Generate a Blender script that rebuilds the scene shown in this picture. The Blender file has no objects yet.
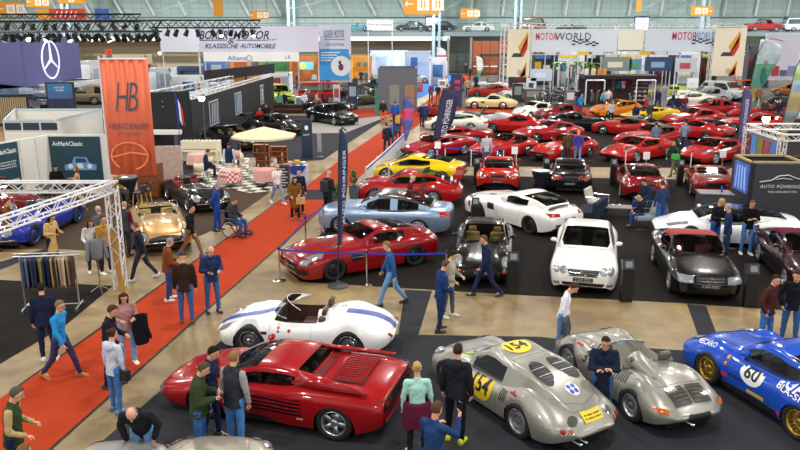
import bpy, bmesh, math, random
from math import sin, cos, pi, radians, sqrt, atan2, tan
from mathutils import Vector, Matrix
from mathutils.bvhtree import BVHTree
random.seed(7)
scene = bpy.context.scene
COL = scene.collection
FPX = 760.0; HC = 7.0; TH = math.atan(201/FPX)
def W(px, py, z=0.0):
 """a point of the hall, seen at photo pixel px,py, at height z"""
 dx = (px-400)/FPX; dy = (225-py)/FPX
 y = cos(TH) + dy*sin(TH); zz = -sin(TH) + dy*cos(TH)
 t = (z-HC)/zz
 return Vector((dx*t, y*t, z))
def WY(px, py, Y):
 """a point at distance Y"""
 dx = (px-400)/FPX; dy = (225-py)/FPX
 y = cos(TH) + dy*sin(TH); zz = -sin(TH) + dy*cos(TH)
 t = Y/y
 return Vector((dx*t, Y, HC+zz*t))
def lin(c):
 return tuple((v/12.92 if v <= .04045 else ((v+.055)/1.055)**2.4) for v in c)
def hx(s):
 return lin(tuple(int(s[i:i+2], 16)/255 for i in (0, 2, 4)))
MATS = {}
def mat(name, col, rough=.5, metal=0., coat=0., noise=0., nscale=20., emit=0., alpha=1., bump=0.):
 if name in MATS: return MATS[name]
 c = hx(col) if isinstance(col, str) else col
 m = bpy.data.materials.new(name); m.use_nodes = True
 nt = m.node_tree; b = nt.nodes['Principled BSDF']
 b.inputs['Base Color'].default_value = (*c, 1)
 b.inputs['Roughness'].default_value = rough
 b.inputs['Metallic'].default_value = metal
 b.inputs['Coat Weight'].default_value = coat
 b.inputs['Coat Roughness'].default_value = .04
 b.inputs['Alpha'].default_value = alpha
 if rough > .8: b.inputs['Specular IOR Level'].default_value = .08
 if name.startswith('paint'): b.inputs['Specular IOR Level'].default_value = .15
 if noise or bump:
  tc = nt.nodes.new('ShaderNodeTexCoord')
  n = nt.nodes.new('ShaderNodeTexNoise'); n.inputs['Scale'].default_value = nscale; n.inputs['Detail'].default_value = 4
  nt.links.new(tc.outputs['Object'], n.inputs['Vector'])
  if noise:
   mx = nt.nodes.new('ShaderNodeMix'); mx.data_type = 'RGBA'
   mx.inputs['A'].default_value = (*[v*(1-noise) for v in c], 1)
   mx.inputs['B'].default_value = (*[min(1, v*(1+noise)) for v in c], 1)
   nt.links.new(n.outputs['Fac'], mx.inputs['Factor']); nt.links.new(mx.outputs['Result'], b.inputs['Base Color'])
  if bump:
   bp = nt.nodes.new('ShaderNodeBump'); bp.inputs['Strength'].default_value = bump; bp.inputs['Distance'].default_value = .01
   nt.links.new(n.outputs['Fac'], bp.inputs['Height']); nt.links.new(bp.outputs['Normal'], b.inputs['Normal'])
 if emit:
  b.inputs['Emission Color'].default_value = (*c, 1); b.inputs['Emission Strength'].default_value = emit
 MATS[name] = m
 return m
def paint(h, metal=0., rough=.22):
 r, g, b = (int(h[i:i+2], 16) for i in (0, 2, 4))
 if r > 150 and g < 60 and b < 60: h = '%02x%02x%02x' % (int(r*.88), int(g*.8), int(b*.85))
 return mat('paint_'+h+('m' if metal else ''), h, rough=rough if not metal else .35, metal=metal, coat=1., noise=.03, nscale=3)
def cloth(h):
 return mat('cloth_'+h, h, rough=.85, noise=.18, nscale=28, bump=.25)
def plain(h, r=.5):
 return mat('plain_%s_%d' % (h, int(r*100)), h, rough=r, noise=.04, nscale=6)
GLASS = None
def glass_mat():
 global GLASS
 if GLASS: return GLASS
 m = bpy.data.materials.new('tinted_glass'); m.use_nodes = True; nt = m.node_tree
 for n in list(nt.nodes): nt.nodes.remove(n)
 out = nt.nodes.new('ShaderNodeOutputMaterial'); mx = nt.nodes.new('ShaderNodeMixShader')
 tr = nt.nodes.new('ShaderNodeBsdfTransparent'); tr.inputs['Color'].default_value = (.72, .78, .78, 1)
 gl = nt.nodes.new('ShaderNodeBsdfGlossy'); gl.inputs['Roughness'].default_value = .03
 fr = nt.nodes.new('ShaderNodeFresnel'); fr.inputs['IOR'].default_value = 1.5
 nt.links.new(fr.outputs[0], mx.inputs[0]); nt.links.new(tr.outputs[0], mx.inputs[1]); nt.links.new(gl.outputs[0], mx.inputs[2])
 nt.links.new(mx.outputs[0], out.inputs[0]); GLASS = m
 return m
TYRE = mat('tyre_rubber', '1b1b1d', .8, noise=.15, nscale=40)
CHROME = mat('chrome', 'd8dadd', .12, 1.)
ALU = mat('brushed_aluminium', 'c2c5c9', .35, .9, noise=.08, nscale=30)
WALU = mat('bright_aluminium', 'dfe1e4', .45, .4, noise=.05, nscale=30)
DARK = mat('dark_trim', '141416', .5, noise=.1)
BLK = mat('black_gloss', '0a0a0c', .2, 0, .6, noise=.05)
GRILLE = mat('grille_black', '0c0c0d', .45, noise=.2, nscale=60)
LAMP = mat('headlamp_lens', '9aa1a6', .08, .4, 1., noise=.1, nscale=30)
REDL = mat('red_lamp', 'a01410', .12, 0, 1., noise=.1, nscale=30)
ORANGEL = mat('orange_lamp', 'c05a12', .12, 0, 1., noise=.1, nscale=30)
GREYM = mat('grey_metal', '6d7176', .4, .7, noise=.08)
def link(o): COL.objects.link(o); return o
def empty(name, loc=(0, 0, 0), rz=0., label=None, cat=None, group=None):
 o = bpy.data.objects.new(name, None); link(o); o.location = loc; o.rotation_euler = (0, 0, rz)
 o.empty_display_size = .2
 tag(o, label, cat, group); return o
def tag(o, label=None, cat=None, group=None, kind=None):
 if label: o['label'] = label
 if cat: o['category'] = cat
 if group: o['group'] = group
 if kind: o['kind'] = kind
 return o
def mobj(name, me, m, parent=None, loc=(0, 0, 0), rz=0.):
 o = bpy.data.objects.new(name, me); link(o); o.location = loc; o.rotation_euler = (0, 0, rz)
 if m is not None:
  ms = m if isinstance(m, (list, tuple)) else [m]
  if len(me.materials) == 0:
   for q in ms: me.materials.append(q)
 if parent: o.parent = parent
 return o
def bobj(name, bm, m, parent=None, smooth=False, loc=(0, 0, 0), rz=0.):
 me = bpy.data.meshes.new(name)
 bmesh.ops.recalc_face_normals(bm, faces=bm.faces) if getattr(bobj, 'rc', True) else None
 bm.to_mesh(me); bm.free()
 if smooth: me.polygons.foreach_set('use_smooth', [True]*len(me.polygons))
 return mobj(name, me, m, parent, loc, rz)
KIDS = {}
def tree(o):
 if o.name not in KIDS: KIDS[o.name] = [(ch, tree(ch)) for ch in o.children]
 return KIDS[o.name]
def copy_tree(o, parent=None, remap=None, kids=None):
 c = o.copy(); COL.objects.link(c); c.parent = parent
 if remap and c.type == 'MESH':
  for s in c.material_slots:
   nm = s.material.name if s.material else ''
   if nm in remap:
    s.link = 'OBJECT'; s.material = remap[nm]
 for ch, k in (tree(o) if kids is None else kids): copy_tree(ch, c, remap, k)
 return c
def box(bm, x0, x1, y0, y1, z0, z1, mi=0):
 v = [bm.verts.new((x, y, z)) for z in (z0, z1) for y in (y0, y1) for x in (x0, x1)]
 for f in ((0, 2, 3, 1), (4, 5, 7, 6), (0, 1, 5, 4), (2, 6, 7, 3), (0, 4, 6, 2), (1, 3, 7, 5)):
  q = bm.faces.new([v[i] for i in f]); q.material_index = mi
def rbox(bm, x0, x1, y0, y1, z0, z1, r=.02, seg=2):
 b2 = bmesh.new(); box(b2, x0, x1, y0, y1, z0, z1)
 bmesh.ops.bevel(b2, geom=b2.edges[:], offset=r, segments=seg, affect='EDGES', profile=.6)
 merge(bm, b2)
def merge(bm, b2, M=None):
 if M is not None: bmesh.ops.transform(b2, matrix=M, verts=b2.verts)
 me = bpy.data.meshes.new('tmp'); b2.to_mesh(me); b2.free(); bm.from_mesh(me); bpy.data.meshes.remove(me)
def frame(p0, p1):
 d = (p1-p0)
 L = d.length; d = d/L if L > 1e-9 else Vector((0, 0, 1))
 a = Vector((0, 0, 1)) if abs(d.z) < .9 else Vector((1, 0, 0))
 s = d.cross(a).normalized(); t = d.cross(s).normalized()
 return d, s, t, L
def tube(bm, p0, p1, r0, r1=None, n=8, caps=True, mi=0):
 p0 = Vector(p0); p1 = Vector(p1); r1 = r0 if r1 is None else r1
 d, s, t, L = frame(p0, p1)
 A = [bm.verts.new(p0+(s*cos(2*pi*i/n)+t*sin(2*pi*i/n))*r0) for i in range(n)]
 B = [bm.verts.new(p1+(s*cos(2*pi*i/n)+t*sin(2*pi*i/n))*r1) for i in range(n)]
 for i in range(n):
  f = bm.faces.new((A[i], A[(i+1) % n], B[(i+1) % n], B[i])); f.material_index = mi
 if caps:
  f = bm.faces.new(A[::-1]); f.material_index = mi
  f = bm.faces.new(B); f.material_index = mi
def poly_tube(bm, pts, r, n=6):
 for a, b in zip(pts[:-1], pts[1:]): tube(bm, a, b, r, r, n)
def lathe(bm, prof, n=24, axis='z', c=(0, 0, 0), mi=0, close=False):
 rows = []
 for (r, h) in prof:
  row = []
  for i in range(n):
   a = 2*pi*i/n
   if axis == 'z': p = (c[0]+r*cos(a), c[1]+r*sin(a), c[2]+h)
   elif axis == 'y': p = (c[0]+r*cos(a), c[1]+h, c[2]+r*sin(a))
   else: p = (c[0]+h, c[1]+r*cos(a), c[2]+r*sin(a))
   row.append(bm.verts.new(p))
  rows.append(row)
 for a, b in zip(rows[:-1], rows[1:]):
  for i in range(n):
   f = bm.faces.new((a[i], a[(i+1) % n], b[(i+1) % n], b[i])); f.material_index = mi
 for row, ok in ((rows[0], prof[0][0] > 1e-4), (rows[-1], prof[-1][0] > 1e-4)):
  if close and ok:
   f = bm.faces.new(row); f.material_index = mi
 bmesh.ops.remove_doubles(bm, verts=rows[0]+rows[-1], dist=1e-5)
def ellipsoid(bm, c, r, n=12, m=8, R=None):
 c = Vector(c); rows = []
 for j in range(1, m):
  ph = pi*j/m-pi/2; row = []
  for i in range(n):
   a = 2*pi*i/n; p = Vector((r[0]*cos(a)*cos(ph), r[1]*sin(a)*cos(ph), r[2]*sin(ph)))
   if R is not None: p = R @ p
   row.append(bm.verts.new(c+p))
  rows.append(row)
 b = Vector((0, 0, -r[2])); t = Vector((0, 0, r[2]))
 if R is not None: b = R @ b; t = R @ t
 b = bm.verts.new(c+b); t = bm.verts.new(c+t)
 for i in range(n):
  bm.faces.new((b, rows[0][(i+1) % n], rows[0][i])); bm.faces.new((t, rows[-1][i], rows[-1][(i+1) % n]))
  for a, q in zip(rows[:-1], rows[1:]): bm.faces.new((a[i], a[(i+1) % n], q[(i+1) % n], q[i]))
def prism(bm, pts, h0, h1, axis='y'):
 """extrude a 2D outline; axis y: pts are (x,z)"""
 def P(p, h):
  return {'y': (p[0], h, p[1]), 'z': (p[0], p[1], h), 'x': (h, p[0], p[1])}[axis]
 a = [bm.verts.new(P(p, h0)) for p in pts]; b = [bm.verts.new(P(p, h1)) for p in pts]
 n = len(pts)
 bm.faces.new(a[::-1]); bm.faces.new(b)
 for i in range(n): bm.faces.new((a[i], a[(i+1) % n], b[(i+1) % n], b[i]))
TXT = {}
def bake_texts(items):
 tmp = []
 for key, (s, shear, off, sp) in items.items():
  cu = bpy.data.curves.new('t', 'FONT'); cu.body = s; cu.size = 1; cu.shear = shear; cu.offset = off
  cu.space_character = sp; cu.align_x = 'CENTER'; cu.align_y = 'CENTER'; cu.resolution_u = 2; cu.extrude = 0
  o = bpy.data.objects.new('t', cu); COL.objects.link(o); tmp.append((key, o))
 bpy.context.view_layer.update(); dg = bpy.context.evaluated_depsgraph_get()
 for key, o in tmp:
  me = bpy.data.meshes.new_from_object(o.evaluated_get(dg)); me.materials.clear(); TXT[key] = me
  if key in ('154', '60', '3', 'UA', 'RECARO', 'BLASH'):
   b = bmesh.new(); b.from_mesh(me); bmesh.ops.remove_doubles(b, verts=b.verts, dist=1e-4); bmesh.ops.triangulate(b, faces=b.faces)
   for _ in range(4):
    es = [e for e in b.edges if e.calc_length() > .11]
    if not es: break
    bmesh.ops.subdivide_edges(b, edges=es, cuts=1); bmesh.ops.triangulate(b, faces=b.faces)
   b.to_mesh(me); b.free()
 for key, o in tmp:
  cu = o.data; bpy.data.objects.remove(o); bpy.data.curves.remove(cu)
def text_fit(key, w, h):
 """2D verts+faces of the text scaled to w x h about its centre"""
 me = TXT[key]; xs = [v.co.x for v in me.vertices]; ys = [v.co.y for v in me.vertices]
 cx, cy = (max(xs)+min(xs))/2, (max(ys)+min(ys))/2
 sx = w/(max(xs)-min(xs)); sy = h/(max(ys)-min(ys)) if h else sx
 return [((v.co.x-cx)*sx, (v.co.y-cy)*sy) for v in me.vertices], [tuple(p.vertices) for p in me.polygons]
def panel_text(name, key, c, u, v, w, h, m, parent=None):
 """text laid on a plane: centre c, unit axes u (reading), v (up)"""
 vs, fs = text_fit(key, w, h); c = Vector(c); u = Vector(u); v = Vector(v)
 me = bpy.data.meshes.new(name); me.from_pydata([c+u*a+v*b for a, b in vs], [], fs)
 return mobj(name, me, m, parent)
def flat(name, pts2, c, u, v, m, parent=None, th=.004):
 c = Vector(c); u = Vector(u).normalized(); v = Vector(v).normalized(); n = u.cross(v)
 bm = bmesh.new()
 a = [bm.verts.new(c+u*p[0]+v*p[1]) for p in pts2]; b = [bm.verts.new(c+u*p[0]+v*p[1]-n*th) for p in pts2]
 k = len(pts2); bm.faces.new(a); bm.faces.new(b[::-1])
 for i in range(k): bm.faces.new((a[i], b[i], b[(i+1) % k], a[(i+1) % k]))
 return bobj(name, bm, m, parent)
def rect2(w, h): return [(-w/2, -h/2), (w/2, -h/2), (w/2, h/2), (-w/2, h/2)]
def ell2(w, h, n=24): return [(w/2*cos(2*pi*i/n), h/2*sin(2*pi*i/n)) for i in range(n)]
bake_texts({'PLATE': ('= === ====', 0, 0, 1), '154': ('154', 0, .02, 1), '60': ('60', 0, .02, 1), 'UA': ('UA', 0, .02, 1), 'BLASH': ('BLA-SH', 0, .01, 1), 'RECARO': ('RECARO', 0, .01, 1), 'DUNLOP': ('DUNLOP', 0, .01, 1), 'RAUTE': ('*', 0, .02, 1), 'FLYER': ('FLETCHER', 0, .01, 1), '3': ('3', 0, .02, 1), 'CLUB': ('===', 0, 0, 1),
 'HB': ('HB', .35, -.012, .8), 'HEINZ': ('HEINZ BAUER', 0, 0, 1.1), 'MANU': ('MANUFAKT', 0, 0, 1.7), 'ANM': ('AnMarkClassic', 0, .015, .95), 'LOREM': ('Car Restauration & Sale', 0, .01, 1), 'NEXT': ('NEXT LEVEL', 0, 0, 1), 'LIVE': ('LIVE', 0, 0, 1),
 'R': ('R', 0, .02, 1), 'BOXER': ('BOXER', .35, .015, 1), 'MOTOR': ('MOTOR', .35, .015, 1), 'AMP': ('&', .2, 0, 1), 'KLASS': ('KLASSISCHE', .35, .012, 1), 'AUTOM': ('AUTOMOBILE', .35, .012, 1), 'GMBH': ('GmbH', .3, 0, 1),
 'BOXM': ('BOXER MOTOR', 0, 0, 1), 'KLAS2': ('KLASSISCHE AUTOMOBILE', 0, 0, 1), 'ALLIANZ': ('Allianz', 0, .01, 1), 'LB': ('LB', 0, 0, 1), 'RETRO': ('Retropromotion', 0, .01, 1), 'MOT': ('MOTOR', 0, .01, 1.1), 'WORLD': ('WORLD', 0, .01, 1.1),
 'POH': ('AUTO PÖHRINGER', .15, 0, 1.1), 'SUB': ('FINE CARS SINCE 1978', 0, 0, 1), 'AUTOP': ('AUTO PÖHRINGER', 0, .005, 1.05), 'HOR': ('HPT', .3, 0, 1)})
def cap(bm, p0, p1, r0, r1, fl=1., side=(0, 1, 0), n=12):
 """tapered capsule; fl = thickness ratio across the side axis"""
 p0 = Vector(p0); p1 = Vector(p1); d = p1-p0; L = d.length
 d = d/L if L > 1e-6 else Vector((0, 0, 1))
 s = Vector(side); s = s-d*s.dot(d)
 s = s.normalized() if s.length > .1 else frame(p0, p1)[1]
 t = d.cross(s)
 rows = []
 for k in (-80, -50, -20): rows.append((p0+d*(r0*sin(radians(k))*fl), r0*cos(radians(k))))
 for k in (0, .5, 1): rows.append((p0+d*L*k, r0+(r1-r0)*k))
 for k in (20, 50, 80): rows.append((p1+d*(r1*sin(radians(k))*fl), r1*cos(radians(k))))
 R = []
 for c, r in rows: R.append([bm.verts.new(c+s*(r*cos(2*pi*i/n))+t*(r*fl*sin(2*pi*i/n))) for i in range(n)])
 for a, b in zip(R[:-1], R[1:]):
  for i in range(n): bm.faces.new((a[i], a[(i+1) % n], b[(i+1) % n], b[i]))
 bm.faces.new(R[0][::-1]); bm.faces.new(R[-1])
A0 = ((.04, .2, -1), (.22, .02, -1))
PO = {
 'stand': (2, (2, 2), (-2, 2), *A0, *A0, 5, 0),
 'stand_b': (3, (8, 6), (-4, 3), (.02, .18, -1), (.3, 0, -1), (-.1, .35, -1), (.5, -.3, -.9), 12, 25),
 'pockets': (3, (6, 4), (-3, 2), (-.15, .38, -1), (.4, -.3, -1), (-.15, .38, -1), (.4, -.3, -1), 12, -20),
 'lookdown': (8, (4, 4), (-4, 2), (.0, .25, -1), (.45, -.2, -.9), (.0, .25, -1), (.45, -.2, -.9), 35, 0),
 'phone': (3, (3, 3), (-3, 3), (.15, .2, -1), (.9, -.45, .15), (.1, .25, -1), (.9, -.5, .1), 25, 0),
 'camera': (4, (3, 3), (-3, 3), (.3, .2, -.9), (.8, -.4, .5), (.75, .2, -.5), (.6, -.3, .85), 5, 0),
 'crossed': (2, (3, 3), (-3, 3), (.5, .18, -1), (.35, -1, .1), (.5, .18, -1), (.4, -1, .2), 20, 0),
 'walk': (5, (24, 8), (-16, 22), (-.35, .2, -1), (.1, 0, -1), (.35, .2, -1), (.65, -.05, -1), 6, 0),
 'walk_b': (5, (-14, 24), (26, 6), (.3, .18, -1), (.7, -.2, -.7), (-.3, .2, -1), (0, 0, -1), 8, -10),
 'hold': (4, (5, 3), (-4, 4), (.05, .2, -1), (.9, -.35, -.15), (.05, .22, -1), (.8, -.3, -.35), 20, 10),
 'behind': (3, (4, 3), (-3, 3), (-.35, .3, -1), (-.2, -.5, -1), (-.35, .3, -1), (-.2, -.5, -1), 15, 0),
 'bend': (38, (12, 10), (8, 12), (.15, .35, -1), (.6, -.3, -.75), (.15, .35, -1), (.6, -.3, -.75), 20, 0),
 'sit': (6, (84, 80), (78, 86), (.15, .2, -1), (.9, -.2, -.25), (.15, .2, -1), (.9, -.3, -.2), 25, 0),
 'sit_b': (-8, (82, 75), (88, 60), (.2, .3, -1), (.95, .05, -.2), (.15, .3, -1), (.9, -.4, .1), 10, 15),
}
def skel(pose):
 lean, lL, lR, uL, fL, uR, fR, hp, hy = PO[pose]
 J = {}
 P = Vector((0, 0, 0)); la = radians(lean)
 T = Matrix.Rotation(la, 3, 'Y')
 for s, q, (th, kn) in (('L', 1, lL), ('R', -1, lR)):
  hip = P+Vector((0, q*.095, 0)); a = radians(th)
  wd = .035 if abs(th) < 40 else .06
  kne = hip+Vector((sin(a)*.43, q*wd*.6, -cos(a)*.43)); b = radians(th-kn)
  ank = kne+Vector((sin(b)*.41, q*wd*.3, -cos(b)*.41))
  J['hip'+s], J['kne'+s], J['ank'+s] = hip, kne, ank
 J['pel'] = P
 tl = lambda v: P+T @ Vector(v)
 J['waist'] = tl((0, 0, .14)); J['chest'] = tl((0, 0, .36)); J['neck'] = tl((0, 0, .54))
 H = T @ Matrix.Rotation(radians(hy), 3, 'Z') @ Matrix.Rotation(radians(hp), 3, 'Y')
 J['head'] = J['neck']+T @ Vector((.015, 0, .03))+H @ Vector((.02, 0, .13)); J['HR'] = H
 for s, q, u, f in (('L', 1, uL, fL), ('R', -1, uR, fR)):
  sh = tl((0, q*.185, .47))
  u = T @ Vector((u[0], q*u[1], u[2])).normalized(); f = T @ Vector((f[0], q*f[1], f[2])).normalized()
  J['sh'+s] = sh; J['elb'+s] = sh+u*.285; J['wri'+s] = J['elb'+s]+f*.245; J['fd'+s] = f
 lo = min(J['ankL'].z, J['ankR'].z)-.085
 for k in list(J):
  if isinstance(J[k], Vector) and not k.startswith('fd'): J[k] = J[k]-Vector((0, 0, lo))
 return J
def raw_body(pose):
 J = skel(pose); bm = bmesh.new(); H = J['HR']; hc = J['head']
 for s in 'LR':
  cap(bm, J['hip'+s], J['kne'+s], .07, .05); cap(bm, J['kne'+s], J['ank'+s], .05, .038)
  cap(bm, J['ank'+s]-Vector((0, 0, .02)), J['ank'+s]+Vector((.1, 0, -.05)), .032, .028)
  cap(bm, J['sh'+s], J['elb'+s], .042, .034); cap(bm, J['elb'+s], J['wri'+s], .034, .026)
  f = J['fd'+s]; cap(bm, J['wri'+s], J['wri'+s]+f*.085, .026, .034, .5, (0, 1, 0))
 cap(bm, J['pel'], J['waist'], .115, .1, .7); cap(bm, J['waist'], J['chest'], .1, .12, .6)
 cap(bm, J['chest'], J['neck']-(J['neck']-J['chest'])*.35, .12, .075, .6)
 cap(bm, J['shL'], J['shR'], .04, .04, .8, (1, 0, 0))
 cap(bm, J['neck']-Vector((0, 0, .02)), hc-H @ Vector((.02, 0, .04)), .058, .052)
 ellipsoid(bm, hc+H @ Vector((-.008, 0, .025)), (.094, .074, .096), R=H)
 ellipsoid(bm, hc+H @ Vector((.022, 0, -.045)), (.066, .055, .07), R=H)
 ellipsoid(bm, hc+H @ Vector((.05, 0, -.085)), (.028, .03, .022), R=H)
 cap(bm, hc+H @ Vector((.082, 0, .02)), hc+H @ Vector((.103, 0, -.018)), .011, .017)
 for q in (1, -1): ellipsoid(bm, hc+H @ Vector((-.005, q*.076, -.005)), (.02, .01, .032), R=H)
 return bm
def hands(bm, pose):
 """five fingers on each palm"""
 J = skel(pose)
 for s, q in (('L', 1), ('R', -1)):
  f = J['fd'+s]; w = J['wri'+s]
  sd = Vector((0, 0, 1)).cross(f) if abs(f.z) < .7 else Vector((1, 0, 0))
  sd = (sd-f*sd.dot(f)).normalized(); nn = f.cross(sd)
  if abs(f.z) < .7: cu = Vector((0, 0, -1))
  else: cu = Vector((0, -q, 0))
  cu = (cu-f*cu.dot(f)).normalized(); sd = f.cross(cu)
  for i, (o, L) in enumerate(((-.027, .062), (-.009, .074), (.009, .07), (.026, .056))):
   a = w+f*.085+sd*o; b = a+(f*.85+cu*.4)*L*.55; c = b+(f*.45+cu*.9)*L*.5
   tube(bm, a, b, .0095, .0085, 6); tube(bm, b, c, .0085, .0065, 6)
  a = w+f*.03+sd*.03*q; b = a+(f*.6+sd*q*.6+cu*.3)*.045; c = b+(f*.9+cu*.3)*.03
  tube(bm, a, b, .0115, .01, 6); tube(bm, b, c, .01, .007, 6)
def raw_top(pose, kind):
 J = skel(pose); bm = bmesh.new()
 g = {'shirt': 0., 'sweater': .008, 'jacket': .018, 'coat': .014, 'puffer': .03, 'tee': 0., 'vest': .03}[kind]
 ax = (J['neck']-J['pel']).normalized()
 low = J['pel']-ax*(.03 if kind in ('shirt', 'tee') else .1)
 cap(bm, low, J['waist'], .163+g, .138+g, .76); cap(bm, J['waist'], J['chest'], .135+g, .158+g, .7)
 cap(bm, J['chest'], J['neck']-ax*.12, .158+g, .125+g, .68)
 si = .13 if kind == 'vest' else .02
 cap(bm, J['shL'].lerp(J['shR'], si), J['shR'].lerp(J['shL'], si), .06+g*.4, .06+g*.4, .95, (1, 0, 0))
 cap(bm, J['neck']-ax*.1, J['neck']-ax*.005, .09, .066+g*.4, .9)
 for s in 'LR':
  if kind == 'vest': continue
  e, w = J['elb'+s], J['wri'+s]
  if kind == 'tee': cap(bm, J['sh'+s], J['sh'+s].lerp(e, .6), .06, .055); continue
  cap(bm, J['sh'+s], e, .057+g*.6, .047+g*.7); cap(bm, e, e.lerp(w, .96), .047+g*.8, .037+g*.7)
 if kind == 'coat':
  k = (J['kneL']+J['kneR'])/2
  cap(bm, J['pel'], k+Vector((0, 0, .06)), .17, .19, .72)
 if kind in ('jacket', 'puffer'): cap(bm, J['neck']-ax*.07-Vector((.045, 0, 0)), J['neck']-ax*.03-Vector((.05, 0, 0)), .07, .05, .7)
 return bm
def raw_trousers(pose, kind):
 J = skel(pose); bm = bmesh.new(); g = .012 if kind == 'wide' else 0
 cap(bm, J['pel']+Vector((0, 0, .06)), J['pel']-Vector((0, 0, .03)), .138, .14, .76)
 for s in 'LR':
  cap(bm, J['hip'+s], J['kne'+s], .097, .067+g); cap(bm, J['kne'+s], J['ank'+s]+Vector((0, 0, .0)), .067+g, .05+g)
 return bm
def shoe_mesh():
 bm = bmesh.new()
 prof = [(-.09, .035, .075), (-.075, .042, .1), (-.02, .043, .1), (.05, .05, .075), (.11, .052, .055), (.155, .045, .045), (.185, .02, .03)]
 R = []
 for x, w, h in prof:
  R.append([bm.verts.new((x, w*a, z)) for a, z in ((-1, 0), (1, 0), (1.02, .025), (.9, h*.6), (.5, h), (-.5, h), (-.9, h*.6), (-1.02, .025))])
 for a, b in zip(R[:-1], R[1:]):
  for i in range(8): bm.faces.new((a[i], a[(i+1) % 8], b[(i+1) % 8], b[i]))
 bm.faces.new(R[0][::-1]); bm.faces.new(R[-1])
 return bm
def hair_bm(kind):
 """in head frame, head centre at the origin"""
 bm = bmesh.new()
 def shell(r, c, cut, n=20, m=12):
  rows = []
  for j in range(m+1):
   ph = pi/2*(1-j/m)*1.0; row = []
   for i in range(n):
    a = 2*pi*i/n
    lo = cut(a); p2 = pi/2-(pi/2-lo)*(j/m)
    rr = 1+.02*sin(5*a+3*j)
    row.append(bm.verts.new((c[0]+r[0]*rr*cos(a)*cos(p2), c[1]+r[1]*rr*sin(a)*cos(p2), c[2]+r[2]*rr*sin(p2))))
   rows.append(row)
  for a, b in zip(rows[:-1], rows[1:]):
   for i in range(n):
    bm.faces.new((a[i], a[(i+1) % n], b[(i+1) % n], b[i]))
  ins = [bm.verts.new((c[0]+(v.co.x-c[0])*.85, c[1]+(v.co.y-c[1])*.85, v.co.z)) for v in rows[-1]]
  for i in range(n): bm.faces.new((rows[-1][i], rows[-1][(i+1) % n], ins[(i+1) % n], ins[i]))
  bmesh.ops.remove_doubles(bm, verts=rows[0], dist=.001)
 fr = lambda a: max(0, cos(a))
 if kind in ('short', 'long', 'bun', 'pony'):
  shell((.1, .081, .103), (-.013, 0, .026), lambda a: radians(44)*max(0, cos(a))**.5-radians(34)*(1-fr(a))**1.5*(1 if abs(sin(a)) < .75 or cos(a) < 0 else .3))
 if kind == 'bald':
  shell((.099, .08, .09), (-.016, 0, .0), lambda a: radians(60)*fr(a)**.5-radians(38)*(1-fr(a)))
  bmesh.ops.delete(bm, geom=[v for v in bm.verts if v.co.z > .055 or v.co.x > .045], context='VERTS')
 if kind in ('cap', 'beanie'):
  shell((.112, .092, .112), (-.006, 0, .03), lambda a: radians(14) if kind == 'cap' else radians(5))
  if kind == 'cap':
   b2 = bmesh.new(); rows = []
   prism(b2, [(.07, -.075), (.12, -.07), (.165, -.04), (.178, 0), (.165, .04), (.12, .07), (.07, .075)], .052, .064, 'z'); merge(bm, b2)
 if kind == 'long':
  for y in (-.055, -.02, .02, .055): cap(bm, (-.06, y, .02), (-.075, y*1.25, -.2), .045, .03, .8)
  for q in (1, -1): cap(bm, (-.01, q*.075, .02), (.0, q*.085, -.17), .028, .022)
 if kind == 'bun': ellipsoid(bm, (-.115, 0, .07), (.04, .045, .04))
 if kind == 'pony': cap(bm, (-.11, 0, .05), (-.14, 0, -.13), .035, .018)
 return bm
BAKED = {}
def bake_people(keys):
 tmp = []
 for key in keys:
  if key in BAKED: continue
  k = key[0]
  if k == 'body': bm = raw_body(key[1])
  elif k == 'top': bm = raw_top(key[1], key[2])
  elif k == 'trousers': bm = raw_trousers(key[1], key[2])
  me = bpy.data.meshes.new('raw'); bm.to_mesh(me); bm.free()
  o = bpy.data.objects.new('raw', me); COL.objects.link(o)
  r = o.modifiers.new('r', 'REMESH'); r.mode = 'VOXEL'; r.voxel_size = .013 if k == 'body' else .022; r.use_smooth_shade = True
  s = o.modifiers.new('s', 'SMOOTH'); s.factor = .5; s.iterations = 2 if k == 'body' else 3
  tmp.append((key, o))
 bpy.context.view_layer.update(); dg = bpy.context.evaluated_depsgraph_get()
 for key, o in tmp:
  me = bpy.data.meshes.new_from_object(o.evaluated_get(dg))
  if key[0] == 'body':
   bm = bmesh.new(); bm.from_mesh(me); hands(bm, key[1]); bm.to_mesh(me); bm.free()
  else:   # folds in the cloth
   hem = None
   if key[0] == 'top' and key[2] != 'coat' and not key[1].startswith('sit') and key[1] != 'bend':
    hem = skel(key[1])['pel'].z-(.04 if key[2] in ('shirt', 'tee') else .1)
   for v in me.vertices:
    p = v.co
    if hem and p.z < hem and abs(p.y) < .18 and abs(p.x) < .16: p.z = hem+(p.z-hem)*.12; p.y *= 1.05
    a = .003*sin(p.z*31+p.y*34+p.x*20)+.003*sin(p.z*63-p.x*53+p.y*47)
    if key[2:] == ('puffer',): a = .009*abs(sin(p.z*48))
    v.co = p+v.normal*a
  me.polygons.foreach_set('use_smooth', [True]*len(me.polygons))
  me.materials.clear(); BAKED[key] = me
 for key, o in tmp:
  me = o.data; bpy.data.objects.remove(o); bpy.data.meshes.remove(me)
def cached(key, fn, smooth=True):
 if key not in BAKED:
  bm = fn(); me = bpy.data.meshes.new(str(key[0])); bmesh.ops.recalc_face_normals(bm, faces=bm.faces)
  bm.to_mesh(me); bm.free()
  if smooth: me.polygons.foreach_set('use_smooth', [True]*len(me.polygons))
  BAKED[key] = me
 return BAKED[key]
def slotobj(name, me, m, parent):
 if len(me.materials) == 0: me.materials.append(m)
 o = bpy.data.objects.new(name, me); link(o); o.parent = parent
 o.material_slots[0].link = 'OBJECT'; o.material_slots[0].material = m
 return o
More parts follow.
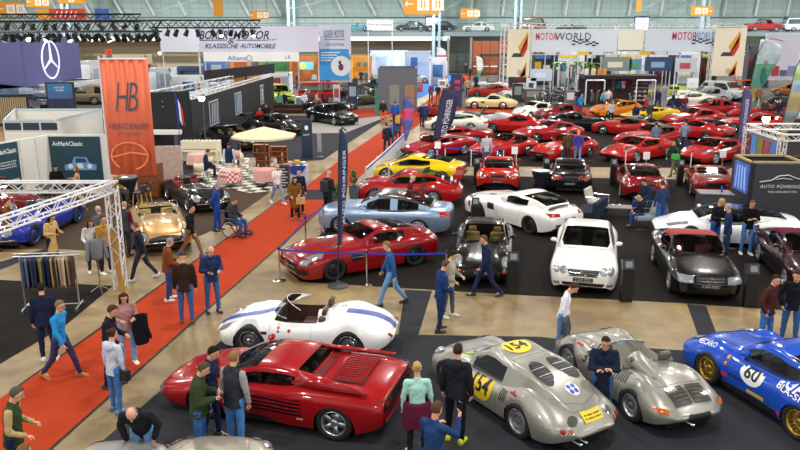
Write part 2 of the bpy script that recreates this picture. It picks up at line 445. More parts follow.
def eyes_bm():
 bm = bmesh.new()
 for q in (1, -1): ellipsoid(bm, (.078, q*.03, .012), (.009, .013, .008), 8, 6)
 return bm
def mouth_bm():
 bm = bmesh.new(); ellipsoid(bm, (.083, 0, -.052), (.007, .022, .007), 10, 6); return bm
def brow_bm():
 bm = bmesh.new()
 for q in (1, -1): cap(bm, (.083, q*.015, .034), (.074, q*.044, .036), .0045, .004)
 return bm
SKIN = {'l': 'd9a183', 'm': 'c48a68', 'p': 'e3b79c'}
def person(label, loc, face, pose='stand', top=('jacket', '2b3a55'), vest=None, legs=('slim', '2f4468'), hair=('short', '4a3526'),
   shoes='2a2624', h=1.78, skin='l', detail=True, glasses=False, scarf=None, group=None, z=0.):
 """face = heading in degrees (0 = +X, 90 = away from the camera, -90 = towards it)"""
 root = empty('person', (loc[0], loc[1], z), radians(face), label, 'person', group)
 s = h/1.78; root.scale = (s, s, s)
 J = skel(pose)
 sk = mat('skin_'+skin, SKIN[skin], .5, noise=.05, nscale=12)
 slotobj('body', BAKED[('body', pose)], sk, root)
 tk, tc = top
 nm = {'tee': 'shirt'}.get(tk, tk)
 slotobj(nm, BAKED[('top', pose, tk)], cloth(tc), root)
 if vest: slotobj('vest', BAKED[('top', pose, 'vest')], cloth(vest), root)
 slotobj('trousers', BAKED[('trousers', pose, legs[0])], cloth(legs[1]), root)
 sm = cached(('shoe',), shoe_mesh)
 for q in 'LR':
  o = slotobj('shoe', sm, plain(shoes, .6), root); a = J['ank'+q]
  pr = PO[pose]; th, kn = pr[1] if q == 'L' else pr[2]; b = max(-30, min(20, (kn-th)*.6 if a.z > .11 else 0))
  o.location = (a.x, a.y, a.z-.085); o.rotation_euler = (0, radians(b), radians(8 if q == 'L' else -8))
 hk, hcol = hair
 if hk != 'none':
  o = slotobj({'cap': 'cap', 'beanie': 'beanie'}.get(hk, 'hair'), cached(('hair', hk), lambda: hair_bm(hk)), mat('hair_'+hcol, hcol, .9, noise=.3, nscale=40), root)
  o.location = J['head']; o.rotation_euler = J['HR'].to_euler()
 if detail:
  for nm, fn, m in (('eyes', eyes_bm, plain('241c18', .3)), ('mouth', mouth_bm, plain('a8594c', .5)), ('eyebrows', brow_bm, plain('3a2a20', .8))):
   o = slotobj(nm, cached((nm,), fn), m, root); o.location = J['head']; o.rotation_euler = J['HR'].to_euler()
 if detail and tk in ('jacket', 'puffer', 'coat'):
  def cb():
   bm = bmesh.new(); lathe(bm, [(.066, -.035), (.088, -.045), (.084, .022), (.07, .03), (.064, .0)], 16); return bm
  o = slotobj('collar', cached(('collar',), cb), cloth(tc), root); o.location = J['neck']+Vector((.008, 0, -.035)); o.rotation_euler = (0, radians(12), 0)
 if 'hooded' in label:
  def hb():
   bm = bmesh.new(); ellipsoid(bm, (-.1, 0, -.06), (.06, .11, .1)); return bm
  o = slotobj('hood', cached(('hood',), hb), cloth(tc), root); o.location = J['neck']
 if detail and hk == 'short':
  def fb():
   bm = bmesh.new()
   for k in range(26):
    a = 2.4*k; r = sqrt(k/26); x, y = -.012+.075*r*cos(a), .06*r*sin(a); z = .024+.1*sqrt(max(.05, 1-r*r*.7))
    cap(bm, (x, y, z-.01), (x+.02, y+.012*sin(a*3), z+.004), .014, .008, n=6)
   return bm
  o = slotobj('hair_tufts', cached(('tufts',), fb), mat('hair_'+hcol, hcol, .9, noise=.3, nscale=40), root); o.location = J['head']; o.rotation_euler = J['HR'].to_euler()
 if glasses:
  def gb():
   bm = bmesh.new()
   for q in (1, -1):
    for i in range(10):
     a, b = 2*pi*i/10, 2*pi*(i+1)/10
     tube(bm, (.098, q*.03+.021*cos(a), .012+.017*sin(a)), (.098, q*.03+.021*cos(b), .012+.017*sin(b)), .0025, n=4)
    tube(bm, (.098, q*.05, .014), (.0, q*.078, .014), .0025, n=4)
   tube(bm, (.1, -.01, .014), (.1, .01, .014), .0025, n=4); return bm
  o = slotobj('glasses', cached(('glasses',), gb), plain('151515', .3), root); o.location = J['head']; o.rotation_euler = J['HR'].to_euler()
 if scarf:
  bm = bmesh.new(); lathe(bm, [(.07, -.03), (.1, -.02), (.1, .02), (.065, .035)], 16)
  o = bobj('scarf', bm, cloth(scarf), root, True); o.location = J['neck']+Vector((.01, 0, -.01))
 root['_p'] = pose
 return root
def held(root, name, bm, m, label, cat, at, pose=None, rot=(0, 0, 0)):
 """a thing carried by a person: top-level, placed from the hand"""
 J = skel(root['_p']); s = root.scale[0]
 p = J[at] if isinstance(at, str) else at
 q = Matrix.Rotation(root.rotation_euler.z, 3, 'Z') @ (Vector(p)*s)
 o = bobj(name, bm, m, None, False); o.location = Vector(root.location)+q
 o.rotation_euler = (rot[0], rot[1], root.rotation_euler.z+rot[2])
 return tag(o, label, cat)
def curve(pts):
 xs = [p[0] for p in pts]; ys = [p[1] for p in pts]; n = len(xs)
 d = [(ys[i+1]-ys[i])/(xs[i+1]-xs[i]) for i in range(n-1)]
 m = [d[0]]+[0 if d[i-1]*d[i] <= 0 else 2*d[i-1]*d[i]/(d[i-1]+d[i]) for i in range(1, n-1)]+[d[-1]]
 def f(x):
  if x <= xs[0]: return ys[0]
  if x >= xs[-1]: return ys[-1]
  i = 0
  while x > xs[i+1]: i += 1
  h = xs[i+1]-xs[i]; t = (x-xs[i])/h
  return (ys[i]*(1+2*t)*(1-t)**2+m[i]*h*t*(1-t)**2+ys[i+1]*t*t*(3-2*t)+m[i+1]*h*t*t*(t-1))
 return f
def shape_quad(p, nu=8, nv=4):
 a, b, c, d = p; vs = []; fs = []
 for j in range(nv+1):
  for i in range(nu+1):
   u, v = i/nu, j/nv
   vs.append((a[0]*(1-u)*(1-v)+b[0]*u*(1-v)+c[0]*u*v+d[0]*(1-u)*v, a[1]*(1-u)*(1-v)+b[1]*u*(1-v)+c[1]*u*v+d[1]*(1-u)*v))
 for j in range(nv):
  for i in range(nu): k = j*(nu+1)+i; fs.append((k, k+1, k+nu+2, k+nu+1))
 return vs, fs
def rect(cx, cy, w, h): return shape_quad([(cx-w/2, cy-h/2), (cx+w/2, cy-h/2), (cx+w/2, cy+h/2), (cx-w/2, cy+h/2)])
def ell(cx, cy, rx, ry, rot=0, n=24, rings=4, hole=0):
 vs = []; fs = []; c, s = cos(rot), sin(rot)
 for j in range(rings+1):
  q = hole+(1-hole)*j/rings
  for i in range(n):
   a = 2*pi*i/n; x, y = rx*q*cos(a), ry*q*sin(a); vs.append((cx+x*c-y*s, cy+x*s+y*c))
 for j in range(rings):
  for i in range(n): fs.append((j*n+i, j*n+(i+1) % n, (j+1)*n+(i+1) % n, (j+1)*n+i))
 return vs, fs
def txt(key, cx, cy, w, h, rot=0, sx=1, sy=1):
 vs, fs = text_fit(key, w, h); c, s = cos(rot), sin(rot)
 return [(cx+sx*(x*c-y*s), cy+sy*(x*s+y*c)) for x, y in vs], fs
class Car: pass
def decal(car, name, d, shape, m, off=.006, label=None, bulge=0, parent=None):
 vs, fs = shape; out = []; keep = []
 cx = sum(v[0] for v in vs)/len(vs); cy = sum(v[1] for v in vs)/len(vs)
 rr = max(sqrt((v[0]-cx)**2+(v[1]-cy)**2) for v in vs)+1e-6
 for a, b in vs:
  o, r = {'F': ((9, a, b), (-1, 0, 0)), 'R': ((-9, a, b), (1, 0, 0)), 'L': ((a, 9, b), (0, -1, 0)), 'Rt': ((a, -9, b), (0, 1, 0)), 'T': ((a, b, 9), (0, 0, -1))}[d]
  o, r = Vector(o), Vector(r)
  hit, nrm, _, _ = car.bvh.ray_cast(o, r)
  if hit is None:
   out.append(None); continue
  k = bulge*(1-min(1, ((a-cx)**2+(b-cy)**2)/rr**2))
  if nrm.dot(r) > 0: nrm = -nrm
  yt = car.S['W']*.37 if 'W' in car.S else .1
  if (d == 'L' and hit.y < yt) or (d == 'Rt' and hit.y > -yt) or (d == 'T' and hit.z < .34):
   out.append(None); continue
  out.append(hit+nrm*(off+k)-r*.002)
 bm = bmesh.new(); V = [bm.verts.new(p) if p is not None else None for p in out]
 for f in fs:
  q = [V[i] for i in f]
  if all(x is not None for x in q):
   if max((q[i].co-q[i-1].co).length for i in range(len(q))) < (.4 if rr < 1.2 else .7):
    try: bm.faces.new(q)
    except ValueError: pass
 o = bobj(name, bm, m, parent or car.root, True)
 if label: o['label'] = label
 return o
def wheel_objs(R, tw, style, rimm, key):
 """tyre and rim meshes, axle along y, outside at +y"""
 def tyre():
  bm = bmesh.new(); h = tw/2; ri = R*.68
  lathe(bm, [(ri, -h*.9), (R*.8, -h), (R*.95, -h*.95), (R, -h*.75), (R, h*.75), (R*.95, h*.95), (R*.8, h), (ri, h*.9), (ri, h*.2), (.02, h*.1)], 32, 'y')
  return bm
 def rim():
  bm = bmesh.new(); h = tw/2; ri = R*.68
  lathe(bm, [(ri*.86, h*.2), (ri*.9, h*.8), (ri*.97, h*.98), (ri*1.02, h*.93), (ri*1.02, h*.85)], 32, 'y')
  def spoke(a, r0, r1, w0, w1, y0, y1, t=.012):
   b2 = bmesh.new(); v = []
   for r, w, y in ((r0, w0, y0), (r1, w1, y1)):
    for yy in (y-t, y):
     for s in (-1, 1): v.append(b2.verts.new((r, yy, s*w)))
   for f in ((0, 1, 3, 2), (4, 6, 7, 5), (0, 4, 5, 1), (2, 3, 7, 6), (0, 2, 6, 4), (1, 5, 7, 3)): b2.faces.new([v[i] for i in f])
   merge(bm, b2, Matrix.Rotation(a, 4, 'Y'))
  if style in ('five', 'ten', 'twist'):
   n = {'five': 5, 'ten': 10, 'twist': 7}[style]; w = {'five': .035, 'ten': .013, 'twist': .022}[style]
   for i in range(n): spoke(2*pi*i/n, .04, ri*.92, w, w*1.25, h*.72, h*.88)
   lathe(bm, [(.07, h*.55), (.065, h*.75), (.03, h*.8), (.001, h*.8)], 14, 'y')
  elif style == 'mesh':
   for i in range(16):
    spoke(2*pi*i/16+.12, .05, ri*.9, .006, .006, h*.5, h*.7); spoke(2*pi*i/16, .05, ri*.9, .006, .006, h*.5, h*.7)
   lathe(bm, [(.075, h*.4), (.07, h*.62), (.03, h*.66), (.001, h*.66)], 14, 'y')
  elif style == 'wire':
   for i in range(24): spoke(2*pi*i/24, .03, ri*.9, .003, .003, h*(.9 if i % 2 else .5), h*.55, .006)
   lathe(bm, [(.045, h*.3), (.04, h*.95), (.02, h*1.1), (.001, h*1.1)], 14, 'y')
  elif style == 'disc':
   lathe(bm, [(ri*.88, h*.5), (ri*.7, h*.62), (ri*.45, h*.75), (ri*.42, h*.6), (.06, h*.62), (.05, h*.72), (.001, h*.74)], 24, 'y')
   for i in range(12):
    a = 2*pi*i/12; b2 = bmesh.new(); lathe(b2, [(.012, -.005), (.012, .004), (.001, .004)], 8, 'y', (ri*.62, h*.68, 0)); merge(bm, b2, Matrix.Rotation(a, 4, 'Y'))
  elif style == 'cap':
   lathe(bm, [(ri*.9, h*.6), (ri*.75, h*.72), (ri*.6, h*.7), (ri*.5, h*.9), (ri*.2, h*1.02), (.001, h*1.04)], 24, 'y')
  return bm
 def brake():
  bm = bmesh.new(); h = tw/2; lathe(bm, [(R*.45, h*.2), (R*.45, h*.3), (.05, h*.32)], 24, 'y'); return bm
 return cached(('tyre', R, tw), tyre), cached(('rim', R, tw, style), rim), cached(('brake', R, tw), brake)
def build_car(S, paint_m):
 car = Car(); L, W2 = S['L'], S['W']/2; fo, wb, R = S['fo'], S['wb'], S['R']; tw = S.get('tw', .22); Ra = S.get('Ra', R+.045)
 X = lambda x: fo+wb/2-x
 deck = curve(S['deck']); low = curve(S['low']); plan = curve(S['plan']); zm = curve(S.get('zm', [(0, .5), (L, .5)]))
 ne = S.get('ne', 2.6); crown = S.get('crown', .03); bumps = S.get('bumps', [])
 root = empty('car'); car.root = root; car.S = S; car.X = X; car.paint = paint_m
 car.deck, car.plan = deck, plan
 wx = [fo, fo+wb]; zc = R
 st = set()
 N = 30
 for i in range(N+1): st.add(round(L*(.5-.5*cos(pi*i/N)*(.35+.65*abs(cos(pi*i/N)))), 4) if False else round(L*i/N, 4))
 for d in (.02, .06, .11): st.add(d); st.add(round(L-d, 4))
 arch = S.get('arch', (1, 1))
 covered = arch
 for k, w in enumerate(wx):
  if not covered[k]: continue
  st = {s for s in st if abs(s-w) > Ra+.02 or s in (0, L)}
  for j in range(9):
   a = pi*j/8; st.add(round(w-Ra*cos(a)*.999, 4))
  st.add(round(w-Ra-.004, 4)); st.add(round(w+Ra+.004, 4))
 if S.get('cab'):
  for q in (S['cab']['x'][0], S['cab']['x'][3]): st.add(round(q, 4))
 if S.get('open'):
  for q in S['open'][:2]: st.add(round(q, 4))
 st = sorted(st)
 def zlow(x):
  z = low(x)
  for k, w in enumerate(wx):
   if covered[k] and abs(x-w) < Ra+.001: z = max(z, zc-.06+sqrt(max(0, Ra*Ra-(x-w)**2)))
  return z
 def side_y(x, z):
  """half width of the body at height z"""
  w = plan(x); m = zm(x); zt = max(deck(x), m+.02); tk = S.get('tuck', .05)
  if z <= m:
   t = (m-z)/max(.05, m-low(x)); return w-tk*t**2.2
  t = min(1, (z-m)/(zt-m)); return w*(max(0, 1-t**ne))**(1/ne)
 def bump(x, y):
  s = 0
  for bx, by, bz, sx, sy in bumps: s += bz*math.exp(-((x-bx)/sx)**2-((abs(y)-by)/sy)**2)
  return s
 bm = bmesh.new(); rows = []
 NB = 11
 for x in st:
  zl = zlow(x); w = plan(x); m = zm(x); zt = max(deck(x), m+.02)
  zf = min(max(m+.1, zl+.03), m+(zt-m)*.8)
  if zl > zf-.01: zl = zf-.01
  pts = []
  for j in range(5):
   z = zl+(zf-zl)*j/5; pts.append((side_y(x, z), z))
  t0 = (zf-m)/(zt-m); y0 = w*(max(0, 1-t0**ne))**(1/ne)
  ph0 = atan2(t0**(ne/2), (y0/w)**(ne/2))
  for j in range(NB+1):
   ph = ph0+(pi/2-ph0)*(j/NB); y = w*abs(cos(ph))**(2/ne); z = m+(zt-m)*sin(ph)**(2/ne)
   if j == NB: y = 0
   z += crown*(1-(y/w)**2)-crown*.5*min(1, (z-m)/(zt-m))
   pts.append((y, z))
  row = []
  for j, (y, z) in enumerate(pts):
   z += bump(x, y)*(1 if j >= 5 else 0 if z < m else max(0, j/5)); row.append((y, z))
  rows.append([bm.verts.new((X(x), y, z)) for y, z in row]+[bm.verts.new((X(x), -y, z)) for y, z in row[-2::-1]])
 for a, b in zip(rows[:-1], rows[1:]):
  for i in range(len(a)-1): bm.faces.new((a[i], a[i+1], b[i+1], b[i]))
 for r in (rows[0], rows[-1]):
  c = [v.co.copy() for v in r]; n = len(c); ctr = sum(c, Vector())/n; sg = 1 if r is rows[0] else -1
  ring = r
  for k, (sc, dx) in enumerate(((.93, .012), (.7, .03))):
   nr = [bm.verts.new((co.x+sg*dx, ctr.y+(co.y-ctr.y)*sc, ctr.z+(co.z-ctr.z)*sc)) for co in c]
   for i in range(n): bm.faces.new((ring[i], ring[(i+1) % n], nr[(i+1) % n], nr[i]))
   ring = nr
  bm.faces.new(ring)
 bmesh.ops.remove_doubles(bm, verts=bm.verts, dist=.0008)
 bmesh.ops.recalc_face_normals(bm, faces=bm.faces)
 bm.verts.ensure_lookup_table()
 car.bvh = BVHTree.FromBMesh(bm)
 def btop(x, y):
  h = car.bvh.ray_cast(Vector((X(x), y, 9)), Vector((0, 0, -1)))[0]
  return h.z if h else deck(x)
 car.btop = btop
 hole = []
 cab = S.get('cab')
 def inhole(c):
  if cab:
   a, d = cab['x'][0]+.1, cab['x'][3]-S.get('hole_rear', .12)
   if X(d) < c.x < X(a) and abs(c.y) < cab['wb']-.1: return True
  if S.get('open'):
   a, b, h = S['open']
   if X(b) < c.x < X(a) and abs(c.y) < h: return True
  return False
 ff = [f for f in bm.faces if f.normal.z > .3 and inhole(f.calc_center_median()) and f.calc_center_median().z > .45]
 tub = bmesh.new()
 if ff:
  fs = set(ff); be = [e for e in {e for f in ff for e in f.edges} if sum(1 for lf in e.link_faces if lf in fs) == 1]
  for e in be:
   a, b = [v.co for v in e.verts]
   q = [tub.verts.new(a), tub.verts.new(b), tub.verts.new((b.x, b.y, .32)), tub.verts.new((a.x, a.y, .32))]; tub.faces.new(q)
  xs = [v.co.x for e in be for v in e.verts]; ys = [v.co.y for e in be for v in e.verts]
  box(tub, min(xs), max(xs), min(ys), max(ys), .27, .33)
  bmesh.ops.delete(bm, geom=ff, context='FACES')
 car.seat_col = S.get('seat', '2a2724')
 for k in (0, 1):
  if not covered[k]: continue
  for q in (1, -1):
   lu = bmesh.new()
   yo = (plan(wx[k])-.04)*q; yi = (plan(wx[k])-.34)*q; ra = Ra+.005; P = []
   for j in range(13):
    a = pi*(j/12)*1.1-.05*pi; P.append((X(wx[k])+ra*cos(a), zc-.06+ra*sin(a)))
   A = [lu.verts.new((p[0], yo, p[1])) for p in P]; B = [lu.verts.new((p[0], yi, p[1])) for p in P]
   for i in range(12): lu.faces.new((A[i], A[i+1], B[i+1], B[i]))
   lu.faces.new(B); bobj('wheel_arch', lu, DARK, root)
 body = bobj('body', bm, paint_m, root, True); car.body = body
 if ff: bobj('interior', tub, plain(S.get('tub', '1a1918'), .8), root)
 else: tub.free()
 pass
 ub = bmesh.new(); yy = W2-tw-.14
 box(ub, X(L-.22), X(.25), -yy, yy, .15, .27)
 box(ub, X(fo+wb-Ra-.05), X(fo+Ra+.05), -(W2-.1), W2-.1, .15, .26)
 bobj('underbody', ub, DARK, root)
 rm = S.get('rimm', ALU); tm, rmesh, bk = wheel_objs(R, tw, S.get('rim', 'five'), rm, 0)
 for k in (0, 1):
  for q in (1, -1):
   tr = S.get('trk', (.012, .012))[k]
   w = slotobj('wheel', tm, TYRE, root); w.location = (X(wx[k]), q*(plan(wx[k])-tw/2-tr), R); w.rotation_euler = (0, .37*k+.2, 0 if q > 0 else pi)
   slotobj('rim', rmesh, rm, w); slotobj('brake_disc', bk, GREYM, w)
 if cab:
  x0, x1, x2, x3 = cab['x']; zr = cab['zr']; Wb = cab['wb']; tum = cab.get('tum', .3); fb = cab.get('fb', .02)
  z0, z3 = btop(x0, 0), btop(x3, 0)
  ss = [x0+(x1-x0)*t for t in (0, .08, .3, .5, .72, .93)]+[x1+(x2-x1)*t for t in (0, .2, .42, .5, .8, 1)]+[x2+(x3-x2)*t for t in (.08, .3, .55, .78, .93, 1)]
  kx = dict()
  def ztop(x):
   if x <= x1: t = (x-x0)/(x1-x0); return z0+(zr-.025-z0)*t+.035*sin(pi*t)
   if x <= x2: t = (x-x1)/(x2-x1); return zr-.025+(.025*4*t*(1-t))-cab.get('drop', .015)*t*t
   t = (x-x2)/(x3-x2); za = zr-.025-cab.get('drop', .015); return za+(z3-za)*t+fb*sin(pi*t)
  def wbx(x):
   f = 1
   if x < x0+.32: f = min(f, .62+.38*sqrt(max(0, 1-(1-(x-x0)/.32)**2)))
   rt = cab.get('taper', .12)
   if x > x2: f = min(f, 1-rt*((x-x2)/(x3-x2))**1.6)
   if x > x3-.2: f *= .82+.18*sqrt(max(0, 1-(1-(x3-x)/.2)**2))
   return Wb*f
  sf = [0, .12, .5, .86, 1]; tf = [.93, .88, .6, .3, 0]
  cm = bmesh.new(); g = {'windshield': bmesh.new(), 'side_window': [bmesh.new(), bmesh.new()], 'rear_window': bmesh.new(), 'roof': bmesh.new()}
  grid = []
  for x in ss:
   b = wbx(x); zb = btop(x, b*.98)-.015; zt = max(ztop(x), zb+.004); h = zt-zb; c = min(.075, h*.22); hs = h-c
   row = []
   wt = b-tum*hs
   for f in sf: row.append(((b-tum*hs*f), zb+hs*f))
   for f in tf: row.append((wt*f, zt-c*(f**4)*(.55 if f > .9 else .42)))
   grid.append(row)
  n = len(grid[0])
  xA = cab.get('A', x0+.3); xC = cab.get('C', x2+(x3-x2)*.45); pB = cab.get('B', [x1+(x2-x1)*.46])
  def kind(i, j):
   xc = (ss[i]+ss[i+1])/2
   if j in (1, 2):
    if xA < xc < xC and not any(abs(xc-b) < (x2-x1)*.045 for b in pB): return 'side_window'
    return None
   if j >= 5:
    if ss[i] >= x0 and xc < x1-.02 and i >= 1: return 'windshield'
    if not cab.get('solid_rear') and xc > x2 and (i < len(ss)-2):
     if j >= cab.get('rwj', 5): return 'rear_window'
    if x1 < xc < x2 and S.get('roof'): return 'roof'
   if S.get('roof') and xc > x1-.0: return 'roof'
   return None
  for q in (1, -1):
   for i in range(len(ss)-1):
    for j in range(n-1):
     k = kind(i, j); T = cm
     if k: T = g[k][0 if q > 0 else 1] if k == 'side_window' else g[k]
     vs = [(ss[i], grid[i][j]), (ss[i+1], grid[i+1][j]), (ss[i+1], grid[i+1][j+1]), (ss[i], grid[i][j+1])]
     T.faces.new([T.verts.new((X(a), q*b[0], b[1])) for a, b in (vs if q > 0 else vs[::-1])])
  for T in [cm, g['windshield'], g['rear_window'], g['roof']]+g['side_window']:
   bmesh.ops.remove_doubles(T, verts=T.verts, dist=.0015); bmesh.ops.dissolve_degenerate(T, edges=T.edges, dist=.001)
  full = bmesh.new()
  for T in [cm, g['windshield'], g['rear_window'], g['roof']]+g['side_window']:
   me = bpy.data.meshes.new('t'); T.to_mesh(me); full.from_mesh(me); bpy.data.meshes.remove(me)
  car.cbvh = BVHTree.FromBMesh(full); full.free()
  bobj('cabin_frame', cm, paint_m if not S.get('frame') else S['frame'], root, True)
  for nm in ('windshield', 'rear_window'):
   if len(g[nm].faces): bobj(nm, g[nm], glass_mat(), root, True)
   else: g[nm].free()
  for T in g['side_window']:
   if len(T.faces): bobj('side_window', T, S.get('sidemat') or glass_mat(), root, True)
   else: T.free()
  if len(g['roof'].faces): bobj('soft_top' if S.get('soft') else 'roof', g['roof'], S['roof'], root, True)
  else: g['roof'].free()
  sx = S.get('seatx', (x1+x2)/2+.0); seats(car, sx)
 elif S.get('open'): seats(car, S.get('seatx', S['open'][1]-.35), S.get('nseat', 2))
 for d in S.get('dec', []): d(car)
 return car
def seats(car, xs, n=2):
 S = car.S; m = mat('leather_'+car.seat_col, car.seat_col, .5, noise=.1, nscale=20)
 def sb():
  bm = bmesh.new(); rbox(bm, -.25, .25, -.23, .23, .3, .46, .05)
  b2 = bmesh.new(); rbox(b2, -.08, .08, -.22, .22, 0, .5, .06); rbox(b2, -.06, .05, -.12, .12, .5, .66, .04)
  merge(bm, b2, Matrix.Translation((-.25, 0, .36)) @ Matrix.Rotation(radians(-14), 4, 'Y')); return bm
 me = cached(('seat',), sb)
 w = min(S['W']*.21, .4)
 for q in ((1, -1) if n == 2 else (1,)):
  o = slotobj('seat', me, m, car.root); o.location = (car.X(xs), q*w*(1 if n == 2 else S.get('seaty', 1)), 0)
 if S.get('rearseat'):
  for q in (1, -1):
   o = slotobj('seat', me, m, car.root); o.location = (car.X(xs+.8), q*w, .02)
 bm = bmesh.new(); x = car.X(xs)+.55; z = S.get('dashz', car.deck(xs-.6)-.06)
 for i in range(14):
  a, b = 2*pi*i/14, 2*pi*(i+1)/14
  tube(bm, (x+.05*sin(a), w+.17*cos(a), z+.17*sin(a)), (x+.05*sin(b), w+.17*cos(b), z+.17*sin(b)), .014, n=6)
 tube(bm, (x, w, z), (x+.3, w, z-.12), .02); tube(bm, (x, w-.16, z), (x, w+.16, z), .012)
 bobj('steering_wheel', bm, DARK, car.root, True)
 bm = bmesh.new(); ww = (S['cab']['wb'] if S.get('cab') else S['open'][2])-.1
 rbox(bm, x+.18, x+.5, -ww, ww, .33, z+.0, .04); bobj('dashboard', bm, DARK, car.root, True)
def both(f):
 return lambda c: [f(c, q) for q in (1, -1)]
def D(name, d, shp, m, off=.006, bulge=0, sym=False, label=None):
 def f(c):
  out = []
  for q in ((1, -1) if sym else (1,)):
   vs, fs = shp(c) if callable(shp) else shp
   dd = d
   if sym and d in ('L', 'Rt'): dd = 'L' if q > 0 else 'Rt'
   if d in ('L', 'Rt', 'T'): vs = [(c.X(a), b*(q if d == 'T' else 1)) for a, b in vs]
   else: vs = [(a*q, b) for a, b in vs]
   out.append(decal(c, name, dd, (vs, fs), m, off, label, bulge))
  return out
 return f
def plate(d, z, w=.5, key='PLATE', h=.11, col='26292e', y=0, tc='b8bcc0'):
 def f(c):
  o = decal(c, 'licence_plate', d, rect(y, z, w, h), plain(col, .4), .018)
  decal(c, 'plate_lettering', d, txt(key, y, z, w*.8, h*.55, 0, 1 if d == 'F' else -1), plain(tc, .5), .024, parent=o)
 return f
def mirrors(x, z, dy=.1, m=None, s=1., chrome=False):
 def f(c):
  for q in (1, -1):
   w = c.S['cab']['wb'] if c.S.get('cab') else c.plan(x)-.1
   bm = bmesh.new(); ellipsoid(bm, (c.X(x), q*(w+dy), z+.09), (.07*s, .1*s, .06*s)); tube(bm, (c.X(x)+.02, q*(w-.03), z), (c.X(x), q*(w+dy-.03), z+.07), .018)
   bobj('wing_mirror', bm, m or (CHROME if chrome else c.paint), c.root, True)
 return f
def bumper(end, z, wfrac=.92, r=.035, m=None, out=.03, n=10, x1=.35):
 def f(c):
  S = c.S; bm = bmesh.new(); pts = []
  for i in range(n+1):
   a = -1+2*i/n; y = a*S['W']/2*wfrac; x = x1*(abs(a)**3.2)
   xx = x if end == 'F' else S['L']-x
   pts.append(Vector((c.X(xx)+(out if end == 'F' else -out), y, z)))
  poly_tube(bm, pts, r, 8); bobj('bumper', bm, m or CHROME, c.root, True)
 return f
def disc_lamp(name, d, y, z, r, m, rim=True, depth=.03):
 """round lamp facing front or rear"""
 def f(c):
  for q in (1, -1):
   o = decal(c, name, d, ell(q*y, z, r*1.14, r*1.14, hole=.84, rings=1), CHROME if rim else c.paint, .014)
   decal(c, 'lens', d, ell(q*y, z, r, r), m, .012, None, depth*.7, o)
 return f
def solid_box(name, x0, x1, y0, y1, z0, z1, m, sym=False, r=.015):
 def f(c):
  for q in ((1, -1) if sym else (1,)):
   bm = bmesh.new(); ya, yb = sorted((y0*q, y1*q)); rbox(bm, c.X(x1), c.X(x0), ya, yb, z0, z1, r); bobj(name, bm, m or c.paint, c.root, True)
 return f
def tubes(name, lists, r, m, parent=None):
 def f(c):
  bm = bmesh.new()
  for pts in lists: poly_tube(bm, [Vector((c.X(p[0]), p[1], p[2])) for p in pts], r, 8)
  bobj(name, bm, m, c.root, True)
 return f
def seams(lines, off=.002, w=.007):
 """panel gaps: (dir, [(a,b)...]) lines laid on the body"""
 def f(c):
  bm = bmesh.new()
  for d, pts in lines:
   ds = [d] if d not in ('L2', 'T2') else ([('L'), ('Rt')] if d == 'L2' else ['T', 'Tm'])
   for dd in ds:
    P = []
    for (a0, b0), (a1, b1) in zip(pts[:-1], pts[1:]):
     k = max(2, int(sqrt((a1-a0)**2+(b1-b0)**2)/.06))
     for i in range(k): P.append((a0+(a1-a0)*i/k, b0+(b1-b0)*i/k))
    P.append(pts[-1]); prev = None
    for a, b in P:
     if dd in ('L', 'Rt'): o, r = (c.X(a), 9 if dd == 'L' else -9, b), (0, -1 if dd == 'L' else 1, 0)
     elif dd in ('T', 'Tm'): o, r = (c.X(a), b*(1 if dd == 'T' else -1), 9), (0, 0, -1)
     else: o, r = (9 if dd == 'F' else -9, a, b), (-1 if dd == 'F' else 1, 0, 0)
     h = c.bvh.ray_cast(Vector(o), Vector(r))[0]
     if h is not None and prev is not None and (h-prev).length < .2: tube(bm, prev-Vector(r)*off*.2, h-Vector(r)*off*.2, w*.5, n=4, caps=False)
     prev = h
  bobj('panel_gap', bm, DARK, c.root)
 return f
def place_car(root, loc, heading, label=None, group=None, z=0.):
 root.location = (loc[0], loc[1], z); root.rotation_euler = (0, 0, radians(heading))
 tag(root, label, 'car', group); return root
def car_side(pf, pr, wb, half, side):
 """wheel contact pixels of the front and rear wheel on the near side -> centre, heading"""
 a, b = W(*pf), W(*pr); d = (a-b).normalized(); n = Vector((-d.y, d.x, 0))*(1 if side == 'L' else -1)
 c = (a+b)/2-n*half; return (c.x, c.y), math.degrees(atan2(d.y, d.x))
def mk(base, **k):
 d = dict(base); d.update(k); return d
def lowp(L, a=.2, b=.17, c=.24): return [(0, a+.08), (.12, a), (.5, b), (L-.6, b), (L-.12, c), (L, c+.1)]
def planp(L, w, n0=.68, n1=.76, mid=.97):
 return [(0, w*n0), (.06, w*(n0+.1)), (.2, w*.91), (.6, w*.985), (L*.3, w*mid), (L*.6, w*mid), (L-.8, w), (L-.25, w*.93), (L-.06, w*(n1+.08)), (L, w*n1)]
HEADM = LAMP
def pl(f, r): return [plate('F', f[0], f[1] if len(f) > 1 else .5)] if f else []
LL = lambda L, fo, wb: [('L2', [(fo+.5, .35), (fo+.52, .8)]), ('L2', [(fo+wb*.66, .35), (fo+wb*.64, .85)])]
def modern_dec(L, z, lampz, tz, rw, grille=True):
 return []
MID = dict(L=4.5, W=1.92, fo=1.05, wb=2.6, R=.335, rim='five', tw=.26,
 deck=[(0, .5), (.12, .58), (.6, .7), (1.1, .80), (1.5, .86), (2.4, .88), (3.4, .93), (4.1, .93), (4.4, .88), (4.5, .78)],
 low=lowp(4.5, .2, .16, .26), plan=planp(4.5, .96), zm=[(0, .4), (1, .48), (3.5, .55), (4.5, .6)], ne=2.4,
 bumps=[(1.0, .72, .07, .45, .2), (3.6, .74, .08, .6, .2)],
 cab=dict(x=(1.2, 2.0, 2.65, 4.0), zr=1.2, wb=.80, tum=.42, fb=.06, taper=.22, A=1.6, C=3.1, B=[]), seat='2a2522', seatx=2.45)
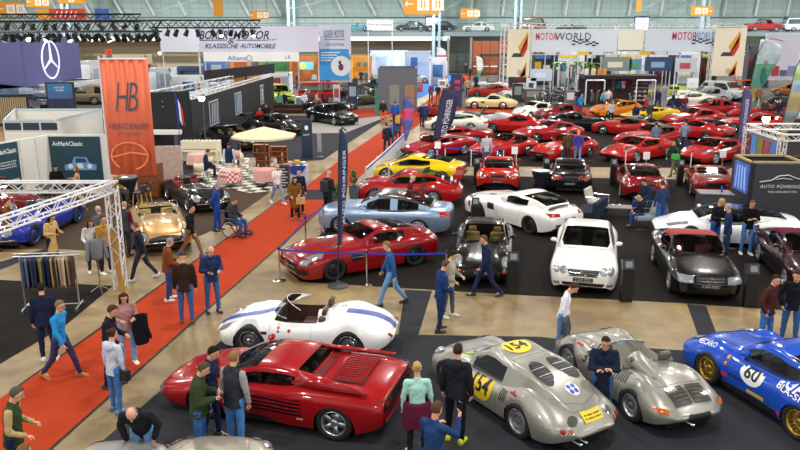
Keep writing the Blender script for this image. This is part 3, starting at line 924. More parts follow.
MID['dec'] = [D('headlight', 'T', shape_quad([(.3, .52), (.95, .68), (.95, .80), (.35, .74)]), LAMP, sym=True, bulge=.01),
 D('grille', 'F', rect(0, .36, .9, .13), GRILLE), D('air_intake', 'F', rect(.62, .34, .26, .12), GRILLE, sym=True),
 D('engine_cover', 'T', shape_quad([(3.0, -.4), (3.0, .4), (3.9, .5), (3.9, -.5)]), DARK) if False else (lambda c: None),
 disc_lamp('tail_light', 'R', .66, .74, .085, REDL), disc_lamp('tail_light', 'R', .44, .74, .085, REDL),
 D('rear_grille', 'R', rect(0, .74, .6, .14), GRILLE), D('diffuser', 'R', rect(0, .36, 1.2, .16), DARK), plate('R', .5, .5),
 D('side_intake', 'L', shape_quad([(2.75, .5), (3.1, .55), (3.1, .8), (2.85, .74)]), GRILLE, sym=True),
 seams([('L2', [(1.75, .3), (1.7, .85)]), ('L2', [(2.7, .3), (2.85, .85)]), ('T', [(.5, -.75), (.42, 0), (.5, .75)])]), mirrors(1.55, .86)]
TR = dict(L=4.48, W=1.98, fo=1.06, wb=2.55, R=.335, rim='five', tw=.28, tuck=.07,
 deck=[(0, .44), (.1, .52), (.7, .66), (1.2, .76), (1.6, .84), (2.6, .88), (3.1, .95), (3.9, .95), (4.35, .91), (4.48, .88)],
 low=lowp(4.48, .2, .16, .3), plan=[(0, .66), (.1, .76), (.5, .88), (1.3, .92), (2.2, .93), (2.9, .99), (3.9, .99), (4.3, .97), (4.48, .94)],
 zm=[(0, .38), (1, .48), (3, .62), (4.48, .62)], ne=3.2, crown=.02, bumps=[(1.0, .7, .05, .5, .18)],
 cab=dict(x=(1.15, 2.05, 2.82, 3.05), zr=1.13, wb=.80, tum=.42, fb=.0, taper=.06, A=1.5, C=2.8, B=[2.45], solid_rear=False, rwj=6), seatx=2.45)
def tr_dec(c):
 S = c.S
 D('side_intake', 'L', shape_quad([(1.85, .36), (3.0, .36), (3.0, .70), (1.95, .66)]), GRILLE, sym=True)(c)
 for i in range(5):
  z = .38+.07*i
  D('side_strake', 'L', shape_quad([(1.75, z-.012), (3.02, z-.012), (3.02, z+.022), (1.8, z+.018)], 12, 2), c.paint, off=.022, sym=True)(c)
 for q in (1, -1):
  bm = bmesh.new(); X = c.X
  a = [(2.75, .60, 1.09), (3.2, .66, 1.06), (4.15, .84, .965), (4.2, .92, .93), (3.2, .88, .92), (2.75, .80, .9)]
  for off in (0, -.06): pass
  P = [bm.verts.new((X(p[0]), q*p[1], p[2])) for p in a]; Q = [bm.verts.new((X(p[0]), q*(p[1]-.07), p[2]-.03)) for p in a]
  n = len(P); bm.faces.new(P); bm.faces.new(Q[::-1])
  for i in range(n): bm.faces.new((P[i], P[(i+1) % n], Q[(i+1) % n], Q[i]))
  bmesh.ops.bevel(bm, geom=bm.edges[:], offset=.012, segments=2, affect='EDGES'); bobj('buttress', bm, c.paint, c.root, True)
 D('engine_grille', 'T', rect(3.72, 0, .62, 1.14), GRILLE)(c)
 bm = bmesh.new()
 for i in range(13):
  y = -.54+.09*i; rbox(bm, c.X(4.03), c.X(3.42), y-.018, y+.018, c.btop(3.72, 0)+.005, c.btop(3.72, 0)+.035, .008, 1)
 bobj('engine_louver', bm, c.paint, c.root)
 D('rear_fascia', 'R', rect(0, .72, 1.7, .22), GRILLE, off=.012)(c)
 for k in range(6): D('rear_slat', 'R', rect(0, .64+.035*k, 1.66, .01), DARK, off=.03)(c)
 disc_lamp('tail_light', 'R', .72, .72, .06, REDL)(c); disc_lamp('tail_light', 'R', .56, .72, .05, REDL)(c)
 D('rear_bumper', 'R', rect(0, .46, 1.8, .2), c.paint, off=.05)(c)
 D('headlight', 'F', rect(.66, .44, .26, .07), mat('smoked_lamp', '6a6f74', .1, .2, 1.), sym=True)(c); D('grille', 'F', rect(0, .36, .8, .16), GRILLE)(c)
 D('slat_intake', 'T', rect(3.16, 0, .16, 1.1), GRILLE)(c)
 for k in range(14): D('intake_slat', 'T', rect(3.16, -.5+.077*k, .18, .03), c.paint, off=.02)(c)
 D('badge', 'L', rect(2.98, .34, .12, .03), plain('e6d9c8'), sym=True)(c)
 D('prancing_badge', 'T', ell(.25, 0, .04, .03), plain('e8c21a'))(c)
 seams([('L2', [(1.72, .3), (1.62, .84)]), ('L2', [(2.62, .74), (2.62, .9)]), ('L2', [(1.72, .3), (2.6, .28)]), ('T', [(3.3, -.85), (3.3, .85)]), ('T', [(.65, -.7), (.65, .7)])])(c)
 mirrors(1.6, .86, m=c.paint)(c)
TR['dec'] = [tr_dec]
WEDGE = mk(TR, L=4.25, W=1.74, fo=.95, wb=2.35, R=.32, tw=.22, low=lowp(4.25, .24, .17, .3), plan=planp(4.25, .87, .72, .84),
 deck=[(0, .5), (.1, .56), (.6, .66), (1.1, .76), (1.4, .82), (2.4, .84), (3.0, .92), (3.8, .92), (4.15, .88), (4.25, .84)],
 bumps=[(.95, .66, .06, .4, .16), (3.3, .68, .05, .5, .18)],
 cab=dict(x=(1.15, 1.95, 2.5, 3.2), zr=1.12, wb=.74, tum=.42, fb=.0, taper=.1, A=1.45, C=2.9, B=[2.45], rwj=6), seatx=2.25,
 dec=[D('engine_grille', 'T', rect(3.55, 0, .5, .9), GRILLE), D('rear_fascia', 'R', rect(0, .66, 1.3, .18), GRILLE), disc_lamp('tail_light', 'R', .6, .66, .07, REDL), disc_lamp('tail_light', 'R', .42, .66, .07, REDL),
   D('front_bumper', 'F', rect(0, .42, 1.4, .12), DARK, off=.02), D('headlight_cover', 'T', rect(.62, .52, .3, .3), DARK, off=.003, sym=True), plate('F', .4, .4), seams([('L2', [(1.65, .3), (1.6, .8)]), ('L2', [(2.55, .3), (2.6, .86)])]), mirrors(1.5, .82)])
SLS = dict(L=4.64, W=1.94, fo=1.0, wb=2.68, R=.34, rim='ten', rimm=mat('dark_rim', '2a2b2e', .35, .7), tw=.27,
 deck=[(0, .58), (.08, .72), (.5, .82), (1.2, .90), (1.9, .95), (2.6, .93), (3.6, .95), (4.1, .96), (4.5, .90), (4.64, .78)],
 low=lowp(4.64, .16, .15, .26), plan=planp(4.64, .97, .66, .72, .96), zm=[(0, .45), (1, .56), (3.6, .6), (4.64, .6)], ne=2.5,
 bumps=[(1.0, .74, .06, .5, .2), (3.65, .76, .07, .5, .2)],
 cab=dict(x=(1.95, 2.5, 3.05, 4.15), zr=1.26, wb=.80, tum=.42, fb=.08, taper=.25, A=2.3, C=3.35, B=[]), seatx=2.9)
def star(c, z, r, x=None):
 """round three-pointed badge on a grille"""
 h = c.bvh.ray_cast(Vector((9, 0, z)), Vector((-1, 0, 0)))[0]; X = h.x+.05; bm = bmesh.new()
 for i in range(20):
  a, b = 2*pi*i/20, 2*pi*(i+1)/20; tube(bm, (X, r*cos(a), z+r*sin(a)), (X, r*cos(b), z+r*sin(b)), r*.09, n=5)
 for i in range(3):
  a = pi/2+2*pi*i/3; tube(bm, (X, 0, z), (X, r*cos(a), z+r*sin(a)), r*.16, r*.04, n=5)
 bobj('badge', bm, CHROME, c.root)
def sls_dec(c):
 D('grille', 'F', shape_quad([(-.52, .34), (.52, .34), (.6, .56), (-.6, .56)]), GRILLE, off=.01)(c)
 D('grille_bar', 'F', rect(0, .46, 1.1, .03), CHROME, off=.03)(c); star(c, .46, .11)
 D('air_intake', 'F', rect(.72, .36, .3, .15), GRILLE, sym=True)(c)
 D('headlight', 'T', shape_quad([(.22, .6), (.75, .74), (.62, .88), (.3, .80)]), LAMP, sym=True, bulge=.01)(c)
 D('headlight', 'F', rect(.74, .62, .2, .13), LAMP, sym=True, bulge=.01)(c)
 D('front_splitter', 'F', rect(0, .22, 1.5, .05), DARK, off=.04)(c)
 D('fender_vent', 'L', shape_quad([(1.55, .5), (1.9, .5), (1.85, .72), (1.5, .72)]), GRILLE, sym=True)(c)
 D('vent_fin', 'L', rect(1.7, .6, .36, .025), CHROME, off=.02, sym=True)(c)
 D('bonnet_vent', 'T', rect(1.25, .42, .3, .12), GRILLE, sym=True)(c)
 D('tail_light', 'R', rect(.62, .78, .36, .1), REDL, sym=True)(c); D('diffuser', 'R', rect(0, .38, 1.3, .18), DARK)(c); plate('R', .6, .5)(c)
 seams([('L2', [(2.0, .3), (1.98, .88)]), ('L2', [(3.1, .32), (3.25, .92)]), ('L2', [(2.0, .3), (3.1, .32)]), ('T2', [(.5, .5), (1.9, .78)]), ('T', [(.28, -.6), (.24, 0), (.28, .6)])])(c)
 mirrors(2.3, .95)(c)
SLS['dec'] = [sls_dec]
def slsb_dec(c):
 sls_dec(c); D('boot_wing', 'T', rect(4.3, 0, .14, 1.3), DARK, off=.05)(c)
 D('arch_vent', 'L', rect(.55, .5, .1, .2), GRILLE, sym=True)(c)
SLSB = mk(SLS, dec=[slsb_dec])
P11 = dict(L=4.43, W=1.81, fo=.98, wb=2.35, R=.33, rim='five', tw=.24,
 deck=[(0, .5), (.1, .6), (.5, .72), (1.0, .82), (1.5, .90), (2.4, .92), (3.3, .96), (3.9, .90), (4.3, .78), (4.43, .66)],
 low=lowp(4.43, .2, .16, .26), plan=planp(4.43, .905, .62, .66, .95), zm=[(0, .42), (1, .52), (3.4, .56), (4.43, .52)], ne=2.3,
 bumps=[(.85, .64, .15, .5, .15), (3.35, .70, .09, .5, .2)],
 cab=dict(x=(1.4, 2.1, 2.65, 4.05), zr=1.3, wb=.74, tum=.36, fb=.10, taper=.3, A=1.7, C=3.3, B=[2.62]), seatx=2.45, rearseat=False)
def p11_dec(c):
 disc_lamp('headlight', 'F', .64, .66, .10, LAMP, True, .04)(c)
 D('air_intake', 'F', rect(0, .32, .8, .1), GRILLE)(c); D('air_intake', 'F', rect(.62, .32, .24, .1), GRILLE, sym=True)(c); plate('F', .44, .46)(c)
 D('turn_signal', 'F', rect(.66, .46, .2, .05), ORANGEL, sym=True)(c)
 D('tail_light', 'R', rect(.60, .66, .36, .1), REDL, sym=True)(c); D('light_strip', 'R', rect(0, .67, .8, .05), REDL)(c); plate('R', .5, .46)(c)
 D('engine_grille', 'T', rect(3.98, 0, .3, .7), GRILLE)(c)
 seams([('L2', [(1.75, .3), (1.72, .88)]), ('L2', [(2.75, .3), (2.9, .92)]), ('T', [(.45, -.42), (.3, 0), (.45, .42)]), ('T2', [(.45, .42), (1.3, .58)])])(c); mirrors(1.75, .92)(c)
P11['dec'] = [p11_dec]
def gt3_dec(c):
 p11_dec(c); w = bmesh.new(); X = c.X
 rbox(w, X(4.45), X(4.12), -.74, .74, 1.18, 1.215, .012)
 for q in (1, -1): rbox(w, X(4.46), X(4.1), q*.75-.012, q*.75+.012, 1.08, 1.26, .005); rbox(w, X(4.3), X(4.22), q*.4-.015, q*.4+.015, .8, 1.19, .005)
 bobj('rear_wing', w, c.paint, c.root)
 D('side_intake', 'L', shape_quad([(2.75, .62), (3.0, .66), (3.0, .88), (2.9, .84)]), GRILLE, sym=True)(c)
GT3 = mk(P11, W=1.88, plan=planp(4.43, .94, .62, .68, .93), dec=[gt3_dec], rim='ten', rimm=mat('silver_rim', 'b7b9bc', .3, .8))
def rsr_dec(c):
 X = c.X
 disc_lamp('headlight', 'F', .60, .70, .10, LAMP, True, .04)(c)
 D('air_intake', 'F', rect(0, .34, 1.1, .2), GRILLE)(c)
 for key, x, y, w, h, col in (('RECARO', .42, .7, .55, .12, 'f0f0f0'),):
  D('bonnet_lettering', 'L', (lambda cc: txt(key, .62, .86, w, h, 0.18, 1, 1)), plain(col))(c) if False else None
 wt = plain('f2f2f0', .4); bk = plain('101014', .5)
 D('number_roundel', 'L', ell(2.05, .68, .28, .23), wt, off=.006, sym=True)(c)
 for q in ('L', 'Rt'):
  sx = -1 if q == 'L' else 1
  vs, fs = txt('60', 0, 0, .34, .24, 0, sx, 1); decal(c, 'race_number', q, ([(X(2.05)+a, b+.68) for a, b in vs], fs), bk, .012)
  vs, fs = txt('UA', 0, 0, .5, .24, 0, sx, 1); decal(c, 'door_lettering', q, ([(X(3.05)+a, b+.9) for a, b in vs], fs), wt, .012)
  vs, fs = txt('BLASH', 0, 0, .7, .1, 0, sx, 1); decal(c, 'small_lettering', q, ([(X(3.0)+a, b+.76) for a, b in vs], fs), wt, .012)
  vs, fs = txt('RECARO', 0, 0, .5, .09, 0.15*sx*-1, sx, 1); decal(c, 'wing_lettering', q, ([(X(.78)+a, b+.78) for a, b in vs], fs), wt, .012)
  vs, fs = txt('DUNLOP', 0, 0, .36, .06, 0, sx, 1); decal(c, 'sill_lettering', q, ([(X(1.68)+a, b+.46) for a, b in vs], fs), bk, .012)
  vs, fs = rect(0, 0, .42, .07); decal(c, 'yellow_sticker', q, ([(X(2.2)+a, b+.33) for a, b in vs], fs), plain('d8b520'), .01)
  vs, fs = rect(0, 0, .16, .08); decal(c, 'pink_sticker', q, ([(X(1.42)+a, b+.4) for a, b in vs], fs), plain('c2256b'), .01)
  vs, fs = rect(0, 0, .16, .08); decal(c, 'pink_sticker', q, ([(X(2.85)+a, b+.3) for a, b in vs], fs), plain('c2256b'), .01)
  for k in range(2):
   vs, fs = ell(0, 0, .035, .035); decal(c, 'round_sticker', q, ([(X(1.4)+a, b+.62+.12*k) for a, b in vs], fs), plain('e08a20'), .01)
 lines = [('L2', [(.3, .84), (1.25, .92), (1.35, .84), (1.3, .7)]), ('L2', [(2.5, .78), (2.8, .92), (3.6, .98)])]
 o = seams([('L2', [(1.72, .3), (1.68, .88)]), ('L2', [(2.7, .3), (2.75, .92)]), ('L2', [(1.72, .3), (2.7, .28)]), ('T2', [(.45, .42), (1.3, .58)])]); o(c)
 f = seams(lines, w=.02); f(c); pg = c.root.children[-1]; pg.data.materials.clear(); pg.data.materials.append(wt); pg.name = 'white_stripe'
 tl = bmesh.new(); box(tl, X(4.6), X(4.05), -.72, .72, 1.02, 1.06); bobj('rear_spoiler', tl, c.paint, c.root)
 cg = [[(1.9, .5, .9), (2.5, .5, 1.22), (3.1, .5, 1.18), (3.7, .48, .7)], [(2.5, -.5, 1.22), (2.5, .5, 1.22)], [(3.1, .5, 1.18), (3.1, -.5, 1.18)], [(1.9, -.5, .9), (2.5, -.5, 1.22), (3.1, -.5, 1.18), (3.7, -.48, .7)]]
 tubes('roll_cage', cg, .02, ALU)(c); mirrors(1.85, .92)(c)
RSR = mk(P11, W=1.95, L=4.3, wb=2.27, fo=.98, plan=[(0, .7), (.08, .82), (.4, .95), (1.0, .96), (1.5, .88), (2.4, .87), (2.7, .9), (3.0, .97), (3.9, .97), (4.2, .85), (4.3, .72)], rim='mesh',
 rimm=mat('gold_rim', 'b79a4a', .3, .8), tw=.3, deck=[(0, .52), (.1, .62), (.5, .74), (1.0, .82), (1.5, .90), (2.4, .92), (3.2, .95), (3.8, .90), (4.2, .78), (4.3, .66)],
 low=lowp(4.3, .15, .16, .26), cab=dict(x=(1.4, 2.0, 2.6, 3.95), zr=1.28, wb=.74, tum=.36, fb=.10, taper=.3, A=1.7, C=3.3, B=[2.6]), bumps=[(.85, .68, .15, .5, .16), (3.3, .78, .12, .5, .16)], seat='b33a30', dec=[rsr_dec])
CLK = dict(L=4.65, W=1.82, fo=.85, wb=2.72, R=.325, rim='ten', tw=.23,
 deck=[(0, .62), (.06, .74), (.4, .83), (.9, .89), (1.4, .94), (2.6, .94), (3.6, .97), (4.2, .99), (4.5, .97), (4.65, .84)],
 low=lowp(4.65, .2, .17, .26), plan=planp(4.65, .91, .7, .76, .97), zm=[(0, .5), (1, .6), (4.65, .62)], ne=3.0,
 bumps=[(.9, .7, .03, .5, .2), (3.6, .72, .03, .5, .2)],
 cab=dict(x=(1.35, 2.15, 3.1, 3.85), zr=1.40, wb=.80, tum=.36, fb=.04, taper=.12, A=1.75, C=3.45, B=[2.75]), seatx=2.55, rearseat=True)
def clk_dec(c):
 for y in (.52, .70):
  D('headlight', 'F', ell(y, .68, .10 if y < .6 else .085, .085), LAMP, sym=True, off=.012, bulge=.02)(c)
 D('grille', 'F', shape_quad([(-.36, .56), (.36, .56), (.42, .72), (-.42, .72)]), GRILLE, off=.012)(c)
 for k in range(3): D('grille_bar', 'F', rect(0, .59+.05*k, .74, .012), CHROME, off=.02)(c)
 star(c, .645, .08); D('lower_intake', 'F', rect(0, .33, 1.3, .12), GRILLE)(c); plate('F', .47, .52)(c)
 D('fog_lamp', 'F', rect(.68, .33, .16, .07), LAMP, off=.012, sym=True)(c)
 D('tail_light', 'R', rect(.62, .78, .34, .17), REDL, sym=True)(c); plate('R', .72, .5)(c); D('rear_valance', 'R', rect(0, .36, 1.2, .12), DARK)(c)
 seams([('L2', [(1.62, .3), (1.58, .92)]), ('L2', [(2.85, .3), (2.85, .94)]), ('L2', [(.5, .62), (4.3, .66)]), ('T2', [(.12, .42), (1.3, .66)]), ('T', [(3.95, -.7), (3.95, .7)])])(c)
 mirrors(1.75, .94)(c)
CLK['dec'] = [clk_dec]
def m3_dec(c):
 D('headlight', 'F', rect(.62, .68, .34, .12), LAMP, sym=True, bulge=.01)(c); D('grille', 'F', rect(.16, .62, .22, .16), GRILLE, sym=True)(c)
 D('lower_intake', 'F', rect(0, .34, 1.3, .16), GRILLE)(c)
 D('tail_light', 'R', rect(.66, .80, .3, .15), REDL, sym=True)(c); D('tail_light', 'L', rect(4.45, .80, .32, .15), REDL, sym=True)(c); plate('R', .74, .5)(c)
 seams([('L2', [(1.62, .3), (1.58, .92)]), ('L2', [(2.85, .3), (2.85, .94)]), ('L2', [(1.7, .3), (2.85, .3)])])(c); mirrors(1.75, .94)(c)
M3 = mk(CLK, L=4.6, W=1.8, low=lowp(4.6, .2, .17, .24), dec=[m3_dec], roof=mat('carbon_roof', '3b352c', .25, 0, .8, noise=.3, nscale=60), cab=dict(x=(1.4, 2.15, 3.0, 4.0), zr=1.40, wb=.80, tum=.36, fb=.05, taper=.12, A=1.75, C=3.6, B=[2.72]))
def sl_dec(c):
 D('headlight', 'F', rect(.60, .62, .36, .15), LAMP, sym=True, bulge=.02, off=.012)(c)
 D('grille', 'F', rect(0, .62, .7, .16), GRILLE, off=.012)(c); star(c, .62, .085)
 for k in range(2): D('grille_bar', 'F', rect(0, .59+.06*k, .68, .01), CHROME, off=.02)(c)
 D('lower_intake', 'F', rect(0, .32, 1.1, .08), GRILLE)(c); plate('F', .47, .52)(c)
 D('chrome_strip', 'F', rect(0, .53, 1.5, .012), CHROME, off=.01)(c)
 D('tail_light', 'R', rect(.62, .72, .38, .15), REDL, sym=True)(c); plate('R', .6, .5)(c)
 D('side_cladding', 'L', shape_quad([(1.35, .3), (3.1, .3), (3.1, .5), (1.35, .5)]), plain('1d1b1d', .3), sym=True)(c)
 seams([('L2', [(1.62, .3), (1.58, .88)]), ('L2', [(2.75, .3), (2.75, .9)]), ('T2', [(.1, .5), (1.3, .66)])])(c); mirrors(1.7, .9)(c)
SL = mk(CLK, L=4.47, W=1.81, fo=.83, wb=2.515, low=lowp(4.47, .2, .17, .24), plan=planp(4.47, .905, .74, .78, .98), ne=3.2, soft=True,
 deck=[(0, .6), (.06, .7), (.4, .78), (.9, .84), (1.4, .89), (2.6, .89), (3.3, .92), (4.1, .90), (4.4, .84), (4.47, .76)],
 cab=dict(x=(1.4, 2.05, 2.55, 3.3), zr=1.32, wb=.79, tum=.34, fb=.1, taper=.08, A=1.7, C=2.95, B=[], solid_rear=True), seatx=2.35, rearseat=False, seat='7d2026',
 roof=mat('red_hood_cloth', '8c2420', .8, noise=.1), dec=[sl_dec], solid=1, rim='five')
def classic_front(c, lz=.62, ly=.6, lr=.1, gw=.5, gh=.2, gz=.5, bump=True):
 disc_lamp('headlight', 'F', ly, lz, lr, LAMP)(c); D('grille', 'F', ell(0, gz, gw/2, gh/2), GRILLE, off=.01)(c); D('grille_surround', 'F', ell(0, gz, gw/2*1.1, gh/2*1.15, hole=.9, rings=1), CHROME, off=.014)(c)
 disc_lamp('tail_light', 'R', ly, lz, .045, REDL)(c)
 if bump: bumper('F', .42)(c); bumper('R', .46)(c)
def screen(x0, x1, w, z0, z1, m=None):
 def f(c):
  bm = bmesh.new(); fr = bmesh.new(); n = 8; A = []; B = []
  for i in range(n+1):
   a = -1+2*i/n; y = a*w; s = .18*a*a
   A.append(Vector((c.X(x0+s), y, z0))); B.append(Vector((c.X(x1+s), y*.94, z1)))
  for i in range(n): bm.faces.new([bm.verts.new(p) for p in (A[i], A[i+1], B[i+1], B[i])])
  poly_tube(fr, B, .012); poly_tube(fr, A, .01); tube(fr, A[0], B[0], .014); tube(fr, A[-1], B[-1], .014)
  o = bobj('windscreen_frame', fr, m or CHROME, c.root, True); bobj('windscreen', bm, glass_mat(), o, True)
 return f
ROAD = dict(L=4.4, W=1.66, fo=.85, wb=2.44, R=.33, rim='wire', rimm=CHROME, tw=.17,
 deck=[(0, .5), (.1, .62), (.5, .74), (1.0, .83), (1.7, .88), (2.3, .86), (3.0, .87), (3.7, .82), (4.2, .68), (4.4, .56)],
 low=[(0, .4), (.15, .28), (.5, .2), (3.8, .2), (4.2, .3), (4.4, .42)], plan=planp(4.4, .83, .5, .5, .95), zm=[(0, .5), (1, .55), (4.4, .52)], ne=2.1,
 bumps=[(.8, .58, .10, .55, .16), (3.4, .6, .08, .5, .18)], open=(2.0, 3.05, .58), seatx=2.75, seat='8c1f1c', nseat=2,
 dec=[lambda c: classic_front(c), screen(1.92, 2.1, .62, .86, 1.18), seams([('L2', [(2.05, .35), (2.05, .82)]), ('L2', [(2.85, .35), (2.9, .82)]), ('T2', [(.5, .4), (1.8, .5)])])])
ROADBIG = mk(ROAD, L=4.57, W=1.79, fo=.95, wb=2.4, low=[(0, .4), (.15, .28), (.5, .2), (4.0, .2), (4.4, .3), (4.57, .42)], plan=planp(4.57, .9, .66, .6, .96), ne=2.4,
 deck=[(0, .54), (.1, .66), (.5, .78), (1.0, .86), (1.7, .90), (2.3, .88), (3.0, .89), (3.9, .84), (4.4, .70), (4.57, .58)], seat='c9a55a', rim='cap', rimm=CHROME,
 dec=[lambda c: classic_front(c, gw=1.0, gh=.24, gz=.5), screen(1.92, 2.12, .68, .88, 1.24), D('bonnet_bulge', 'T', ell(1.1, .3, .45, .07), None, bulge=.04, sym=True) if False else (lambda c: None), seams([('L2', [(2.05, .35), (2.05, .86)]), ('L2', [(2.95, .35), (3.0, .86)]), ('T2', [(.4, .4), (1.8, .62)])])])
def gull_dec(c):
 classic_front(c, gw=1.0, gh=.26, gz=.5)
 seams([('L2', [(1.95, .35), (1.95, .86)]), ('L2', [(2.85, .35), (2.9, .86)])])(c); D('fender_vent', 'L', rect(1.65, .58, .3, .14), GRILLE, sym=True)(c)
GULL = mk(ROADBIG, open=None, cab=dict(x=(1.85, 2.3, 2.75, 3.75), zr=1.28, wb=.70, tum=.45, fb=.08, taper=.25, A=2.05, C=3.15, B=[2.75]), dec=[gull_dec], seat='7a2a20', seatx=2.65)
DAYT = mk(GULL, L=4.42, W=1.76, fo=.93, wb=2.4, R=.33, tw=.22, rim='five', low=lowp(4.42, .24, .17, .3), plan=planp(4.42, .88, .7, .7, .96), ne=2.6,
 deck=[(0, .5), (.1, .58), (.6, .72), (1.2, .80), (1.9, .87), (2.6, .87), (3.5, .88), (4.1, .84), (4.35, .76), (4.42, .68)],
 cab=dict(x=(1.85, 2.45, 2.95, 3.95), zr=1.22, wb=.74, tum=.42, fb=.07, taper=.2, A=2.15, C=3.4, B=[2.85]), seatx=2.75,
 dec=[D('grille', 'F', rect(0, .44, 1.2, .12), GRILLE), D('headlight', 'F', rect(.6, .55, .3, .08), LAMP, sym=True), disc_lamp('tail_light', 'R', .6, .62, .06, REDL), disc_lamp('tail_light', 'R', .44, .62, .06, REDL), bumper('F', .5, .8, .02), plate('F', .38, .4), plate('R', .45, .4), seams([('L2', [(2.0, .3), (1.98, .82)]), ('L2', [(2.95, .3), (3.0, .84)]), ('T2', [(.5, .5), (1.8, .6)])]), mirrors(2.1, .86, s=.7, chrome=True)])
FOLD = mk(DAYT, cab=mk(DAYT['cab'], solid_rear=True), soft=True, roof=mat('black_hood_cloth', '1c1c20', .85, noise=.2))
GT12 = mk(DAYT, L=4.6, W=1.94, fo=1.0, wb=2.68, R=.34, tw=.26, low=lowp(4.6, .2, .16, .26), plan=planp(4.6, .97, .66, .72), rim='five', bumps=[(1.0, .74, .08, .5, .2), (3.65, .76, .1, .5, .2)],
 deck=[(0, .52), (.1, .62), (.6, .76), (1.2, .84), (1.9, .91), (2.6, .90), (3.6, .95), (4.2, .93), (4.5, .86), (4.6, .76)],
 cab=dict(x=(1.8, 2.45, 3.05, 4.15), zr=1.28, wb=.80, tum=.42, fb=.08, taper=.2, A=2.15, C=3.5, B=[]), seatx=2.8,
 dec=[D('headlight', 'T', shape_quad([(.3, .56), (.9, .7), (.85, .84), (.38, .78)]), LAMP, sym=True, bulge=.01), D('grille', 'F', rect(0, .4, 1.0, .18), GRILLE), disc_lamp('tail_light', 'R', .64, .76, .09, REDL), D('diffuser', 'R', rect(0, .36, 1.3, .16), DARK), plate('R', .55, .5),
   seams([('L2', [(2.0, .3), (1.98, .86)]), ('L2', [(3.0, .3), (3.1, .9)])]), mirrors(2.15, .92)])
GT12S = mk(GT12, soft=True, roof=mat('grey_hood', '5a544e', .8, noise=.1))
P356 = dict(L=4.0, W=1.67, fo=.75, wb=2.1, R=.325, rim='cap', rimm=CHROME, tw=.17,
 deck=[(0, .5), (.1, .66), (.4, .80), (.9, .90), (1.4, .96), (2.4, .96), (3.0, .92), (3.5, .78), (3.85, .58), (4.0, .44)],
 low=[(0, .34), (.15, .24), (.5, .18), (3.4, .18), (3.8, .26), (4.0, .36)], plan=planp(4.0, .835, .5, .42, .97), zm=[(0, .45), (1, .5), (4, .42)], ne=2.1,
 bumps=[(.65, .56, .07, .4, .16), (3.0, .6, .04, .5, .2)],
 cab=dict(x=(1.2, 1.75, 2.3, 3.55), zr=1.3, wb=.70, tum=.4, fb=.12, taper=.35, A=1.5, C=2.75, B=[2.2]), seatx=2.1,
 dec=[lambda c: classic_front(c, gw=.5, gh=.05, gz=.32, lz=.64, ly=.56), seams([('L2', [(1.45, .3), (1.45, .9)]), ('L2', [(2.3, .3), (2.35, .92)])])])
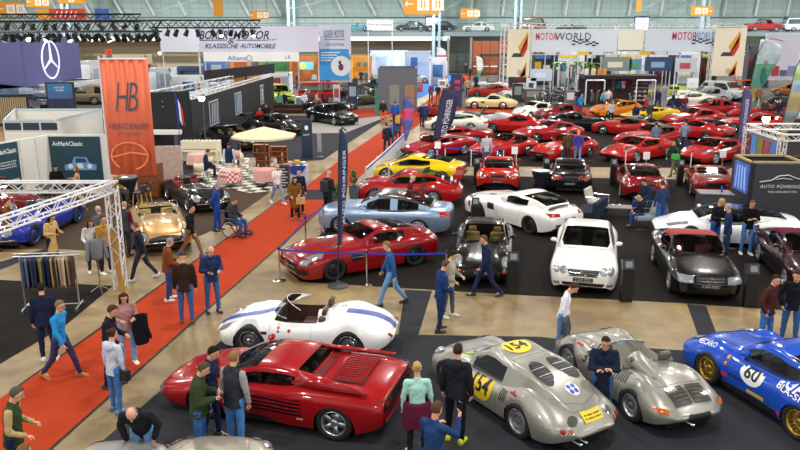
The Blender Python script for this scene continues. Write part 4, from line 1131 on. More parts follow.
def c154_dec(c):
 X = c.X; ye = plain('e9c92a', .45); bk = plain('17171a', .5); wt = plain('e8ebee', .4); bl = plain('2f55a8', .4); al = ALU
 D('number_roundel', 'L', ell(1.88, .58, .32, .30), ye, sym=True)(c)
 for q in ('L', 'Rt'):
  sx = -1 if q == 'L' else 1
  vs, fs = txt('154', 0, 0, .46, .32, 0, sx, 1); decal(c, 'race_number', q, ([(X(1.88)+a, b+.59) for a, b in vs], fs), bk, .012)
  for k in range(4):
   vs, fs = rect(0, 0, .018, .2); decal(c, 'louver', q, ([(X(2.42+.045*k)+a, b+.62) for a, b in vs], fs), bk, .008)
  vs, fs = txt('RAUTE', 0, 0, .2, .18, 0, sx, 1); decal(c, 'red_sticker', q, ([(X(2.72)+a, b+.70) for a, b in vs], fs), plain('c23a34'), .01)
 cb = Car(); cb.bvh = c.cbvh; cb.root = c.root; cb.S = c.S; cb.X = X
 vs, fs = ell(0, 0, .26, .3); decal(cb, 'roof_roundel', 'T', ([(X(1.95)+a, b+.0) for a, b in vs], fs), ye, .008)
 vs, fs = txt('154', 0, 0, .42, .26); decal(cb, 'roof_number', 'T', ([(X(1.95)+b, -a) for a, b in vs], fs), bk, .016)
 vs, fs = txt('FLYER', 0, 0, .5, .09); decal(c, 'bonnet_lettering', 'T', ([(X(.8)+b, -a) for a, b in vs], fs), plain('4f8fc4'), .008)
 vs, fs = rect(0, 0, .12, .2); decal(c, 'green_sticker', 'T', ([(X(1.0)+a, b+.36) for a, b in vs], fs), plain('9ac24a'), .008)
 for q in (1, -1):
  D('engine_window', 'T', ell(2.92, .25*q, .34, .17, .22*q), GRILLE, off=.006)(cb)
  for k in range(2): D('window_bar', 'T', rect(2.82+.2*k, .25*q, .018, .3), ALU, off=.016)(cb)
  for k in range(7): D('louver_slat', 'T', ell(2.68+.08*k, .25*q, .02, .13-.012*abs(k-3)), plain('2c2d2f', .4), off=.012)(cb)
 D('blue_emblem', 'T', ell(3.42, 0, .13, .13), wt)(cb)
 for k in range(4):
  a = pi/4+pi/2*k; D('emblem_mark', 'T', ell(3.42+.07*cos(a), .07*sin(a), .045, .04), bl, off=.012)(cb)
 D('tail_grille', 'T', ell(3.86, .40, .07, .1), CHROME, sym=True)(c)
 D('yellow_plate', 'R', rect(0, .66, .42, .13), ye, off=.02)(c)
 vs, fs = txt('PLATE', 0, .66, .34, .05, 0, -1); decal(c, 'plate_lettering', 'R', (vs, fs), bk, .028)
 disc_lamp('tail_light', 'R', .62, .52, .04, REDL)(c); disc_lamp('turn_signal', 'R', .50, .52, .035, ORANGEL)(c)
 tubes('exhaust_pipe', [[(3.3, .2, .26), (4.04, .2, .27)], [(3.3, .34, .26), (4.04, .34, .27)]], .025, CHROME)(c)
 disc_lamp('headlight', 'F', .56, .62, .1, LAMP)(c)
 seams([('L2', [(1.35, .35), (1.35, .82)]), ('L2', [(2.32, .32), (2.36, .84)]), ('L2', [(1.35, .35), (2.32, .32)]), ('T2', [(.3, .35), (1.1, .46)])])(c)
 f = seams([('T2', [(2.35, .64), (2.6, .66), (3.2, .56), (3.6, .36), (3.72, 0)]), ('T', [(2.35, -.5), (2.35, .5)])]); c2 = c.bvh; c.bvh = c.cbvh; f(c); c.bvh = c2
C154 = dict(L=4.05, W=1.62, fo=.82, wb=2.1, R=.32, rim='disc', rimm=ALU, tw=.17,
 deck=[(0, .44), (.1, .56), (.4, .66), (.9, .74), (1.3, .82), (2.4, .88), (3.0, .90), (3.5, .84), (3.85, .70), (4.05, .5)],
 low=[(0, .34), (.15, .22), (.5, .17), (3.4, .18), (3.8, .3), (4.05, .42)], plan=planp(4.05, .81, .45, .5, .97), zm=[(0, .42), (1, .5), (4.05, .46)], ne=2.0,
 bumps=[(.7, .56, .15, .5, .15), (3.0, .58, .12, .55, .18)],
 cab=dict(x=(1.2, 1.72, 2.2, 3.78), zr=1.2, wb=.66, tum=.45, fb=.15, taper=.42, A=1.45, C=2.35, B=[2.12], solid_rear=True), seatx=2.0, dec=[c154_dec])
C154['hole_rear'] = 1.3
def spy_dec(c):
 X = c.X; bk = plain('17171a', .5)
 screen(1.36, 1.42, .5, .79, .87, ALU)(c)
 bm = bmesh.new(); rows = []
 for t, r, z in ((0, .17, .98), (.1, .2, 1.04), (.35, .17, 1.0), (.7, .1, .93), (1.05, .03, .86)):
  rows.append([bm.verts.new((X(2.22+t), .26+r*cos(a), z-.16+ (.17*r/.2)*sin(a)+ .02)) for a in [pi*i/10 for i in range(-1, 12)]])
 for a, b in zip(rows[:-1], rows[1:]):
  for i in range(len(a)-1): bm.faces.new((a[i], a[i+1], b[i+1], b[i]))
 bm.faces.new(rows[0]); bobj('head_fairing', bm, c.paint, c.root, True)
 for q in (1, -1):
  for k in range(6): D('fender_louver', 'T', shape_quad([(2.25+.07*k, q*.55), (2.28+.07*k, q*.55), (2.30+.07*k, q*.72), (2.27+.07*k, q*.72)], 2, 6), GRILLE)(c)
  D('chrome_grille', 'T', rect(3.46, .2*q, .36, .34), CHROME, off=.02, bulge=.02)(c)
  for k in range(4): D('grille_slat', 'T', rect(3.34+.07*k, .19*q, .012, .28), GREYM, off=.045)(c)
 D('turn_signal', 'R', ell(.62, .52, .1, .04), ORANGEL, sym=True, bulge=.02)(c)
 D('licence_plate', 'R', rect(0, .42, .46, .1), plain('202226'), off=.02)(c)
 tubes('exhaust_pipe', [[(3.0, .1, .24), (3.8, .1, .26)]], .03, CHROME)(c)
 D('red_trim', 'T', rect(1.85, -.53, .9, .02), plain('8c2020'), off=.01)(c)
 for q in ('L', 'Rt'):
  sx = -1 if q == 'L' else 1
  vs, fs = txt('3', 0, 0, .13, .2, 0, sx, 1); decal(c, 'race_number', q, ([(X(1.35)+a, b+.6) for a, b in vs], fs), bk, .01)
  vs, fs = rect(0, 0, .2, .17); decal(c, 'red_badge', q, ([(X(1.02)+a, b+.78) for a, b in vs], fs), plain('b8262a'), .01)
  vs, fs = txt('CLUB', 0, 0, .15, .06, 0, sx, 1); decal(c, 'badge_lettering', q, ([(X(1.02)+a, b+.78) for a, b in vs], fs), plain('f2f2f2'), .016)
 disc_lamp('headlight', 'F', .52, .58, .09, LAMP)(c)
 seams([('L2', [(1.5, .35), (1.5, .78)]), ('L2', [(2.2, .32), (2.2, .78)]), ('T', [(2.3, -.5), (2.3, .5)]), ('T2', [(2.3, .5), (3.2, .48)]), ('T', [(3.2, -.48), (3.2, .48)]), ('T2', [(.3, .3), (1.2, .42)])])(c)
 tubes('wing_mirror', [[(1.5, .66, .82), (1.5, .68, .93), (1.56, .68, .93)]], .02, CHROME)(c)
SPY = dict(dashz=.7, L=3.78, W=1.56, fo=.78, wb=2.1, R=.31, rim='disc', rimm=ALU, tw=.17, tub='a8a49a',
 deck=[(0, .42), (.1, .52), (.4, .62), (.9, .72), (1.3, .78), (2.2, .80), (2.8, .82), (3.3, .74), (3.65, .58), (3.78, .46)],
 low=[(0, .32), (.15, .2), (.5, .16), (3.2, .17), (3.6, .28), (3.78, .38)], plan=planp(3.78, .78, .5, .6, .96), zm=[(0, .42), (1, .5), (3.78, .44)], ne=2.0,
 bumps=[(.72, .54, .15, .48, .14), (2.88, .56, .13, .5, .17)], open=(1.42, 2.25, .52), seatx=2.0, seat='5d5550', dec=[spy_dec])
def bird_dec(c):
 X = c.X; bl = plain('24409a', .35)
 D('blue_stripe', 'T', rect(.72, .0, 1.2, .26), bl)(c); D('blue_stripe', 'T', rect(3.42, .0, 1.1, .26), bl)(c)
 D('blue_stripe', 'F', rect(0, .42, .26, .2), bl)(c)
 bm = bmesh.new(); n = 10; A = []; B = []; fr = bmesh.new()
 for i in range(n+1):
  a = -1+2*i/n; s = .42*abs(a)**2.2
  A.append(Vector((X(1.22+s), a*.6, .80+.02*a*a))); B.append(Vector((X(1.52+s), a*.5, 1.12-.14*a*a)))
 for i in range(n): bm.faces.new([bm.verts.new(p) for p in (A[i], A[i+1], B[i+1], B[i])])
 poly_tube(fr, B, .008); poly_tube(fr, A, .008); o = bobj('windscreen_frame', fr, WALU, c.root, True); bobj('windscreen', bm, glass_mat(), o, True)
 D('side_vent', 'L', rect(1.15, .52, .16, .06), GRILLE, sym=True)(c)
 D('round_badge', 'L', ell(1.72, .58, .035, .035), plain('b02626'), sym=True)(c)
 for k, col in enumerate(('3a5aa8', 'c73a2e', 'e0c23a', '2a2a2a')): D('flag_sticker', 'L', rect(1.48, .56+.07*k, .05, .045), plain(col), sym=True)(c)
 bm = bmesh.new(); rows = []
 for t, r in ((0, .19), (.15, .2), (.5, .15), (.95, .03)):
  rows.append([bm.verts.new((X(2.3+t), .27+r*cos(a), .78+r*.8*sin(a))) for a in [pi*i/10 for i in range(11)]])
 for a, b in zip(rows[:-1], rows[1:]):
  for i in range(10): bm.faces.new((a[i], a[i+1], b[i+1], b[i]))
 bm.faces.new(rows[0]); bobj('headrest_fairing', bm, c.paint, c.root, True)
 D('filler_cap', 'T', ell(2.75, -.3, .05, .05), CHROME, bulge=.02)(c)
 disc_lamp('headlight', 'F', .5, .52, .09, LAMP)(c); disc_lamp('tail_light', 'R', .5, .5, .04, REDL)(c)
 seams([('L2', [(1.25, .3), (1.3, .72)]), ('L2', [(2.2, .3), (2.2, .74)]), ('T', [(2.55, -.6), (2.55, .6)]), ('T2', [(.3, .3), (1.1, .55)])])(c)
BIRD = dict(dashz=.72, L=3.95, W=1.6, fo=.82, wb=2.2, R=.32, rim='wire', rimm=CHROME, tw=.17, tub='4a2c22',
 deck=[(0, .4), (.1, .48), (.4, .58), (.9, .68), (1.3, .78), (2.2, .80), (2.9, .82), (3.5, .76), (3.85, .62), (3.95, .5)],
 low=[(0, .3), (.15, .2), (.5, .16), (3.4, .17), (3.8, .28), (3.95, .38)], plan=planp(3.95, .8, .5, .6, .96), zm=[(0, .4), (1, .48), (3.95, .46)], ne=2.1,
 bumps=[(.82, .56, .17, .48, .15), (3.0, .58, .14, .5, .18)], open=(1.35, 2.3, .55), seatx=2.05, seat='4f3226', dec=[bird_dec])
SAL = dict(L=4.6, W=1.7, fo=.85, wb=2.72, R=.34, rim='cap', rimm=CHROME, tw=.17,
 deck=[(0, .56), (.1, .78), (.5, .90), (1.0, .96), (1.5, 1.0), (2.6, .98), (3.6, .98), (4.2, .88), (4.5, .7), (4.6, .56)],
 low=[(0, .4), (.15, .3), (.5, .22), (4.0, .22), (4.4, .32), (4.6, .42)], plan=planp(4.6, .85, .6, .55, .97), zm=[(0, .5), (1, .6), (4.6, .55)], ne=2.2,
 bumps=[(.8, .62, .06, .5, .16)], cab=dict(x=(1.45, 1.95, 3.0, 3.95), zr=1.46, wb=.76, tum=.3, fb=.1, taper=.25, A=1.7, C=3.4, B=[2.55]), seatx=2.3, rearseat=True, seat='7a3a22',
 dec=[lambda c: classic_front(c, gw=.36, gh=.34, gz=.62, lz=.72), bumper('F', .45), seams([('L2', [(1.7, .35), (1.65, .95)]), ('L2', [(2.6, .35), (2.6, .96)]), ('L2', [(3.3, .5), (3.3, .96)]), ('L2', [(.8, .78), (4.2, .72)])])])
SUV = dict(L=4.5, W=1.85, fo=.85, wb=2.6, R=.38, rim='five', tw=.24, deck=[(0, .8), (.06, .95), (.4, 1.05), (1.2, 1.1), (3, 1.1), (4.3, 1.1), (4.5, 1.0)], low=lowp(4.5, .36, .3, .36), plan=planp(4.5, .92, .84, .86, .99), zm=[(0, .7), (4.5, .75)], ne=3.6,
 cab=dict(x=(1.15, 1.6, 4.0, 4.42), zr=1.78, wb=.86, tum=.2, fb=.02, taper=.03, A=1.3, C=4.1, B=[2.2, 3.1]), seatx=2.1, rearseat=True,
 dec=[D('headlight', 'F', rect(.66, .86, .3, .16), LAMP, sym=True), D('grille', 'F', rect(0, .84, .9, .16), GRILLE), bumper('F', .55, .96, .06, DARK), D('tail_light', 'R', rect(.76, .9, .14, .3), REDL, sym=True), seams([('L2', [(1.35, .45), (1.3, 1.05)]), ('L2', [(2.2, .45), (2.2, 1.05)])]), mirrors(1.4, 1.1, m=DARK)])
VAN = mk(SUV, L=4.3, fo=.7, wb=2.4, low=lowp(4.3, .36, .3, .36), plan=planp(4.3, .87, .84, .86, .99), W=1.75, R=.33, deck=[(0, .8), (.06, 1.0), (.3, 1.1), (1, 1.12), (3, 1.12), (4.1, 1.12), (4.3, 1.0)],
 cab=dict(x=(.15, .55, 3.9, 4.2), zr=1.93, wb=.80, tum=.12, fb=.02, taper=.03, A=.35, C=3.9, B=[1.4, 2.4, 3.2]), seatx=1.2, dec=[disc_lamp('headlight', 'F', .6, .8, .1, LAMP), bumper('F', .5, .96, .05, WALU), seams([('L2', [(1.4, .45), (1.4, 1.05)])])])
PICK = mk(SUV, L=5.0, fo=.85, wb=3.0, low=lowp(5.0, .4, .34, .4), plan=planp(5.0, .92, .84, .86, .99), deck=[(0, .85), (.06, 1.0), (.4, 1.08), (1.3, 1.12), (3, 1.12), (4.8, 1.12), (5.0, 1.05)], cab=dict(x=(1.3, 1.75, 3.0, 3.3), zr=1.75, wb=.84, tum=.2, fb=.0, taper=.03, A=1.5, C=3.1, B=[2.4]), open=(3.5, 4.85, .75))
PICK['rearseat'] = False
TRUCK4 = mk(SUV, rearseat=True)
def bug_dec(c):
 disc_lamp('headlight', 'F', .36, .62, .12, LAMP)(c); bumper('F', .36, .8, .03)(c)
 D('grille', 'F', shape_quad([(-.12, .36), (.12, .36), (.2, .8), (-.2, .8)]), GRILLE, off=.01)(c); D('grille_surround', 'F', ell(0, .6, .24, .3, hole=.9, rings=1), CHROME, off=.014)(c)
 X = c.X; seams([('L2', [(1.9, .35), (1.85, .9)]), ('L2', [(2.7, .35), (2.75, .9)]), ('T2', [(.3, .2), (1.6, .42)])])(c)
 screen(1.75, 1.9, .5, .95, 1.22)(c)
BUG = dict(L=4.7, W=1.75, fo=.85, wb=2.9, R=.36, rim='wire', rimm=mat('blue_wire', '24408f', .3, .4, .5), tw=.16,
 deck=[(0, .6), (.1, .82), (.5, .92), (1.0, .97), (1.7, .98), (2.6, .96), (3.4, .94), (4.0, .84), (4.5, .62), (4.7, .45)],
 low=[(0, .4), (.15, .3), (.5, .22), (4.2, .22), (4.5, .28), (4.7, .36)], plan=planp(4.7, .875, .4, .4, .94), zm=[(0, .5), (1, .55), (4.7, .42)], ne=1.8,
 bumps=[(.8, .62, .1, .55, .2), (3.7, .6, .08, .6, .2)], open=(1.9, 2.8, .5), seatx=2.6, seat='2d3a5c', dec=[bug_dec])
MCL = mk(MID, rim='ten', rimm=mat('black_rim', '17181a', .3, .6), roof=mat('black_roof', '101114', .15, 0, .9), seat='1a1a1a')
MODELS = dict(MID=(MID, 'c01a1a'), TR=(TR, 'b3141a'), WEDGE=(WEDGE, 'b81c20'), SLS=(SLS, '8c0f16'), SLSB=(SLSB, 'ecebe6'), P11=(P11, '1a1512'), GT3=(GT3, 'bb1e1e'), RSR=(RSR, '1b4fc0'),
 CLK=(CLK, 'ecebe4'), M3=(M3, '8ba0bd'), SL=(SL, '0e0e10'), ROAD=(ROAD, '101314'), ROADBIG=(ROADBIG, 'b98f5a'), GULL=(GULL, 'ddd6a8'), DAYT=(DAYT, 'c02020'), FOLD=(FOLD, 'c02020'), GT12=(GT12, 'c02020'),
 GT12S=(GT12S, 'c02020'), P356=(P356, 'e4e4e0'), C154=(C154, 'a19f96'), SPY=(SPY, '9a9890'), BIRD=(BIRD, 'eef0ee'), SAL=(SAL, '6f1218'), SUV=(SUV, '4a4f55'), VAN=(VAN, 'c02424'), PICK=(PICK, 'b02025'), BUG=(BUG, '1c2f9a'), MCL=(MCL, 'eeeeee'))
PROTO = {}
METAL = {'C154', 'SPY', 'M3', 'ROADBIG'}
def car_at(model, col, center, heading, label, group=None, z=0., metal=None):
 S, c0 = MODELS[model]; col = col or c0; mt = (model in METAL) if metal is None else metal
 mm = (.45 if model in ('C154', 'SPY') else .5) if mt else 0.
 if model not in PROTO:
  c = build_car(S, paint(col, mm, .3 if mt else .22)); PROTO[model] = (c.root, paint(col, mm).name, mt); r = c.root
 else:
  src, pn, _ = PROTO[model]; r = copy_tree(src, None, {pn: paint(col, mm)})
 return place_car(r, center, heading, label, group, z)
def car_px(model, col, pf, pr, label, side='L', **k):
 S = MODELS[model][0]; c, h = car_side(pf, pr, S['wb'], S['W']/2-.05, side)
 return car_at(model, col, c, h, label, **k)
PEOPLE = []
def add(lab, hx_, hy_, face, pose='stand', **k): PEOPLE.append((lab, hx_, hy_, face, pose, k))
J = lambda c: ('jacket', c)
add('bald man in a black hooded jacket bending forward with hands on his thighs', 139, 392, -85, 'bend', top=('jacket', '24242a'), legs=('slim', '6f9ac8'), hair=('bald', '8a7a70'), h=1.8)
add('woman in a pale grey hooded sweatshirt with blue jeans from behind', 109, 328, 60, 'stand', top=('sweater', 'c6cbdc'), legs=('slim', '4a74ac'), hair=('bun', '4a3020'), h=1.68, shoes='5a7ab0')
add('man in a dark jacket standing close to the woman in pink', 105, 303, 0, 'hold', top=J('23252e'), legs=('slim', '1f2230'), h=1.78, shoes='2a2a30')
add('woman in a dusty pink sweater with light wide jeans looking down', 122, 289, -60, 'phone', top=('sweater', 'b58a86'), legs=('wide', '86a6cc'), hair=('long', '4a2a20'), h=1.68, shoes='efe8dc')
add('man in a bright blue sweater with brown shoes walking', 54, 296, -10, 'walk', top=('sweater', '2f8fd0'), legs=('slim', '3c3c62'), hair=('short', '7a6a50'), h=1.78, shoes='a8682c', glasses=True)
add('man in a dark navy suit seen from behind beside the clothes rack', 40, 283, 110, 'stand', top=J('20283e'), legs=('slim', '222a44'), hair=('short', '2a2220'), h=1.76, shoes='e8e8e8')
add('smiling man in a green quilted vest at the left edge', 6, 385, 10, 'hold', top=('sweater', 'b89a72'), vest='35452c', legs=('slim', '20284a'), hair=('short', '5a5048'), h=1.8)
add('brown haired person whose head shows at the bottom left edge', 18, 445, 60, 'stand', top=J('4a4a4e'), hair=('short', '7a5434'), h=1.75)
add('man in a flat cap and dark brown leather jacket on the red aisle', 182, 252, 100, 'stand', top=J('33251f'), legs=('slim', '3f5f90'), hair=('cap', '3a3a3e'), h=1.8, shoes='6a4428')
add('man with grey hair in a rust brown puffer coat on the red aisle', 165, 237, 30, 'hold', top=('puffer', '7a4424'), legs=('slim', '2f4a80'), hair=('short', '8a8480'), h=1.72, shoes='dadada')
add('man in a dark jacket striding right with white soled shoes', 138, 219, 190, 'walk', top=J('20242e'), legs=('slim', '30343e'), hair=('short', '6a4a34'), h=1.78, shoes='d8d8d8', vest='2a2e38')
add('balding man in a grey vest with wine red sleeves before the gold roadster', 122, 201, 80, 'hold', top=('sweater', '5a1a28'), vest='3a3c44', legs=('slim', '2a2c34'), hair=('short', 'a08a78'), h=1.76)
add('man in a black jacket and tan trousers walking past the gold roadster', 188, 202, -10, 'walk', top=J('1d2026'), legs=('slim', '8a6444'), hair=('short', '2c241e'), h=1.76, shoes='3a5a8a')
add('dark haired woman in a pale yellow coat with glasses', 48, 212, -20, 'phone', top=('coat', 'd0b072'), legs=('slim', '252a3a'), hair=('long', '2c1c16'), h=1.7, glasses=True)
add('man in a brown suit at the left edge under the truss', 3, 196, 10, 'walk', top=J('6a4a30'), legs=('slim', '7a5434'), hair=('short', '4a3424'), h=1.78)
add('long haired woman in a white top left of the tailor dummy', 89, 217, -60, 'hold', top=('sweater', 'e6e4e6'), legs=('slim', '30343c'), hair=('long', '5a3826'), h=1.68, shoes='efefef')
add('young man in a mustard jacket near the white truss post', 101, 214, -30, 'stand', top=J('b08444'), legs=('slim', '2a2c30'), hair=('short', '5f4026'), h=1.78, shoes='efefef')
add('older bald man standing behind the mustard jacket near the truss post', 99, 205, 150, 'stand', top=J('5a6068'), hair=('bald', 'a09890'), h=1.74)
add('bald man in a navy jacket and pale shirt with a phone on the red aisle', 209, 243, -60, 'phone', top=J('26365e'), vest=None, legs=('slim', '43648f'), hair=('bald', '6a5a50'), h=1.82, shoes='222')
add('man in royal blue overalls beside the wheelchair', 215, 181, 0, 'behind', top=J('27489a'), legs=('slim', '2a4a9c'), hair=('short', '9a9088'), h=1.78)
add('blond woman in a white T-shirt and light jeans walking', 276, 162, -50, 'walk', top=('tee', 'ece8ea'), legs=('slim', '7d9cc6'), hair=('short', 'cdae7c'), h=1.7, shoes='e8dcd2')
add('woman in a brown fur coat on the near red aisle', 294, 175, -75, 'hold', top=('coat', '80542c'), legs=('slim', '26242a'), hair=('long', '33221a'), h=1.7, scarf='3a3a40')
add('man in a dark navy coat behind the woman in the brown fur coat', 298, 168, -60, 'stand', top=('coat', '222b3c'), legs=('slim', '2a2a32'), hair=('short', '382a22'), h=1.8)
add('grey haired man in black with a dark backpack beside the plants', 327, 170, 60, 'hold', top=('jacket', '2a2a2e'), legs=('slim', '202024'), hair=('short', 'a8a4a0'), h=1.82)
add('man with a blue backpack and olive jacket on the far red aisle', 391, 120, 80, 'stand', top=J('4a5238'), legs=('slim', '3a5588'), hair=('cap', '33353a'), h=1.8)
add('man in a dark coat left of the man with the blue backpack', 387, 122, 100, 'walk', top=J('2a2c34'), legs=('slim', '2c3c5c'), hair=('short', '3a2e26'), h=1.76)
add('person in a yellow sleeved jacket with a blue skirted coat', 398, 112, 85, 'stand', top=('coat', '4a5a96'), vest='3a4a80', legs=('slim', '26242a'), hair=('short', '3a2c24'), h=1.72)
add('person in orange trousers beside the slim teal pillar', 383, 99, -90, 'stand', top=J('2c2c32'), legs=('wide', 'd8683a'), hair=('short', '2c2420'), h=1.74)
add('person in a bright blue jacket beyond the red aisle bend', 395, 101, 90, 'stand', top=J('2a58b8'), legs=('slim', '26304a'), h=1.76)
add('man in a blue jacket and jeans holding a magazine before the red gullwing', 391, 238, 180, 'walk', top=J('2d5794'), legs=('slim', '6a94c4'), hair=('short', '8a6444'), h=1.8, shoes='26262a')
add('man in a deep blue jacket with light hands left of the black coupe', 441, 259, 20, 'hold', top=J('233a6c'), legs=('slim', '26365e'), hair=('short', '5a4c42'), h=1.78, shoes='22242c')
add('man in a beige quilted vest behind the man in deep blue', 449.5, 248, -30, 'hold', top=('sweater', '8f8f84'), vest='b6ae9c', legs=('slim', '5a5e68'), hair=('short', '2e2622'), h=1.78, shoes='c8c8be')
add('man in dark navy walking left in front of the black coupe', 488, 231, 195, 'walk_b', top=J('222c4a'), legs=('slim', '283050'), hair=('short', '6a4a34'), h=1.8, shoes='2a2a2e')
add('man in a white long sleeved shirt holding a grey jacket', 565, 278, -20, 'lookdown', top=('shirt', 'e6e8f2'), legs=('slim', '5f82b4'), hair=('short', '4a3428'), h=1.78)
add('man in a dark coat with folded arms beside the silver open racer', 606, 332, -100, 'crossed', top=('coat', '20283c'), legs=('slim', '3a5a8c'), hair=('short', '3a2c26'), h=1.8, glasses=True, shoes='5a3428')
add('blond woman in a mint top with a wine red jacket round her waist', 417.5, 362, 95, 'stand', top=('shirt', 'a9d8cc'), legs=('slim', '26262a'), hair=('bun', 'b8945c'), h=1.7, shoes='d8d8d8')
add('man in a black hooded sweatshirt with yellow shoes beside the silver coupe', 457, 344, 70, 'stand', top=J('26262c'), legs=('slim', '1c1c22'), hair=('short', '3a2c26'), h=1.82, shoes='c8d02e')
add('man in a navy sweatshirt photographing with his phone', 433, 402, 50, 'camera', top=('sweater', '26406e'), legs=('slim', '2c3c5c'), hair=('short', '5a3e30'), h=1.78, glasses=True)
add('dark haired man in a blue vest and red shirt beside the red coupe nose', 206, 343, -20, 'hold', top=('sweater', '8c2028'), vest='22304e', legs=('slim', '1f2a44'), hair=('short', '261e1a'), h=1.8)
add('man in a green quilted jacket holding a phone', 195, 360, 10, 'phone', top=('puffer', '37442c'), legs=('slim', '3f69a4'), hair=('short', '5a4434'), h=1.78, shoes='d8d8d8')
add('man in a charcoal vest with grey sleeves looking at the red coupe', 231, 351, 65, 'stand', top=('sweater', '9a9a9c'), vest='33353b', legs=('slim', '4f86c8'), hair=('short', '8a6a48'), h=1.82, shoes='e0d8cc')
add('man in a wine brown leather jacket with hands in his pockets', 773, 272, -50, 'pockets', top=J('4a2824'), legs=('slim', '4272b0'), hair=('short', '3a2a22'), h=1.8)
add('man in a black jacket and grey T-shirt at the right edge', 798, 268, -110, 'pockets', top=J('1d2026'), legs=('slim', '3a5f98'), hair=('short', '3a2c24'), h=1.8)
add('blond young man in a black sweater looking down at his hands', 719, 196, -60, 'phone', top=('sweater', '1e2026'), legs=('slim', '2f5fa8'), hair=('short', 'b09060'), h=1.82, glasses=True)
add('grey haired man in a navy sweater before the white supercar', 731, 203, 150, 'stand', top=('sweater', '25345a'), legs=('slim', '2c3c5c'), hair=('short', '9c948c'), h=1.8)
add('man in a black sweatshirt with folded arms beside the white supercar', 752, 198, -95, 'crossed', top=('sweater', '15161a'), legs=('slim', '5a8ac8'), hair=('short', '6a5038'), h=1.82, shoes='e8e8e8')
add('man in a navy sweater and blue jeans carrying a tablet', 664, 180, 110, 'stand', top=('sweater', '2a3a5a'), legs=('slim', '2f5796'), hair=('short', '4a3a30'), h=1.84)
add('man in a brown jacket looking at the long nosed red coupe', 568.5, 130, 95, 'stand', top=J('54432e'), legs=('slim', '2c3038'), hair=('short', '8a7a68'), h=1.76)
add('person in a violet hooded jacket and yellow cap', 579, 130, 80, 'behind', top=J('4a4298'), legs=('slim', '6f9ccc'), hair=('beanie', 'd8ae2a'), h=1.74)
add('man in a pale grey sweatshirt from behind among the red cars', 487, 132, 90, 'stand', top=('sweater', 'b4bcc4'), legs=('slim', '3f5f90'), hair=('short', '4a4038'), h=1.82)
add('woman in a blue grey jacket between the second row red cars', 657, 122, 90, 'stand', top=J('6a7a94'), legs=('slim', '30343c'), hair=('short', '3a2c28'), h=1.7)
add('person in a grey blue top bending over the red grand tourer', 686, 120, 60, 'hold', top=('sweater', '7f8ca2'), legs=('slim', '3a4258'), hair=('short', '2c2420'), h=1.76)
add('man with a bright green shoulder bag walking between red cars', 676, 138, 210, 'walk', top=J('2c3630'), legs=('slim', '6a6a50'), hair=('short', '3a3028'), h=1.8)
add('older grey haired person in a maroon top beside the red winged coupe', 409.5, 174.5, -10, 'hold', top=('sweater', '6a1c34'), legs=('slim', '2a2c34'), hair=('short', 'b4b0ac'), h=1.7)
add('man in a navy vest with white sleeves standing in the cafe corner', 228, 142, 95, 'stand', top=('shirt', 'e6e8ee'), vest='24345c', legs=('slim', 'd8d4cc'), hair=('short', '4a382c'), h=1.78)
add('bald man in a grey jumper beside the black coupes', 234, 131, -60, 'stand', top=('sweater', '4a4e56'), legs=('slim', '26282e'), hair=('bald', '9a8a80'), h=1.8)
add('man in black at the counter beyond the black stand', 266, 103, -90, 'hold', top=J('2a2a2e'), h=1.78); add('person in a red top at the black stand end', 259, 107, -60, 'stand', top=('sweater', 'b82c2a'), h=1.68)
